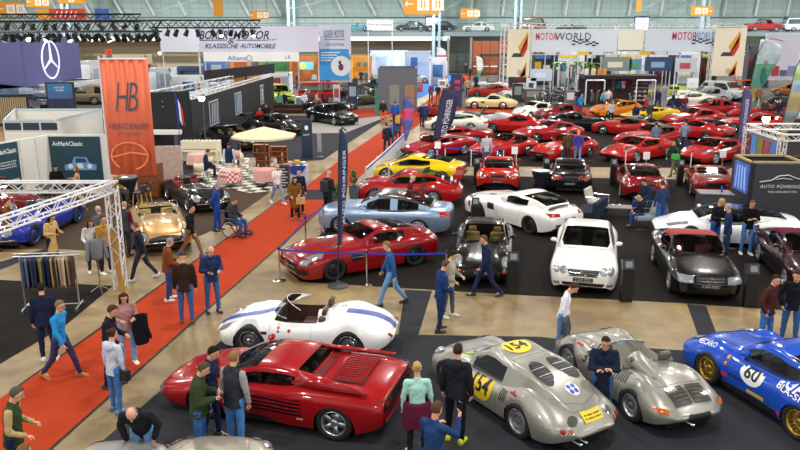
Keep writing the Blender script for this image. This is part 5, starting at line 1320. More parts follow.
FAR = [(279, 91, 'green jacket', '5f9a80', 'beside the lime green vehicle'), (284, 91, 'black jacket', '2a2a30', 'beside the lime green vehicle'), (278, 71, 'dark coat', '30323a', 'before the green leafy stand'), (285, 67, 'black coat', '24262c', 'at the left of the television stand'), (290, 69, 'grey jumper', '5a6068', 'left of the television stand'), (297, 72, 'dark shirt', '34384a', 'under the television screen'),
 (304, 91, 'white shirt', 'd8dce0', 'in front of the red van left'), (309, 89, 'grey coat', '50565e', 'in front of the red van'), (316, 90, 'beige coat', 'b8a88c', 'in front of the red van'), (323, 89, 'navy jacket', '2c3448', 'right of the red van'), (341, 87, 'black suit', '202226', 'left of the dark poster column'), (314, 72, 'pale blue shirt', 'b4c8dc', 'right of the television screen'), (322, 74, 'dark jumper', '3a3e48', 'before the white and blue tower banner'), (328, 73, 'black jacket', '26282e', 'before the grey menu board'),
 (355, 75, 'brown coat', '5a4636', 'before the yellow stand left'), (361, 69.5, 'dark blue coat', '2c3654', 'before the yellow stand'), (366, 70, 'grey blue jacket', '54607a', 'right of the yellow stand'), (372, 73, 'blue coat', '34508a', 'left of the pale blue stand'), (361, 81, 'grey jacket', '4e5258', 'above the dark poster column'), (390, 86, 'black coat', '24262a', 'walking before the grey stand'),
 (422, 102.5, 'dark jacket', '24304a', 'at the far bend of the red aisle'), (425, 102, 'navy jacket', '26386c', 'at the far bend of the red aisle right'), (431, 82.5, 'purple top', '7a4a78', 'on the blue carpet'), (438, 84, 'black jacket', '30303a', 'on the blue carpet right'), (447, 76, 'white jacket', 'e0dcd8', 'beside the navy roller banner'), (463.5, 74, 'navy coat', '2c3a5c', 'on the far red aisle left'), (468, 78, 'beige coat', 'b8986a', 'on the far red aisle'), (476, 74, 'blue jacket', '2c3c60', 'before the far green footed flag'), (428, 64, 'blue suit', '4660a0', 'left of the far white flag'), (466, 63, 'black coat', '26282e', 'before the brown doors'), (470, 66, 'dark green coat', '2e4038', 'before the brown doors right'),
 (578.5, 88, 'dark hoodie', '2c2e38', 'left of the black shop'), (581, 93, 'bright blue coat', '2f8fc8', 'left front of the black shop'), (593, 89, 'grey sweater', '5c6068', 'before the hung T-shirt'), (598, 88, 'brown top', '6a5040', 'right of the hung T-shirt'), (603, 89, 'light blue skirted coat', '58b0d8', 'between the two shop fronts'), (609, 87, 'white coat', 'dcd8d8', 'before the shop middle'), (614, 85, 'pink red top', 'c84a5a', 'before the shop middle'), (620.5, 83, 'turquoise top', '4aa8c8', 'inside the right shop'), (631, 92, 'grey shirt', '60646e', 'before the model shelves'), (647, 95, 'red jacket', 'b02a34', 'at the right shop edge'), (636.5, 102.5, 'navy hoodie', '26304e', 'between the orange and yellow cars'), (659, 88, 'navy jacket', '25344e', 'right of the black shop'), (674, 91, 'dark blue coat', '26304c', 'before the pearl white car left'), (679, 94, 'dark jacket', '2e3040', 'before the pearl white car'), (685.5, 94, 'red and navy jacket', '7a2c40', 'before the pearl white car right'), (569, 75, 'grey coat', '6a7078', 'before the motorcycles'), (766, 98.5, 'brown jacket', '4a3c34', 'behind the scenic feather flag'), (780, 99, 'dark coat', '2a2c30', 'between the scenic feather flags'), (651, 100, 'dark grey coat', '3c4048', 'beside the yellow targa'), (43, 100, 'black suit', '202228', 'under the pale canopy'), (5, 96, 'navy suit', '262c44', 'under the canopy at the left edge'), (230, 75, 'orange vest', 'c86a34', 'before the orange framed stand'), (246, 73, 'dark coat', '34363e', 'right of the orange framed stand'), (612, 100, 'pale grey shirt', 'c0c4cc', 'bending at the shop rail')]
rn = random.Random(3)
for x, y, d_, c_, w_ in FAR: add('person in a %s %s' % (d_, w_), x, y, rn.choice((-90, -60, 90, 60, 0, 180, -120)), rn.choice(('stand', 'stand_b', 'hold', 'walk')), top=J(c_), legs=('slim', rn.choice(('2c3448', '3a5586', '26282e', '5a5e68'))), hair=(rn.choice(('short', 'short', 'long')), rn.choice(('3a2c24', '5a4434', '8a8078', '2a221e', 'a88a5c'))), h=rn.uniform(1.68, 1.84), far=True)
keys = {}
for lab, a, b, f, pose, k in PEOPLE+[('', 0, 0, 0, 'sit', dict(top=('jacket', ''))), ('', 0, 0, 0, 'sit_b', dict(top=('sweater', ''), legs=('slim', '')))]:
 tk = k.get('top', ('jacket', ''))[0]; lg = k.get('legs', ('slim', ''))[0]
 keys[('body', pose)] = 1; keys[('top', pose, tk)] = 1; keys[('trousers', pose, lg)] = 1
 if k.get('vest'): keys[('top', pose, 'vest')] = 1
bake_people(list(keys))
def V2(p): return W(p[0], p[1])
def zone(name, pts, m, z, kind=None, label=None, cat=None, th=.006):
 P = [W(*p) for p in pts]; bm = bmesh.new()
 a = [bm.verts.new((p.x, p.y, z)) for p in P]; b = [bm.verts.new((p.x, p.y, z-th)) for p in P]; n = len(P)
 f = bm.faces.new(a); bm.faces.new(b[::-1])
 for i in range(n): bm.faces.new((a[i], b[i], b[(i+1) % n], a[(i+1) % n]))
 o = bobj(name, bm, m); return tag(o, label, cat, None, kind)
def floor_mat():
 m = bpy.data.materials.new('worn_tan_floor'); m.use_nodes = True; nt = m.node_tree; b = nt.nodes['Principled BSDF']
 tc = nt.nodes.new('ShaderNodeTexCoord'); N = nt.nodes.new
 n1 = N('ShaderNodeTexNoise'); n1.inputs['Scale'].default_value = .35; n1.inputs['Detail'].default_value = 8; n1.inputs['Roughness'].default_value = .7
 n2 = N('ShaderNodeTexNoise'); n2.inputs['Scale'].default_value = 1.3; n2.inputs['Detail'].default_value = 6
 br = N('ShaderNodeTexBrick'); br.inputs['Scale'].default_value = .4; br.offset = 0; br.inputs['Brick Width'].default_value = 1.2; br.inputs['Row Height'].default_value = 1.2; br.inputs['Mortar Size'].default_value = .004; br.inputs['Color1'].default_value = (1, 1, 1, 1); br.inputs['Color2'].default_value = (.96, .96, .95, 1); br.inputs['Mortar'].default_value = (.8, .78, .75, 1)
 cr = N('ShaderNodeValToRGB'); cr.color_ramp.elements[0].position = .3; cr.color_ramp.elements[0].color = (*hx('6a573c'), 1); cr.color_ramp.elements[1].position = .7; cr.color_ramp.elements[1].color = (*hx('9f8a62'), 1)
 m1 = N('ShaderNodeMix'); m1.data_type = 'RGBA'; m1.blend_type = 'MULTIPLY'; m1.inputs['Factor'].default_value = 1
 m2 = N('ShaderNodeMix'); m2.data_type = 'RGBA'; m2.blend_type = 'OVERLAY'; m2.inputs['Factor'].default_value = .6
 for n in (n1, n2, br): nt.links.new(tc.outputs['Object'], n.inputs['Vector'])
 nt.links.new(n1.outputs['Fac'], cr.inputs['Fac']); nt.links.new(cr.outputs['Color'], m2.inputs['A']); nt.links.new(n2.outputs['Fac'], m2.inputs['B'])
 nt.links.new(m2.outputs['Result'], m1.inputs['A']); nt.links.new(br.outputs['Color'], m1.inputs['B'])
 nt.links.new(m1.outputs['Result'], b.inputs['Base Color']); b.inputs['Roughness'].default_value = .5; b.inputs['Specular IOR Level'].default_value = .35
 return m
def carpet(name, h, n=.1): return mat(name, h, .9, noise=n, nscale=2.2, bump=.1)
bm = bmesh.new(); box(bm, -75, 75, -4, 125, -.3, 0); tag(bobj('floor', bm, floor_mat()), kind='structure')
BC = carpet('dark_carpet', '333439'); BC2 = carpet('black_carpet', '231f1e'); BR = carpet('brown_carpet', '4a3e34')
RED = carpet('red_carpet', 'a63a1e', .1)
def fl(name, pts, m, z, lab): return zone(name, pts, m, z, None, lab, 'carpet')
fl('carpet', [(-90, 281), (0, 280), (113, 286), (66, 325), (0, 364), (-90, 420)], BC2, .007, 'black carpet under the clothes rack at the left edge')
fl('carpet', [(-140, 249), (60, 249), (128, 253), (186, 242), (222, 226), (269, 193), (250, 176), (-140, 176)], BR, .007, 'brown carpet under the gold and blue classic cars')
fl('carpet', [(20, 118), (391, 115), (323, 160), (270, 163), (250, 176), (20, 176)], BC, .007, 'dark grey carpet around the dark blue banner stand and black racing cars')
fl('carpet', [(287, 268), (330, 225), (350, 205), (372, 190), (440, 175), (700, 180), (880, 184), (880, 317), (680, 303), (520, 295), (400, 288), (300, 282)], BC2, .007, 'black carpet under the red gullwing, white coupes and black roadster')
fl('carpet', [(402, 165), (396, 161), (425, 135), (452, 119), (800, 119), (930, 168), (700, 168), (440, 166)], BC2, .007, 'black carpet under the rows of red sports cars')
fl('carpet', [(70, 470), (153, 397), (232, 332), (540, 337), (640, 348), (690, 351), (960, 372), (1060, 520), (0, 520)], BC, .007, 'charcoal carpet under the racing cars in the foreground')
fl('carpet', [(405, 290), (432, 291), (418, 336), (398, 336)], BC, .006, 'narrow dark carpet strip between the black row and the racing cars')
fl('carpet', [(687, 304), (706, 306), (724, 353), (704, 352)], BC, .006, 'narrow dark carpet strip in front of the black roadster')
fl('carpet', [(-60, 282), (0, 270), (27, 259), (60, 249), (45, 249), (0, 262), (-60, 276)], BC, .005, 'slim dark carpet strip left of the clothes rack')
fl('carpet', [(460, 109), (446, 112), (452, 76), (790, 76), (900, 108)], carpet('far_dark_carpet', '55524f'), .006, 'grey carpet of the far car rows on the right')
fl('carpet', [(-200, 116), (375, 113), (415, 100), (422, 77), (-60, 77)], carpet('far_grey_carpet', '5d5852'), .006, 'grey carpet of the far stands on the left')
fl('carpet', [(418, 99), (462, 78), (455, 73), (412, 80)], carpet('blue_carpet', '3f6fb0'), .009, 'blue carpet beside the far end of the red aisle')
fl('red_carpet', [(-122, 480), (12, 391), (90, 337), (251, 222), (281, 200), (334, 200), (322, 209), (176, 337), (50, 450), (16, 480)], RED, .012, 'near length of the red aisle carpet, below the dark crossing band')
fl('red_carpet', [(302, 190), (345, 156), (391, 125), (408, 113), (437, 112), (410, 131), (387, 153), (345, 190)], RED, .012, 'middle length of the red aisle carpet beside the potted plants')
fl('red_carpet', [(419, 107), (431, 98), (467, 73), (477, 73), (446, 98), (434, 107)], RED, .012, 'far length of the red aisle carpet towards the brown doors')
fl('red_carpet', [(350, 109), (760, 109), (790, 117), (345, 117)], RED, .011, 'red carpet of the cross aisle behind the red sports cars')
fl('carpet', [(281, 200), (334, 200), (345, 190), (295, 190)], BC, .011, 'grey band crossing the red aisle beside the plants')
bk = plain('111111', .7)
def edge(a, b, w=.05):
 A, B = W(*a), W(*b); d = (B-A).normalized(); n = Vector((-d.y, d.x, 0))*w/2; bm = bmesh.new()
 v = [(A+n), (B+n), (B-n), (A-n)]; lo = [bm.verts.new((p.x, p.y, .004)) for p in v]; hi = [bm.verts.new((p.x, p.y, .016)) for p in v]
 bm.faces.new(hi); bm.faces.new(lo[::-1])
 for i in range(4): bm.faces.new((lo[i], lo[(i+1) % 4], hi[(i+1) % 4], hi[i]))
 return bm
for i, (a, b) in enumerate((((12, 391), (281, 200)), ((176, 337), (50, 450)), ((322, 209), (176, 337)))):
 tag(bobj('trim_%d' % (i+1), edge(a, b), bk), kind='structure')
fl('carpet', [(270, 127), (392, 115), (345, 133), (262, 134)], carpet('pale_carpet', '9a9793'), .012, 'pale grey display floor under the black saloon')
YW = 118.
wallm = mat('pale_green_wall', 'b4cac6', .7, noise=.04, nscale=.3)
def wall_panel_mat():
 m = bpy.data.materials.new('ribbed_wall'); m.use_nodes = True; nt = m.node_tree; b = nt.nodes['Principled BSDF']; N = nt.nodes.new
 tc = N('ShaderNodeTexCoord'); br = N('ShaderNodeTexBrick'); mp = N('ShaderNodeMapping'); mp.inputs['Rotation'].default_value = (pi/2, 0, 0)
 br.offset = 0; br.inputs['Scale'].default_value = .35; br.inputs['Mortar Size'].default_value = .012; br.inputs['Color1'].default_value = (*hx('b7ccc8'), 1); br.inputs['Color2'].default_value = (*hx('aec4c1'), 1); br.inputs['Mortar'].default_value = (*hx('8fa6a6'), 1)
 nt.links.new(tc.outputs['Object'], mp.inputs['Vector']); nt.links.new(mp.outputs['Vector'], br.inputs['Vector']); nt.links.new(br.outputs['Color'], b.inputs['Base Color']); b.inputs['Roughness'].default_value = .7
 return m
bm = bmesh.new(); box(bm, -75, 75, YW, YW+.5, 0, 16); tag(bobj('wall_back', bm, wall_panel_mat()), kind='structure')
bm = bmesh.new(); box(bm, -75, 75, 109.6, YW, 5.35, 5.95); tag(bobj('trim_gallery', bm, plain('66757a', .6)), kind='structure')
bm = bmesh.new(); box(bm, -52, 7, 109.3, 109.55, 4.75, 5.3); tag(bobj('trim_fascia', bm, plain('dfe6e4', .6)), kind='structure')
bm = bmesh.new()
for k in range(61): tube(bm, (-60+2*k, 109.8, 5.95), (-60+2*k, 109.8, 7.0), .025, n=4)
for z in (6.2, 6.5, 6.8, 7.05): tube(bm, (-60, 109.8, z), (60, 109.8, z), .02, n=4)
tag(bobj('gallery_railing', bm, plain('4a5458')), 'thin grey railing along the front of the upper gallery', 'railing')
bm = bmesh.new(); box(bm, -75, 75, 117.5, YW, 8.0, 8.4); tag(bobj('trim_wall_rail', bm, plain('9db4b4')), kind='structure')
for i in range(26):
 x = -60+i*4.7; bm = bmesh.new(); q = -1 if x < 10 else 1
 tube(bm, (x, 117.2, 8.2), (x+q*2.6 if q < 0 else x+.6, 117.2, 13.5), .17, n=6); tag(bobj('wall_rib', bm, plain('dde6dc')), 'slanting pale rib on the upper back wall', 'rib', 'slanting ribs of the upper back wall')
def column(x, lab):
 r = empty('steel_column', (x, 108.6, 0), 0, lab, 'column')
 bm = bmesh.new(); box(bm, -.55, -.15, -.3, .3, 0, 14); bobj('column_shaft', bm, plain('8fa9b2'), r)
 bm = bmesh.new(); box(bm, .25, .6, -.3, .3, 0, 14); bobj('column_shaft', bm, plain('7d979f'), r)
 bm = bmesh.new()
 for k in range(7): box(bm, -.2, .3, -.08, .08, 1+2*k, 1.2+2*k)
 bobj('cross_tie', bm, plain('7d979f'), r)
for x, lab in ((5.0, 'blue grey double steel column left of the brown doors'), (16.2, 'blue grey double steel column right of the brown doors'), (-15, 'blue grey double steel column above the white automobile banner'), (42, 'blue grey double steel column behind the right white truss banner'), (-46, 'blue grey double steel column at the far left')): column(x, lab)
bm = bmesh.new()
for a, b in (((5.6, 8.6), (15.7, 13.8)), ((15.7, 8.6), (5.6, 13.8)), ((-34, 8.6), (-15.6, 13.5)), ((-15.6, 8.8), (5, 14)), ((33, 8.6), (41.5, 13.5)), ((41.5, 8.6), (33, 13.5))):
 b2 = bmesh.new(); tube(b2, (a[0], 108.9, a[1]), (b[0], 108.9, b[1]), .06, n=5); tag(bobj('brace_rod', b2, plain('6f878d')), 'thin diagonal brace rod between the steel columns', 'brace', 'diagonal brace rods at the back wall')
bm.free()
dw = empty('door_1', (0, 0, 0)); tag(dw, kind='structure')
for k in range(4):
 x = 10.2+k*1.22; bm = bmesh.new(); rbox(bm, x, x+1.17, 109.2, 109.35, 0, 4.7, .02)
 d = bobj('door_leaf', bm, plain('8a4a2c', .5), dw); b2 = bmesh.new(); box(b2, x+.1, x+1.07, 109.1, 109.2, 1.15, 1.3); bobj('push_bar', b2, plain('e8e8e4'), d)
bm = bmesh.new()
for xx in (6.6, 9.8, 15.2): box(bm, xx, xx+.3, 109.0, 109.5, 0, 5.2)
tag(bobj('trim_posts', bm, plain('7a7468')), kind='structure')
bm = bmesh.new(); box(bm, -60, 5, 112, 112.4, 0, 5.3); tag(bobj('wall_lower', bm, mat('lower_wall', '8f8672', .7, noise=.1, nscale=.5)), kind='structure')
def sign(cx, cy, w, h, s, lab, col='e6a12c', arrow=-1, n=2):
 """orange hall sign; pixel centre, pixel size, px per metre"""
 Y = 760/s*.97; P = WY(cx, cy, Y); ww, hh = w/s, h/s
 r = empty('hanging_sign', P, 0, lab, 'sign'); bm = bmesh.new(); rbox(bm, -ww/2, ww/2, -.05, .05, -hh/2, hh/2, .02, 1); bobj('sign_board', bm, mat('sign_'+col, col, .5, noise=.03), r)
 wm = plain('fbf6ea'); bw = hh*.62
 for k in range(n):
  x = -ww*.12+k*(bw*1.15) if arrow < 0 else -ww*.32+k*bw*1.15
  bm = bmesh.new(); box(bm, x, x+bw*.95, -.07, -.05, -bw/2, bw/2); q = bobj('pictogram', bm, wm, r)
  bm = bmesh.new(); box(bm, x+bw*.3, x+bw*.4, -.08, -.07, -bw*.3, bw*.25); box(bm, x+bw*.55, x+bw*.65, -.08, -.07, -bw*.3, bw*.25); bobj('figure', bm, mat('sign_'+col, col), q)
 if n:
  ax = -ww*.36 if arrow < 0 else ww*.36; a = hh*.2; bm = bmesh.new(); box(bm, ax-a, ax+a, -.07, -.05, -.03*hh, .03*hh)
  for q in (1, -1): tube(bm, (ax+arrow*a, -.06, 0), (ax+arrow*a*.3, -.06, q*a*.6), .03*hh, n=4)
  bobj('arrow', bm, wm, r)
 bm = bmesh.new()
 for q in (-1, 1): tube(bm, (q*ww*.4, 0, hh/2), (q*ww*.4, 0, 15-P.z), .02, n=4)
 bobj('cable', bm, GREYM, r)
sign(10, 9, 24, 13, 12, 'orange hanging sign with two white pictograms at the far left')
sign(38, 2, 22, 10, 13, 'orange hanging sign partly cut off above the lighting truss', n=2)
sign(72, -1, 26, 9, 13, 'orange and white hanging sign cut off by the top edge', n=1)
sign(234-16, 5, 9, 20, 12, 'narrow orange hanging sign with a dark lamp before it', n=0)
sign(259.5, 15, 17, 8, 9.5, 'small orange sign above the white automobile banner')
sign(421.5, 4, 33, 19, 10, 'large orange hanging sign with a left arrow above the gallery')
sign(469.5, 13.5, 17, 9, 8, 'small orange sign with left arrow above the brown doors')
sign(639, 4, 5, 14, 8, 'slim upright orange sign near the top edge', n=0)
sign(702, 11, 20, 9, 8, 'orange sign with right arrow above the right truss banner', arrow=1)
sign(403-80, -6, 14, 6, 10, 'orange sign just peeking in at the top', n=0) if False else None
r = empty('hanging_sign', WY(70, 14, 50), 0, 'long red and yellow sign with white marks behind the black truss', 'sign')
for x0, x1, c in ((-2.1, -1.3, 'e8a32a'), (-1.3, 1.0, 'd8402a'), (1.6, 2.5, '2f5fb8')):
 bm = bmesh.new(); box(bm, x0, x1, -.05, .05, -.32, .32); bobj('sign_board', bm, plain(c), r)
bm = bmesh.new()
for k in range(5): tube(bm, (-.9+.3*k, -.07, -.18), (-.75+.3*k, -.07, .18), .03, n=4)
bobj('white_marks', bm, plain('f4f0ea'), r)
def truss_bm(a, b, w=.3, r=.025, step=.5):
 a, b = Vector(a), Vector(b); d, s, t, L = frame(a, b); bm = bmesh.new()
 C = [s*w/2+t*w/2, s*w/2-t*w/2, -s*w/2-t*w/2, -s*w/2+t*w/2]
 for c in C: tube(bm, a+c, b+c, r, n=5)
 n = max(1, int(L/step))
 for i in range(n):
  p, q = a+d*(L*i/n), a+d*(L*(i+1)/n)
  for k in range(4):
   c0, c1 = C[k], C[(k+1) % 4]
   tube(bm, p+(c0 if i % 2 else c1), q+(c1 if i % 2 else c0), r*.6, n=3, caps=False)
 return bm
WT = plain('e2e2e2', .4); BT = plain('202226', .5)
def truss_set(lab, segs, m=WT, w=.3, step=.45, r=.025):
 rt = empty('truss', (0, 0, 0), 0, lab, 'truss')
 for a, b in segs: bobj('truss_beam', truss_bm(a, b, w, r, step), m, rt)
 return rt
base = W(121, 289); top = Vector((base.x, base.y, 2.85))
truss_set('white lattice truss frame at the left with an orange banner above its corner', [(base, top), (top+Vector((.15, 0, .0)), Vector((top.x-14, top.y, 2.85))), (top, W(-60, 245, 2.85))], w=.26, step=.3)
def P_(px, py, s): return WY(px, py, 760/s*.968)
def rig(lab, x0, x1, py, s, n, col=BT, w=.4, drop=1.):
 a, b = P_(x0, py, s), P_(x1, py, s); truss_set(lab, [(a, b)], col, w, .4, .045)
 for i in range(n):
  t = (i+.5+random.uniform(-.25, .25))/n; p = a.lerp(b, t)-Vector((0, 0, w*.5+.25))
  r = empty('spotlight', p, random.uniform(0, 6), 'black stage spotlight on the %s' % lab.split(' with')[0].split(' in front')[0].split(' above')[0], 'spotlight', 'spotlights on the '+lab.split(' with')[0])
  bm = bmesh.new(); R = Matrix.Rotation(radians(random.uniform(20, 60)), 3, 'Y')
  tube(bm, R @ Vector((0, 0, .16)), R @ Vector((0, 0, -.22)), .09, .14, 10); bobj('lamp_head', bm, DARK, r)
  bm = bmesh.new(); tube(bm, (0, .13, 0), (0, .13, .28), .02, n=4); tube(bm, (0, -.13, 0), (0, -.13, .28), .02, n=4); tube(bm, (0, -.14, .28), (0, .14, .28), .025, n=4); bobj('yoke', bm, DARK, r)
  if i % 3 == 0:
   bm = bmesh.new(); tube(bm, R @ Vector((0, 0, -.22)), R @ Vector((0, 0, -.225)), .12, .12, 10); bobj('lamp_lens', bm, mat('lit_lens', 'fff3dd', emit=6), r)
rig('front black lighting truss at the upper left with many spotlights', -20, 160, 26, 20, 26, w=.5)
rig('second black lighting truss above the blue violet wall', -20, 140, 18, 17, 14)
rig('black lighting truss running in front of the white automobile banner', 150, 260, 24, 17, 10)
def banner(name, lab, c, w, h, col, rot=0, texts=(), pole=None, cat='banner', mobj_=None, folds=.015):
 """upright sheet: centre c, facing the camera side when rot=0"""
 r = empty(name, c, radians(rot), lab, cat); bm = bmesh.new(); n = 24; F = []; B = []
 for k in range(n+1):
  x = -w/2+w*k/n; y = folds*sin(k*1.3)
  F.append((bm.verts.new((x, y-.01, -h/2)), bm.verts.new((x, y-.01, h/2)))); B.append((bm.verts.new((x, y+.01, -h/2)), bm.verts.new((x, y+.01, h/2))))
 for k in range(n):
  bm.faces.new((F[k][0], F[k+1][0], F[k+1][1], F[k][1])); bm.faces.new((B[k+1][0], B[k][0], B[k][1], B[k+1][1]))
  bm.faces.new((F[k][1], F[k+1][1], B[k+1][1], B[k][1])); bm.faces.new((F[k+1][0], F[k][0], B[k][0], B[k+1][0]))
 bm.faces.new((F[0][0], F[0][1], B[0][1], B[0][0])); bm.faces.new((F[n][1], F[n][0], B[n][0], B[n][1]))
 bobj('cloth', bm, mobj_ or mat('sheet_'+col, col, .7, noise=.05, nscale=1.5), r, True)
 for key, x, z, tw, th, tc in texts: panel_text('lettering', key, (x, -folds-.03, z), (1, 0, 0), (0, 0, 1), tw, th, plain(tc), r)
 return r
bp = W(103, 181, 2.9); bc = Vector((top.x+.98, top.y, 0))
s0 = 35.
r = banner('hanging_banner', 'tall orange red banner with a monogram and a firm name above the left truss', (top.x+.66, top.y-.05, 4.66), 1.2, 2.95, 'df6d4a', 0,
 [('HB', .0, .55, .6, .72, '34566a'), ('HEINZ', 0, -.2, 1.0, .15, '34566a'), ('MANU', 0, -.4, .62, .08, '34566a')], folds=.02)
bm = bmesh.new(); poly_tube(bm, [Vector((.1*cos(a)*1.8*2.6-.05, -.045, -.98+.36*sin(a))) for a in [pi*k/10 for k in range(-4, 14)]], .03); poly_tube(bm, [Vector((-.5, -.045, -1.0)), Vector((0, -.045, -.88)), Vector((.45, -.045, -.95))], .03)
bobj('faded_monogram', bm, plain('e8864e'), r)
bm = bmesh.new(); tube(bm, (-.63, 0, -1.8), (-.63, 0, 1.55), .03); tube(bm, (-.63, 0, 1.49), (.6, 0, 1.49), .025); bobj('pole', bm, WALU, r)
def wallseg(lab, p0, p1, h, m, z0=0., th=.1, name='partition_wall', cat='partition'):
 p0, p1 = Vector((p0[0], p0[1], 0)), Vector((p1[0], p1[1], 0)); d = p1-p0; L = d.length
 r = empty(name, (p0.x, p0.y, 0), atan2(d.y, d.x), lab, cat)
 bm = bmesh.new(); box(bm, 0, L, -th/2, th/2, z0, h); bobj('wall_panel', bm, m, r); r['L'] = L; return r
def on_wall(r, name, x, z, w, h, m, d=.06, th=.02, parent=None):
 bm = bmesh.new(); box(bm, x-w/2, x+w/2, -d-th, -d, z-h/2, z+h/2); return bobj(name, bm, m, parent or r)
def text_wall(r, key, x, z, w, h, col, d=.1, name='lettering', parent=None):
 return panel_text(name, key, (x, -d, z), (1, 0, 0), (0, 0, 1), w, h, plain(col), parent or r)
WHW = plain('e6e2da', .6); GRN = mat('dark_green_poster', '1f4350', .5, noise=.05)
def am_car(r, x, z, s, par):
 """blue classic car picture printed on the poster"""
 for nm, pts, c in (('printed_car', [(-.9, 0), (.9, 0), (.95, .3), (.55, .42), (.4, .75), (-.3, .78), (-.45, .42), (-.9, .3)], '6c9fd0'), ('printed_window', [(-.25, .45), (.4, .45), (.32, .68), (-.2, .7)], '26466a'), ('printed_grille', [(-.2, .1), (.2, .1), (.15, .4), (-.15, .4)], 'dfe6ea')):
  flat(nm, [(a*s, b*s) for a, b in pts], (x, -.095 if nm == 'printed_car' else -.11, z), (1, 0, 0), (0, 0, 1), plain(c), par)
 for q in (-.55, .55): flat('printed_lamp', [(a*s*.28, b*s*.28) for a, b in ell2(1, 1, 16)], (x+q*s, -.11, z+.22*s), (1, 0, 0), (0, 0, 1), plain('e6eef2'), par)
A = W(54, 190); B = W(150, 190)
r = wallseg('white partition with a dark green poster of a blue classic car', A, B, 2.42, WHW); q = on_wall(r, 'poster', 1.15, 1.25, 2.2, 2.2, GRN)
text_wall(r, 'ANM', .85, 2.05, 1.3, .2, 'f0f0ee', parent=q); am_car(r, 1.3, .9, .75, q)
B2 = W(-40, 214)
r = wallseg('white partition at the left edge with a narrow dark green text poster', B2, A, 2.42, WHW); L = r['L']
q = on_wall(r, 'poster', L-2.35, 1.3, 1.35, 2.15, GRN); text_wall(r, 'ANM', L-2.35, 2.05, 1.1, .2, 'f0f0ee', parent=q)
for k, w in enumerate((1.0, .9, .95)): text_wall(r, 'LOREM', L-2.35, 1.62-.11*k, w, .07, 'f0f0ee', parent=q)
for k in range(3): on_wall(r, 'photo', L-2.8+.42*k, .75, .34, .26, plain(('a8a89c', '8f9aa0', 'c3beb0')[k]), .09, .01, q)
for k in range(2): on_wall(r, 'post', L-1.55+.8*k, 1.2, .05, 2.45, WALU, .05)
for k, (a, b, h, lab) in enumerate((((10, 168), (60, 168), 2.4, 'white booth wall with dark name bands behind the left poster wall'), ((20, 152), (105, 152), 2.4, 'long white booth wall behind the green poster booth'), ((60, 168), (105, 152), 2.4, 'slanting white booth wall left of the orange banner'), ((10, 168), (20, 152), 2.4, 'short white booth side wall near the left edge'))):
 r = wallseg(lab, W(*a), W(*b), h, WHW)
 on_wall(r, 'top_rail', r['L']/2, 2.4, r['L'], .1, plain('b9cfd8'))
 if k == 0:
  for j in range(3): on_wall(r, 'name_band', .45+.9*j, 2.1, .8, .35, plain('243746'))
vio = mat('violet_wall', '5a5a96', .5, noise=.05, nscale=.4)
a = P_(-25, 60, 12.0); b = P_(23, 60, 13.2); c = P_(79, 60, 11.3)
r = wallseg('left face of the raised blue violet wall', a, b, 6.05, vio, 2.6, .2, 'fascia_wall', 'wall panel')
r = wallseg('raised blue violet wall with a white three pointed star in a ring', b, c, 6.05, vio, 2.6, .2, 'fascia_wall', 'wall panel'); L = r['L']
bm = bmesh.new(); cx, cz, R = L*.42, 4.35, 1.4
for i in range(36):
 t0, t1 = 2*pi*i/36, 2*pi*(i+1)/36; tube(bm, (cx+R*cos(t0), -.16, cz+R*sin(t0)), (cx+R*cos(t1), -.16, cz+R*sin(t1)), .06, n=5)
for i in range(3):
 t = pi/2+2*pi*i/3; tube(bm, (cx, -.16, cz), (cx+R*cos(t), -.16, cz+R*sin(t)), .14, .04, n=4)
bobj('star_emblem', bm, mat('lit_white', 'f4f4ff', emit=.6), r)
d = (c-b).normalized(); n = Vector((d.y, -d.x, 0))
bm = bmesh.new(); pts = [a+n*2.5, b+n*2.2, c+n*2.0, c-n*4, b-n*4, a-n*4]
va = [bm.verts.new((p.x, p.y, 2.3)) for p in pts]; vb = [bm.verts.new((p.x, p.y, 2.55)) for p in pts]; bm.faces.new(va[::-1]); bm.faces.new(vb)
for i in range(6): bm.faces.new((va[i], va[(i+1) % 6], vb[(i+1) % 6], vb[i]))
tag(bobj('canopy_slab', bm, plain('c9ccd2')), 'flat pale canopy slab beneath the blue violet wall', 'canopy')
def post(px, py, h, lab, m=DARK, w=.12):
 p = W(px, py); bm = bmesh.new(); box(bm, p.x-w/2, p.x+w/2, p.y-w/2, p.y+w/2, 0, h); tag(bobj('post', bm, m), lab, 'post')
def screen_stand(lab, px, py, wpx, h, cols, rot=0, name='poster_stand', texts=(), frame_col='23262b', th=.18, m=None):
 s = .138*(py-24); w = wpx/s; p = W(px, py); r = empty(name, p, radians(rot), lab, 'display')
 bm = bmesh.new(); rbox(bm, -w/2, w/2, -th/2, th/2, 0, h, .02, 1); bobj('stand_body', bm, plain(frame_col), r)
 n = len(cols)
 for i, c in enumerate(cols):
  bm = bmesh.new(); z1 = h-.12-(h-.4)*i/n; z0 = h-.12-(h-.4)*(i+1)/n; box(bm, -w*.43, w*.43, -th/2-.02, -th/2, z0, z1); bobj('picture_band', bm, plain(c), r)
 for key, x, z, tw, tt, tc in texts: panel_text('lettering', key, (x, -th/2-.03, z), (1, 0, 0), (0, 0, 1), tw, tt, plain(tc), r)
 return r
r = screen_stand('tall dark frame showing a blue and violet car poster', 64, 124, 27, 3.0, ('2f6f9e', '3c5f94', '27305a', '39315f', 'a0567a'), 8, texts=[('NEXT', 0, 2.62, .7, .12, 'e8eef4'), ('LIVE', 0, 2.42, .5, .12, 'e8eef4')])
bm = bmesh.new(); prism(bm, [(-.55, .95), (-.5, 1.6), (-.1, 1.75), (.55, 1.7), (.6, .9)], -.13, -.115); bobj('printed_vehicle', bm, plain('222a44'), r)
p = W(8, 126); r = empty('slatted_booth', p, radians(12), 'booth wall of vertical pale wood slats in a dark frame', 'booth')
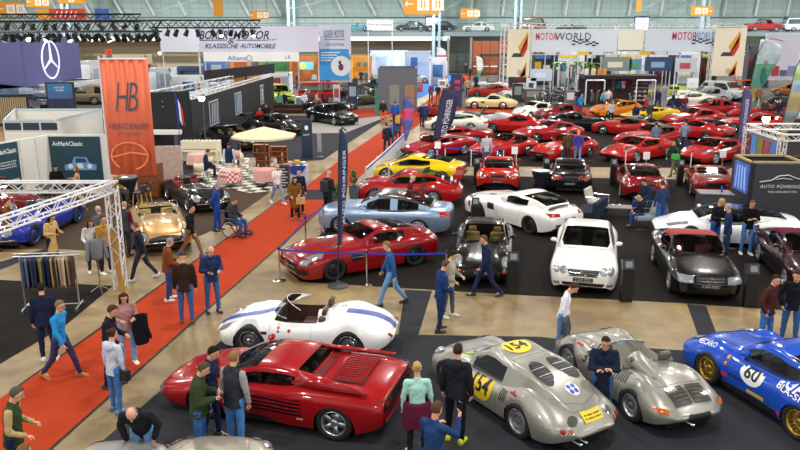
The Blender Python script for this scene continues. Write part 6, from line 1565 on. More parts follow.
bm = bmesh.new(); rbox(bm, -2.4, 1.5, 0, .3, 0, 2.2, .02, 1); bobj('frame', bm, DARK, r)
bm = bmesh.new()
for k in range(26): box(bm, -2.2+.14*k, -2.11+.14*k, -.06, 0, .2, 2.0)
bobj('wood_slats', bm, plain('a89272'), r)
def table(lab, p, w, d, h, m, rot=0, name='table'):
 r = empty(name, (p[0], p[1], 0), radians(rot), lab, 'table'); bm = bmesh.new(); rbox(bm, -w/2, w/2, -d/2, d/2, h-.05, h, .01, 1); bobj('tabletop', bm, m, r)
 for a in (-1, 1):
  for b in (-1, 1): bm = bmesh.new(); tube(bm, (a*(w/2-.07), b*(d/2-.07), 0), (a*(w/2-.07), b*(d/2-.07), h-.05), .025); bobj('leg', bm, GREYM, r)
 return r
wallseg('low white parapet wall of the stand below the wood slats', W(8, 137), W(42, 131), 1.1, WHW)
NV = mat('black_navy_wall', '17191f', .6, noise=.1)
wallseg('black stand wall behind two small striped flags', W(140, 152), W(193, 148), 3.3, NV)
r = wallseg('long black stand wall with framed engine drawing and a white letter poster', W(193, 148), W(274, 109), 2.75, NV); L = r['L']
for x, w, c, cc in ((L*.20, 1.9, '4a4f55', 0), (L*.47, 1.7, '5d6e80', 1), (L*.80, 1.1, '7b8a98', 2)):
 q = on_wall(r, 'framed_picture', x, 1.6, w, 1.5, plain('d4dadd')); on_wall(r, 'picture', x, 1.6, w-.12, 1.38, plain(c), .08, .01, q)
 if cc == 2: text_wall(r, 'R', x, 1.6, .55, .9, 'f2f2f2', .12, parent=q)
 else:
  bm = bmesh.new()
  for k in range(4): tube(bm, (x-w*.35+k*w*.2, -.12, 1.0), (x-w*.2+k*w*.18, -.12, 2.2), .03, n=4)
  bobj('line_drawing', bm, plain('b9c6d2'), q)
bm = bmesh.new(); truss_a, truss_b = W(193, 148)+Vector((0, 0, 2.9)), W(274, 109)+Vector((0, 0, 2.9))
truss_set('thin silver truss along the top of the long black wall', [(truss_a, truss_b)], WALU, .2, .5, .02); bm.free()
wallseg('raised black fascia behind the framed engine drawing', P_(205, 80, 13), P_(274, 74, 11), 3.7, NV, 2.9, .15, 'fascia_wall', 'wall panel')
truss_set('silver roof truss reaching over the black stand', [(P_(140, 96, 16)+Vector((0, 0, 0)), P_(232, 78, 13)), (P_(160, 104, 17), P_(232, 84, 14))], WALU, .3, .45)
y0 = 760/9.6*.968
def flatwall(lab, x0, x1, yt, yb, s, col, texts=(), th=.15, name='fascia_banner', m=None, cat='banner', posts=True):
 a, b = P_(x0, yt, s), P_(x1, yb, s); Y = a.y; r = empty(name, (0, Y, 0), 0, lab, cat)
 bm = bmesh.new(); box(bm, a.x, b.x, 0, th, b.z, a.z); bobj('sheet', bm, m or mat('sheet_'+col, col, .7, noise=.04, nscale=.6), r)
 if posts and b.z > .3:
  for x in (a.x+.1, b.x-.1): bm = bmesh.new(); tube(bm, (x, th+.08, 0), (x, th+.08, a.z), .05, n=6); bobj('support_post', bm, WALU, r)
 for key, cx, cy, w, h, tc in texts:
  c = P_(cx, cy, s); panel_text('lettering', key, (c.x, -.03, c.z), (1, 0, 0), (0, 0, 1), w/s, h/s, plain(tc), r)
 r['s'] = s; return r
r = flatwall('wide white fascia banner with black italic writing of an automobile dealer', 196, 319, 26, 52, 9.6, 'dcdcf0', [('BOXER', 213.5, 35, 27, 8, '2b2f3e'), ('MOTOR', 251, 35, 34, 8, '2b2f3e'), ('AMP', 231, 40.5, 6, 5, '2b2f3e'), ('KLASS', 222, 46, 32, 4.5, '2b2f3e'), ('AUTOM', 258, 46, 34, 4.5, '2b2f3e'), ('GMBH', 272, 39.5, 9, 1.6, '2b2f3e')])
for x0, x1 in ((200, 227), (236, 268)):
 a, b = P_(x0, 40.2, 9.6), P_(x1, 40.2, 9.6); bm = bmesh.new(); box(bm, a.x, b.x, -.05, 0, a.z-.03, a.z+.03); bobj('underline', bm, plain('2b2f3e'), r)
flatwall('blank white fascia panel left of the automobile dealer banner', 159, 199, 27, 52, 10.4, 'd9dcea')
r = flatwall('tall white and blue corner tower banner of the automobile dealer', 319, 351, 25, 54, 9.4, 'dde2f4', [('BOXM', 334, 34, 19, 7, '5a6288'), ('KLAS2', 335, 44.5, 17, 2.2, '5a6288')])
def part_rect(r, name, x0, x1, yt, yb, col, off=.05):
 s = r['s']; a, b = P_(x0, yt, s), P_(x1, yb, s); bm = bmesh.new(); box(bm, a.x, b.x, -off, 0, b.z, a.z); return bobj(name, bm, plain(col), r)
part_rect(r, 'blue_panel', 319, 349, 49, 80, '3f9be0'); part_rect(r, 'underline', 325, 345, 39.2, 39.8, '5a6288')
c = P_(341, 66, 9.4); bm = bmesh.new(); lathe(bm, [(.001, -.08), (1.0, -.08), (1.0, -.05)], 28, 'y', (c.x, 0, c.z)); q = bobj('white_disc', bm, plain('e9ecef'), r)
for k in range(4): part_rect(r, 'text_line', 321, 340-3*k, 52+2.6*k, 53+2.6*k, 'eef4fa', .07)
bm = bmesh.new(); ellipsoid(bm, (c.x-.1, -.1, c.z+.35), (.14, .03, .2)); ellipsoid(bm, (c.x, -.1, c.z-.1), (.26, .03, .35)); bobj('printed_figure', bm, plain('5a4046'), q)
r = flatwall('white name band with small blue lettering below the dealer banner', 203, 299, 52, 61.5, 9.8, 'f4f4f2', [('ALLIANZ', 237, 58, 18, 4, '6a86c0'), ('LB', 288, 57, 5, 3, '6a86c0')])
c = P_(249.5, 58, 9.8); bm = bmesh.new()
for i in range(16): tube(bm, (c.x+.25*cos(2*pi*i/16), -.05, c.z+.25*sin(2*pi*i/16)), (c.x+.25*cos(2*pi*(i+1)/16), -.05, c.z+.25*sin(2*pi*(i+1)/16)), .03, n=4)
bobj('round_emblem', bm, plain('6a86c0'), r)
def standbox(lab, x0, x1, yb, h, col, depth=2.5, name='exhibition_stand', z0=0):
 """open-fronted stand: back and side walls with a head beam"""
 a, b = W(x0, yb), W(x1, yb); w = b.x-a.x; r = empty(name, (a.x, a.y, 0), 0, lab, 'stand'); m = plain(col)
 bm = bmesh.new(); box(bm, 0, w, depth-.1, depth, z0, h); bobj('back_wall', bm, m, r)
 for x in (0, w-.1): bm = bmesh.new(); box(bm, x, x+.1, 0, depth, z0, h); bobj('side_wall', bm, m, r)
 bm = bmesh.new(); box(bm, 0, w, 0, .12, h-.35, h); bobj('head_beam', bm, m, r); r['w'] = w; r['d'] = depth; return r
def pic(r, x, z, w, h, col, emit=0, name='picture', key=None, tc='f2f2f2'):
 bm = bmesh.new(); y = r['d']-.15; box(bm, x-w/2, x+w/2, y, y+.04, z-h/2, z+h/2); q = bobj(name, bm, mat('pic_%s_%d' % (col, emit*10), col, .5, noise=.25, nscale=4, emit=emit), r)
 if key: panel_text('lettering', key, (x, y-.02, z), (1, 0, 0), (0, 0, 1), w*.8, h*.4, plain(tc), q)
r = standbox('orange stand with a bright television screen', 290, 319, 86, 3.3, 'c9813a'); pic(r, 1.7, 2.2, 1.7, .9, '6cc0e0', .8, 'television')
q = bmesh.new(); ellipsoid(q, (1.3, 2.32, 2.2), (.33, .02, .33)); bobj('screen_sun', q, mat('sun_yellow', 'ffd83a', emit=1), r)
r = standbox('orange framed stand under the white name band', 226, 262, 84, 3.2, 'd8a860'); pic(r, 1.4, 1.8, 1.6, 1.4, 'b9693c'); pic(r, 3.2, 1.8, .9, 1.5, '5d6f8a')
r = standbox('blue and white stand left of the orange framed stand', 204, 226, 86, 3.0, '5f7fae'); pic(r, 1.0, 1.7, 1.2, 1.2, 'c2c6cc')
r = standbox('green leafy backdrop stand beside the orange television stand', 263, 289, 85, 3.0, '6f9a6a'); pic(r, 1.8, 1.7, 1.6, 1.9, '4f8a4e')
r = standbox('yellow orange stand with two round pictures', 351, 372, 80, 3.0, 'e0ac4a');
for x in (.9, 1.8): bm = bmesh.new(); ellipsoid(bm, (x, 2.3, 1.9), (.32, .03, .32)); bobj('round_picture', bm, plain('6f8f96'), r)
r = standbox('pale blue glass stand right of the yellow stand', 370, 408, 76, 3.4, 'b9cbe6'); pic(r, 1.6, 1.9, 1.4, 1.4, '9db6dc'); pic(r, 3.6, 1.9, 1.3, 1.4, 'c6d4ea')
r = standbox('white stand left of the red aisle far end', 405, 431, 80, 3.6, 'cdd8e6'); pic(r, 1.2, 1.8, .9, 1.9, '3f78b8')
r = flatwall('white blue lettered sign hanging at the gallery front', 367, 393, 20, 30, 8.2, 'e6eaf0', [('RETRO', 380, 25, 22, 5, '5a6a88')], name='hanging_sign', cat='sign')
r = standbox('grey stand with framed pictures beside the red aisle', 378, 417, 112, 3.55, '5d646c', 3.0);
for x, c in ((1.35, '8a938f'), (2.6, 'a08468')):
 bm = bmesh.new(); box(bm, x-.4, x+.4, -.09, -.04, .6, 2.2); q = bobj('framed_picture', bm, plain(c), r)
bm = bmesh.new(); box(bm, 0, r['w'], -.03, .0, 0, 3.56); bobj('front_wall', bm, plain('6b727a'), r)
for i, (x0, x1, yb, h, c, lab, pc) in enumerate(((82, 106, 92, 3.2, 'e8eaec', 'white stand left of the orange banner', 'b8c4cc'), (150, 172, 94, 2.6, 'c9d2da', 'pale stand with a round emblem picture', '9aa9b6'), (174, 200, 92, 2.6, '4a5a78', 'dark blue stand with a wing picture', '6f8098'), (0, 36, 104, 2.2, '7d90a8', 'blue grey stand under the pale canopy', 'c2d2e8'), (36, 52, 98, 2.0, 'a8c0dc', 'light blue screen stand under the canopy', 'd6e6f6'), (104, 148, 84, 3.4, 'b8a88e', 'beige stand behind the orange banner', '8a6a50'), (430, 447, 86, 3.2, 'dfe3e8', 'white stand beside the blue carpet', '4a86c8'), (481, 506, 76, 3.0, '2b3036', 'black stand below the brown doors', '50565e'))):
 r = standbox(lab, x0, x1, yb, h, c); pic(r, r['w']*.5, h*.5, r['w']*.6, h*.45, pc)
bm = bmesh.new(); p = W(112, 88); tube(bm, (p.x, p.y, 0), (p.x, p.y, 3.6), .32, n=16); q = bobj('advertising_column', bm, plain('1f7a6e')); tag(q, 'teal advertising column with a red top behind the orange banner', 'column')
bm = bmesh.new(); tube(bm, (p.x, p.y, 3.6), (p.x, p.y, 4.3), .33, n=16); bobj('red_top', bm, plain('d23b2c'), q)
S1 = 9.4; Y1 = 760/S1*.968
def tb(x, y): return P_(x, y, S1)
segs = [(tb(505, 25), tb(745, 25)), (tb(530, 53), tb(745, 53))]
for x in (507, 531, 617, 645, 714, 745): segs.append((Vector((tb(x, 25).x, Y1, 0)), tb(x, 25)))
segs += [(Vector((tb(507, 25).x, Y1+3, 0)), Vector((tb(507, 25).x, Y1+3, 6.8))), (tb(507, 25), tb(507, 25)+Vector((0, 3, 0)))]
truss_set('large white truss frame carrying the white and grey banners on the right', segs, WT, .35, .55, .03)
MR = 'd0384e'; MG = '3f4a5c'
def flag_checker(r, cx, cy, s):
 bm = bmesh.new(); c = P_(cx, cy, s)
 for i in range(8):
  for j in range(3):
   if (i+j) % 2 == 0:
    x = c.x-1.3+.33*i; z = c.z-.2+.16*j+.1*sin(i*.8); box(bm, x, x+.34, -.05, -.02, z, z+.14)
 bobj('chequered_flag', bm, plain('2c3240'), r)
r = flatwall('left white truss banner with red and grey capital letters and a chequered flag', 532, 616, 29, 52, S1+.15, 'dfe6f0', [('MOT', 545+1.5, 36.5, 20, 7, 'd8505a'), ('WORLD', 573, 36.5, 34, 7, '4f5f78')]); flag_checker(r, 585, 43, S1+.15)
r = flatwall('right white truss banner with pink to blue capital letters', 647, 714, 29, 51, S1+.15, 'd9e4f0', [('MOT', 691-6.5, 36, 23, 7.5, 'c8326e'), ('WORLD', 708+3-6, 36, 20, 7.5, '6f9ed0')]); flag_checker(r, 705, 42, S1+.15)
flatwall('blank creamy white truss banner between the two lettered ones', 619, 643, 29, 50, S1+.15, 'f0eedc')
def posterwall(lab, x0, x1, yt, yb, s):
 r = flatwall(lab, x0, x1, yt, yb, s, 'efe6cc'); m = (yt+yb)/2
 for pts, c in (([(.45, .62), (.95, .95), (.9, .72), (.6, .5)], 'e0a52e'), ([(.55, .5), (.98, .9), (.95, .6), (.75, .42)], 'c8342c'), ([(.1, .42), (.7, .42), (.6, .5), (.2, .5)], '3a3f4a'), ([(.55, .02), (.95, .34), (.92, .1), (.75, -.0)], 'd8902c'), ([(.6, .0), (.9, .22), (.92, .02)], 'b83028'), ([(.45, .05), (.65, .05), (.65, .16), (.45, .16)], 'b9b6ac')):
  a, b = P_(x0, yb, s), P_(x1, yt, s); flat('printed_shape', [(a.x+(b.x-a.x)*u, a.z+(b.z-a.z)*v) for u, v in pts], (0, -.03, 0), (1, 0, 0), (0, 0, 1), plain(c), r)
posterwall('tall cream event poster with a red and yellow swoosh on the left truss post', 509, 529, 29, 77, S1+.2)
posterwall('tall cream event poster with a red and yellow swoosh on the right truss post', 716, 742, 28, 76, S1+.2)
for x0, x1, yt, yb, c, lab in ((602, 631, 57, 71, '7a8a84', 'poster of a pale villa behind the truss frame'), (646, 672, 57, 71, '2f4668', 'dark blue poster of headlights behind the truss frame'), (676, 696, 58, 72, 'c6cbd4', 'white and red small poster behind the truss frame'), (630, 641, 59, 70, '5a8fb8', 'sunny landscape poster behind the truss frame'), (531, 552, 69, 81, 'c3d4ea', 'pale sky blue screen in the motorcycle area'), (527, 536, 78, 92, 'e2e6ea', 'white board with a photo in the motorcycle area'), (655+33, 698, 78, 88, 'f2f6fa', 'bright white board among the parked cars on the right'), (600, 630, 29-10, 19, 'c0ccd0', '')):
 if lab: r = flatwall(lab, x0, x1, yt, yb, 9.9, c, name='poster', cat='poster'); part_rect(r, 'printed_motif', x0+(x1-x0)*.2, x0+(x1-x0)*.7, yt+(yb-yt)*.35, yt+(yb-yt)*.75, {'7a8a84': 'd9d4c4', '2f4668': '8aa6c8', 'c6cbd4': 'c0485a', '5a8fb8': '5f9a3c', 'c3d4ea': 'dbe6f2', 'e2e6ea': '3a3f46', 'f2f6fa': 'e6eef6'}[c])
for k, (x, c) in enumerate(((545, 'd8dce6'), (560, 'e0e0e8'), (578, 'e8c23a'), (592, 'd2dae4'), (628, 'e4e4ea'), (640, 'e2b83a'), (668, 'd9dfe8'), (655, 'd8dce4'))):
 flatwall('small %s strip banner hanging on the lower truss beam' % ('yellow' if c in ('e8c23a', 'e2b83a') else 'white'), x, x+11, 51.5, 55, S1+.3, c).__setitem__('group', '%s strip banners on the lower truss beam' % ('yellow' if c in ('e8c23a', 'e2b83a') else 'white'))
for i, (x0, x1, yb, h, c, lab, pc) in enumerate(((500, 531, 88, 3.0, '3a3c40', 'charcoal stand behind the left cream poster', 'b08a50'), (533, 556, 86, 3.8, '2c3238', 'black stand with a yellow counter picture behind the motorcycles', 'd8b030'), (557, 583, 86, 3.9, 'd8dce0', 'white stand behind the palm trees', '2f5a9a'), (584, 601, 86, 3.9, '23272e', 'dark stand behind the roof boards of the shop', '8a8478'), (602, 617, 85, 3.6, 'c2c6bc', 'pale stand behind the villa poster', '5a7a6a'), (618, 645, 85, 3.8, 'e4e6e8', 'white stand behind the landscape poster', 'c84a40'), (646, 676, 85, 3.9, '2a3446', 'navy stand behind the headlight poster', 'a8b8cc'), (677, 698, 85, 3.8, 'd9dade', 'light stand behind the small red and white poster', '9a3038'), (699, 716, 85, 3.9, '4a3a2c', 'brown stand with a golden picture left of the right cream poster', 'c09040'))):
 r = standbox(lab, x0, x1, yb, h, c); pic(r, r['w']*.3, h*.55, r['w']*.35, h*.3, pc); pic(r, r['w']*.72, h*.4, r['w']*.3, h*.4, 'e2dccc' if i % 2 else '7a2c2c'); pic(r, r['w']*.5, h*.85, r['w']*.8, h*.12, ('e8e8ea', '3f70b0', 'd8c040')[i % 3])
for i, (x0, x1, yb, h, c, lab, pc) in enumerate(((52, 80, 90, 3.0, 'd6dde6', 'white stand under the right end of the violet wall', '54708f'), (126, 152, 92, 2.8, '8a6a4c', 'tan stand just right of the orange banner top', 'e8e0d0'), (172, 203, 100, 2.2, 'd9dde2', 'white low stand behind the raised black fascia', '3a5f94'), (262, 290, 95, 2.2, 'dadfe4', 'white stand behind the lime green vehicle', 'c84038'), (0, 30, 90, 3.2, '8fa6c0', 'pale blue stand behind the violet wall left end', 'e8ecf0'))):
 r = standbox(lab, x0, x1, yb, h, c); pic(r, r['w']*.35, h*.5, r['w']*.4, h*.4, pc); pic(r, r['w']*.78, h*.5, r['w']*.3, h*.45, 'c8ccd0' if i % 2 else 'a83a34')
def shop(lab, x0, x1, yb, h):
 a, b = W(x0, yb), W(x1, yb); w = b.x-a.x; r = empty('merchandise_shop', (a.x, a.y, 0), 0, lab, 'shop'); bm = bmesh.new(); box(bm, 0, w, 2.2, 2.3, 0, h); bobj('back_wall', bm, plain('2a2f38'), r)
 bm = bmesh.new(); box(bm, 0, w, 0, 2.3, h-.3, h); bobj('roof_slab', bm, plain('191a1c'), r)
 for x in (.1, w*.45, w-.1): bm = bmesh.new(); box(bm, x-.06, x+.06, 0, .12, 0, h-.3); bobj('front_post', bm, plain('191a1c'), r)
 return r, w
r, w = shop('black shop front with T-shirts hung in a white frame', 583, 612, 107, 2.7)
def wframe(r, x0, x1, z0, z1):
 bm = bmesh.new();
 for p, q in (((x0, z0), (x0, z1)), ((x0, z1), (x1, z1)), ((x1, z1), (x1, z0))): tube(bm, (p[0], -.05, p[1]), (q[0], -.05, q[1]), .06, n=4)
 bobj('white_frame', bm, plain('f0f0f0'), r)
wframe(r, .15, 1.75, .2, 2.3)
bm = bmesh.new(); prism(bm, [(.7, 1.3), (.72, 1.75), (.55, 1.6), (.48, 1.72), (.75, 1.95), (1.15, 1.95), (1.42, 1.72), (1.35, 1.6), (1.18, 1.75), (1.2, 1.3)], 2.0, 2.04); tag(bobj('t_shirt', bm, cloth('d8c89a')), 'cream T-shirt hung on the shop back wall', 't-shirt')
r, w = shop('black shop front with racks of small models in a white frame', 612, 655, 107, 2.7); wframe(r, 2.0, 3.6, .2, 2.3)
for k in range(5):
 bm = bmesh.new(); box(bm, 2.1, 3.5, 1.7, 2.1, .35+.38*k, .38+.38*k); q = bobj('shelf', bm, plain('c8c8c8'), r)
for k in range(18):
 bm = bmesh.new(); rbox(bm, -.09, .09, -.06, .06, 0, .14, .02, 1); a = W(612, 107); o = bobj('boxed_model', bm, plain(('c83a30', 'e8e8e8', '2f5fa8', 'e0b030')[k % 4])); o.location = (a.x+2.25+.22*(k % 6), a.y+1.9, .385+.38*(k//6)); tag(o, 'small boxed model on the shelves of the black shop', 'box', 'boxed models on the shop shelves')
for k, (x, c) in enumerate(((.35, 'c02838'), (.75, '38a0d8'), (1.2, 'e6e6e6'), (1.6, '9c2430'))):
 a = W(614, 107); bm = bmesh.new(); prism(bm, [(-.16, 0), (-.16, .5), (-.3, .35), (-.34, .45), (-.14, .65), (.14, .65), (.34, .45), (.3, .35), (.16, .5), (.16, 0)], 0, .05); o = bobj('t_shirt', bm, cloth(c)); o.location = (a.x+x+.1, a.y+2.1, 1.45)
 tag(o, '%s T-shirt hanging in the right half of the black shops' % ('dark red', 'sky blue', 'white', 'wine red')[k], 't-shirt')
for k, (px, c) in enumerate(((586, 'e8e8ee'), (593, 'e6d8b8'), (599, 'f08a3a'), (604, 'd8a060'))):
 a = W(px, 107); bm = bmesh.new(); rbox(bm, -.18, .18, -.05, .05, 0, .55, .03, 1); o = bobj('small_board', bm, plain(c)); o.location = (a.x, a.y+.6, 2.7); tag(o, '%s little board standing on the shop roof' % ('white', 'cream', 'orange', 'tan')[k], 'board')
r = flatwall('large white patterned banner wall at the upper right corner', 767, 830, 33, 80, 11, 'd6daf0');
for k in range(4): part_rect(r, 'printed_shape', 772+8*k, 778+8*k, 66+(k % 2)*4, 76, ('b83a48', '5a6a98', '8a94b8', 'c0788a')[k])
r = standbox('dark open stand between the right truss banner and the white wall', 745, 768, 88, 4.6, '4a5058'); pic(r, 1.0, 2.8, 1.2, 1.1, 'a84038')
PB = mat('anthracite_wall', '303238', .6, noise=.05)
a = W(746, 222); w = 5.2; r = empty('dealer_stand', (a.x, a.y, 0), radians(-2), 'anthracite dealer stand box with a silver car outline and lettering', 'stand')
bm = bmesh.new(); box(bm, 0, w, 0, .12, 0, 2.15); bobj('front_wall', bm, PB, r)
bm = bmesh.new(); box(bm, 0, .12, 0, 1.7, 0, 2.15); bobj('side_wall', bm, PB, r)
bm = bmesh.new(); box(bm, 0, w, 1.7, 1.8, 0, 2.15); bobj('back_wall', bm, PB, r)
bm = bmesh.new(); box(bm, .1, w, .1, 1.7, 1.0, 1.06); bobj('inner_floor', bm, plain('3a3a3c'), r)
bm = bmesh.new(); box(bm, 0, 1.9, .15, .22, 2.15, 2.22); box(bm, 0, 1.9, 1.62, 1.7, 2.15, 2.22); box(bm, 1.82, 1.9, .15, 1.7, 2.15, 2.22); box(bm, 0, .08, .15, 1.7, 2.15, 2.22); bobj('wooden_frame', bm, plain('b59a68'), r)
panel_text('lettering', 'POH', (1.15, -.03, 1.35), (1, 0, 0), (0, 0, 1), 1.65, .15, plain('d8dde4'), r); panel_text('lettering', 'SUB', (1.15, -.03, 1.14), (1, 0, 0), (0, 0, 1), 1.0, .07, plain('d8dde4'), r)
bm = bmesh.new(); poly_tube(bm, [Vector((x, -.03, z)) for x, z in ((.3, 1.5), (.7, 1.56), (.95, 1.72), (1.3, 1.76), (1.6, 1.64), (1.95, 1.58))], .018); poly_tube(bm, [Vector((x, -.03, z)) for x, z in ((.85, 1.6), (1.1, 1.64), (1.45, 1.6))], .012); bobj('car_outline', bm, plain('d8dde4'), r)
bm = bmesh.new(); box(bm, -.06, 0, .2, 1.4, 1.0, 2.05); q = bobj('monitor', bm, mat('monitor_pic', '4a62b0', .3, noise=.9, nscale=5, emit=.35), r)
for k in range(4): bm = bmesh.new(); tube(bm, (-.075, .3+.28*k, 1.1), (-.075, .45+.22*k, 1.95), .03, n=4); bobj('picture_streak', bm, mat('streak', '8fb4e8', emit=.3), q)
def counter(lab, px, py, w, d, h, rot, col='3a3c40'):
 p = W(px, py); r = empty('counter', p, radians(rot), lab, 'counter'); bm = bmesh.new(); rbox(bm, -w/2, w/2, -d/2, d/2, 0, h-.04, .01, 1); bobj('counter_body', bm, plain(col), r)
 bm = bmesh.new(); rbox(bm, -w/2-.03, w/2+.03, -d/2-.03, d/2+.03, h-.04, h, .008, 1); bobj('countertop', bm, plain('6c6f74', .3), r); return r, p
r, p = counter('dark grey reception counter in front of the dark red sports car', 712, 218, 1.15, .75, 1.0, -8)
bm = bmesh.new(); lathe(bm, [(.001, 0), (.035, 0), (.035, .16), (.014, .2), (.014, .24), (.001, .24)], 12); o = bobj('bottle', bm, plain('2f5fb8', .2), None, True); o.location = (p.x+.25, p.y, 1.0); tag(o, 'small blue bottle standing on the grey counter', 'bottle')
s1 = W(743, 176); s2 = W(840, 176); s3 = W(776, 192)
truss_set('silver truss stand frame above the dealer stand', [((s1.x, s1.y, 0), (s1.x, s1.y, 2.35)), ((s1.x, s1.y, 2.35), (s2.x, s2.y, 2.35)), ((s1.x, s1.y, 2.35), (s3.x, s3.y, 2.35)), ((s3.x, s3.y, 0), (s3.x, s3.y, 2.35)), ((s3.x, s3.y, 2.35), (s3.x+6, s3.y, 2.35))], WT, .26, .35)
r = wallseg('colourful poster wall under the silver truss of the dealer row', s1+Vector((.15, .4, 0)), Vector((s3.x+.1, s3.y+.3, 0)), 2.15, plain('7d8088')); L = r['L']
for k, c in enumerate(('7a2c38', '4f8fd0', '8a7a30', 'a04858', '3f7ab8')): on_wall(r, 'poster_picture', L*(.1+.19*k), 1.2, L*.17, 1.6, mat('pp'+c, c, .5, noise=.4, nscale=3))
wallseg('white low wall right of the silver truss posts', s3+Vector((.3, .1, 0)), s3+Vector((6, .1, 0)), 1.5, plain('d8dde8'))
def feather(lab, px, py, h, w, cols, rot=0, lean=0., key=None, tc='e8e8f0', z0=.5, rotkey=1, marks=None):
 p = W(px, py); r = empty('feather_flag', p, radians(rot), lab, 'flag')
 bm = bmesh.new(); pts = [Vector((lean*t*h, 0, h*t)) for t in (0, .3, .6, .85)]; tip = Vector((lean*h+w*.75, 0, h))
 pts += [Vector((lean*h*.97+w*.12, 0, h*.95)), Vector((lean*h+w*.4, 0, h*.995)), tip+Vector((w*.15, 0, -h*.03))]; poly_tube(bm, pts, .02); bobj('pole', bm, plain('22242a'), r)
 bm = bmesh.new(); lathe(bm, [(.001, 0), (.28, 0), (.28, .04), (.05, .07), (.04, .2)], 16); bobj('base', bm, GREYM, r)
 n = 16; zs = [z0+(h-z0)*.98*k/n for k in range(n+1)]
 def wid(t): return w*(min(1, .25+1.6*t) if not marks == 'tear' else min(1, .05+1.15*t))*(1 if t < .82 else sqrt(max(.02, 1-((t-.82)/.19)**2)))
 nb = len(cols)
 for c in range(nb):
  k0, k1 = n*c//nb, n*(c+1)//nb; bm = bmesh.new(); F = []
  for k in range(k0, k1+1):
   t = k/n; x = lean*zs[k]; F.append([bm.verts.new((x+.02+wid(t)*u, yy+.02*sin(5*u+k*.5), zs[k])) for yy in (-.006, .006) for u in (0, .33, .66, 1)])
  for a, b in zip(F[:-1], F[1:]):
   for i in (0, 1, 2): bm.faces.new((a[i], a[i+1], b[i+1], b[i])); bm.faces.new((a[4+i+1], a[4+i], b[4+i], b[4+i+1]))
   bm.faces.new((a[0], b[0], b[4], a[4])); bm.faces.new((a[3], a[7], b[7], b[3]))
  bm.faces.new((F[-1][0], F[-1][1], F[-1][2], F[-1][3], F[-1][7], F[-1][6], F[-1][5], F[-1][4])); bobj('flag_cloth', bm, mat('flag_'+cols[c], cols[c], .7, noise=.12 if nb == 1 else .3, nscale=3), r, True)
 if key:
  u = Vector((0, 0, 1)) if rotkey else Vector((1, 0, 0)); v = Vector((-1, 0, 0))
  L = (h-z0)*.62; c = Vector((lean*(z0+(h-z0)*.5)+w*.52, -.05, z0+(h-z0)*.5))
  o = panel_text('lettering', key, c, (u+Vector((lean, 0, 0))).normalized(), v, L, w*.42, plain(tc), r)
 return r
feather('slim navy feather flag with white writing beside the red gullwing coupe', 338, 286.5, 4.4, .25, ('27335f',), 35, .03, 'AUTOP', z0=1.15)
feather('wide navy feather flag with white writing beside the yellow sports car', 430, 157, 3.75, .95, ('2c2f52',), 10, .17, 'AUTOP', z0=.4)
feather('purple feather flag with white writing near the right red sports car', 735, 160, 3.85, .5, ('54487c',), 0, .0, 'AUTOP', z0=.6)
feather('blue violet feather flag with pink marks beside the near end of the grey stand', 404, 146, 2.9, .55, ('5a68b0', '5a68b0', 'd8508a', '5a68b0'), 0, -.02, z0=.3)
feather('white feather flag with a green foot at the far end of the red aisle', 478, 82, 3.2, .8, ('4fb08a', 'e8eef0', 'e8eef0'), 0, -.12, z0=.6)
feather('white feather flag with a red mark left of the steel column', 436, 82, 4.3, 1.2, ('e6eaf2', 'e6eaf2', 'd86a78', 'e6eaf2'), 0, .0, z0=.5)
feather('large scenic feather flag with a woman in a green dress', 738, 141, 6.2, 1.5, ('b8a850', '93a86a', 'b08a50', '5f9488', '6aa088', 'b9d0d8', 'cfdde6'), 0, .11, z0=1.5, marks='tear')
r_ = bpy.data.objects[[o.name for o in bpy.data.objects if o.get('label', '').startswith('large scenic feather flag with a woman')][0]]
for nm, c_, z_, rx_, rz_ in (('printed_dress', '1f7a6a', 4.0, .16, .5), ('printed_head', 'b88a6a', 4.75, .1, .13), ('printed_face', '8a5f44', 2.9, .22, .28)):
 bm = bmesh.new(); ellipsoid(bm, (.11*z_+.62, -.035, z_), (rx_, .012, rz_)); bobj(nm, bm, plain(c_), r_, True)
feather('large scenic feather flag with a classic car rally at the right edge', 771, 168, 5.9, 1.6, ('b8a868', '8a9070', '6a7a78', '9a8a60', '86a0a8', '9ab878', 'c8d4d8'), 0, .12, z0=1.1, marks='tear')
for px, py, h, w, cols, lab, tx in ((456, 110, 3.0, .95, '33406e', 'navy roller banner with red squares beside the far red aisle', 1), (307.5, 158, 2.1, .58, '1f3048', 'dark blue banner stand with white emblem on the grey carpet', 2), (377, 116, 2.1, .3, '3f7a72', 'slim teal pillar in front of the grey stand', 0), (345-8, 110, 2.1, .55, 'd8dde4', 'red and white roller banner behind the black cars', 3), (353, 110, 2.3, .8, '2c3c58', 'dark poster column with a pale car picture', 3)):
 s = .138*(py-24); p = W(px, py); r = empty('banner_stand', p, radians(-4), lab, 'banner'); bm = bmesh.new(); rbox(bm, -w/2, w/2, -.06, .06, 0, h, .01, 1); bobj('banner_body', bm, plain(cols), r)
 if tx == 1:
  for z, c in ((h*.78, 'd8485a'), (h*.6, 'c04058')): bm = bmesh.new(); box(bm, -w*.15, w*.32, -.08, -.06, z-.15, z+.15); bobj('red_square', bm, plain(c), r)
 if tx == 2: bm = bmesh.new(); ellipsoid(bm, (0, -.065, h*.78), (.1, .01, .13)); bobj('white_emblem', bm, plain('f0f0f0'), r); panel_text('lettering', 'HOR', (0, -.08, h*.6), (1, 0, 0), (0, 0, 1), .36, .1, plain('f0f0f0'), r)
 if tx == 3: bm = bmesh.new(); box(bm, -w*.35, w*.35, -.08, -.06, h*.5, h*.85); bobj('picture', bm, plain('b0505a' if cols[0] == 'd' else 'a8b8cc'), r)
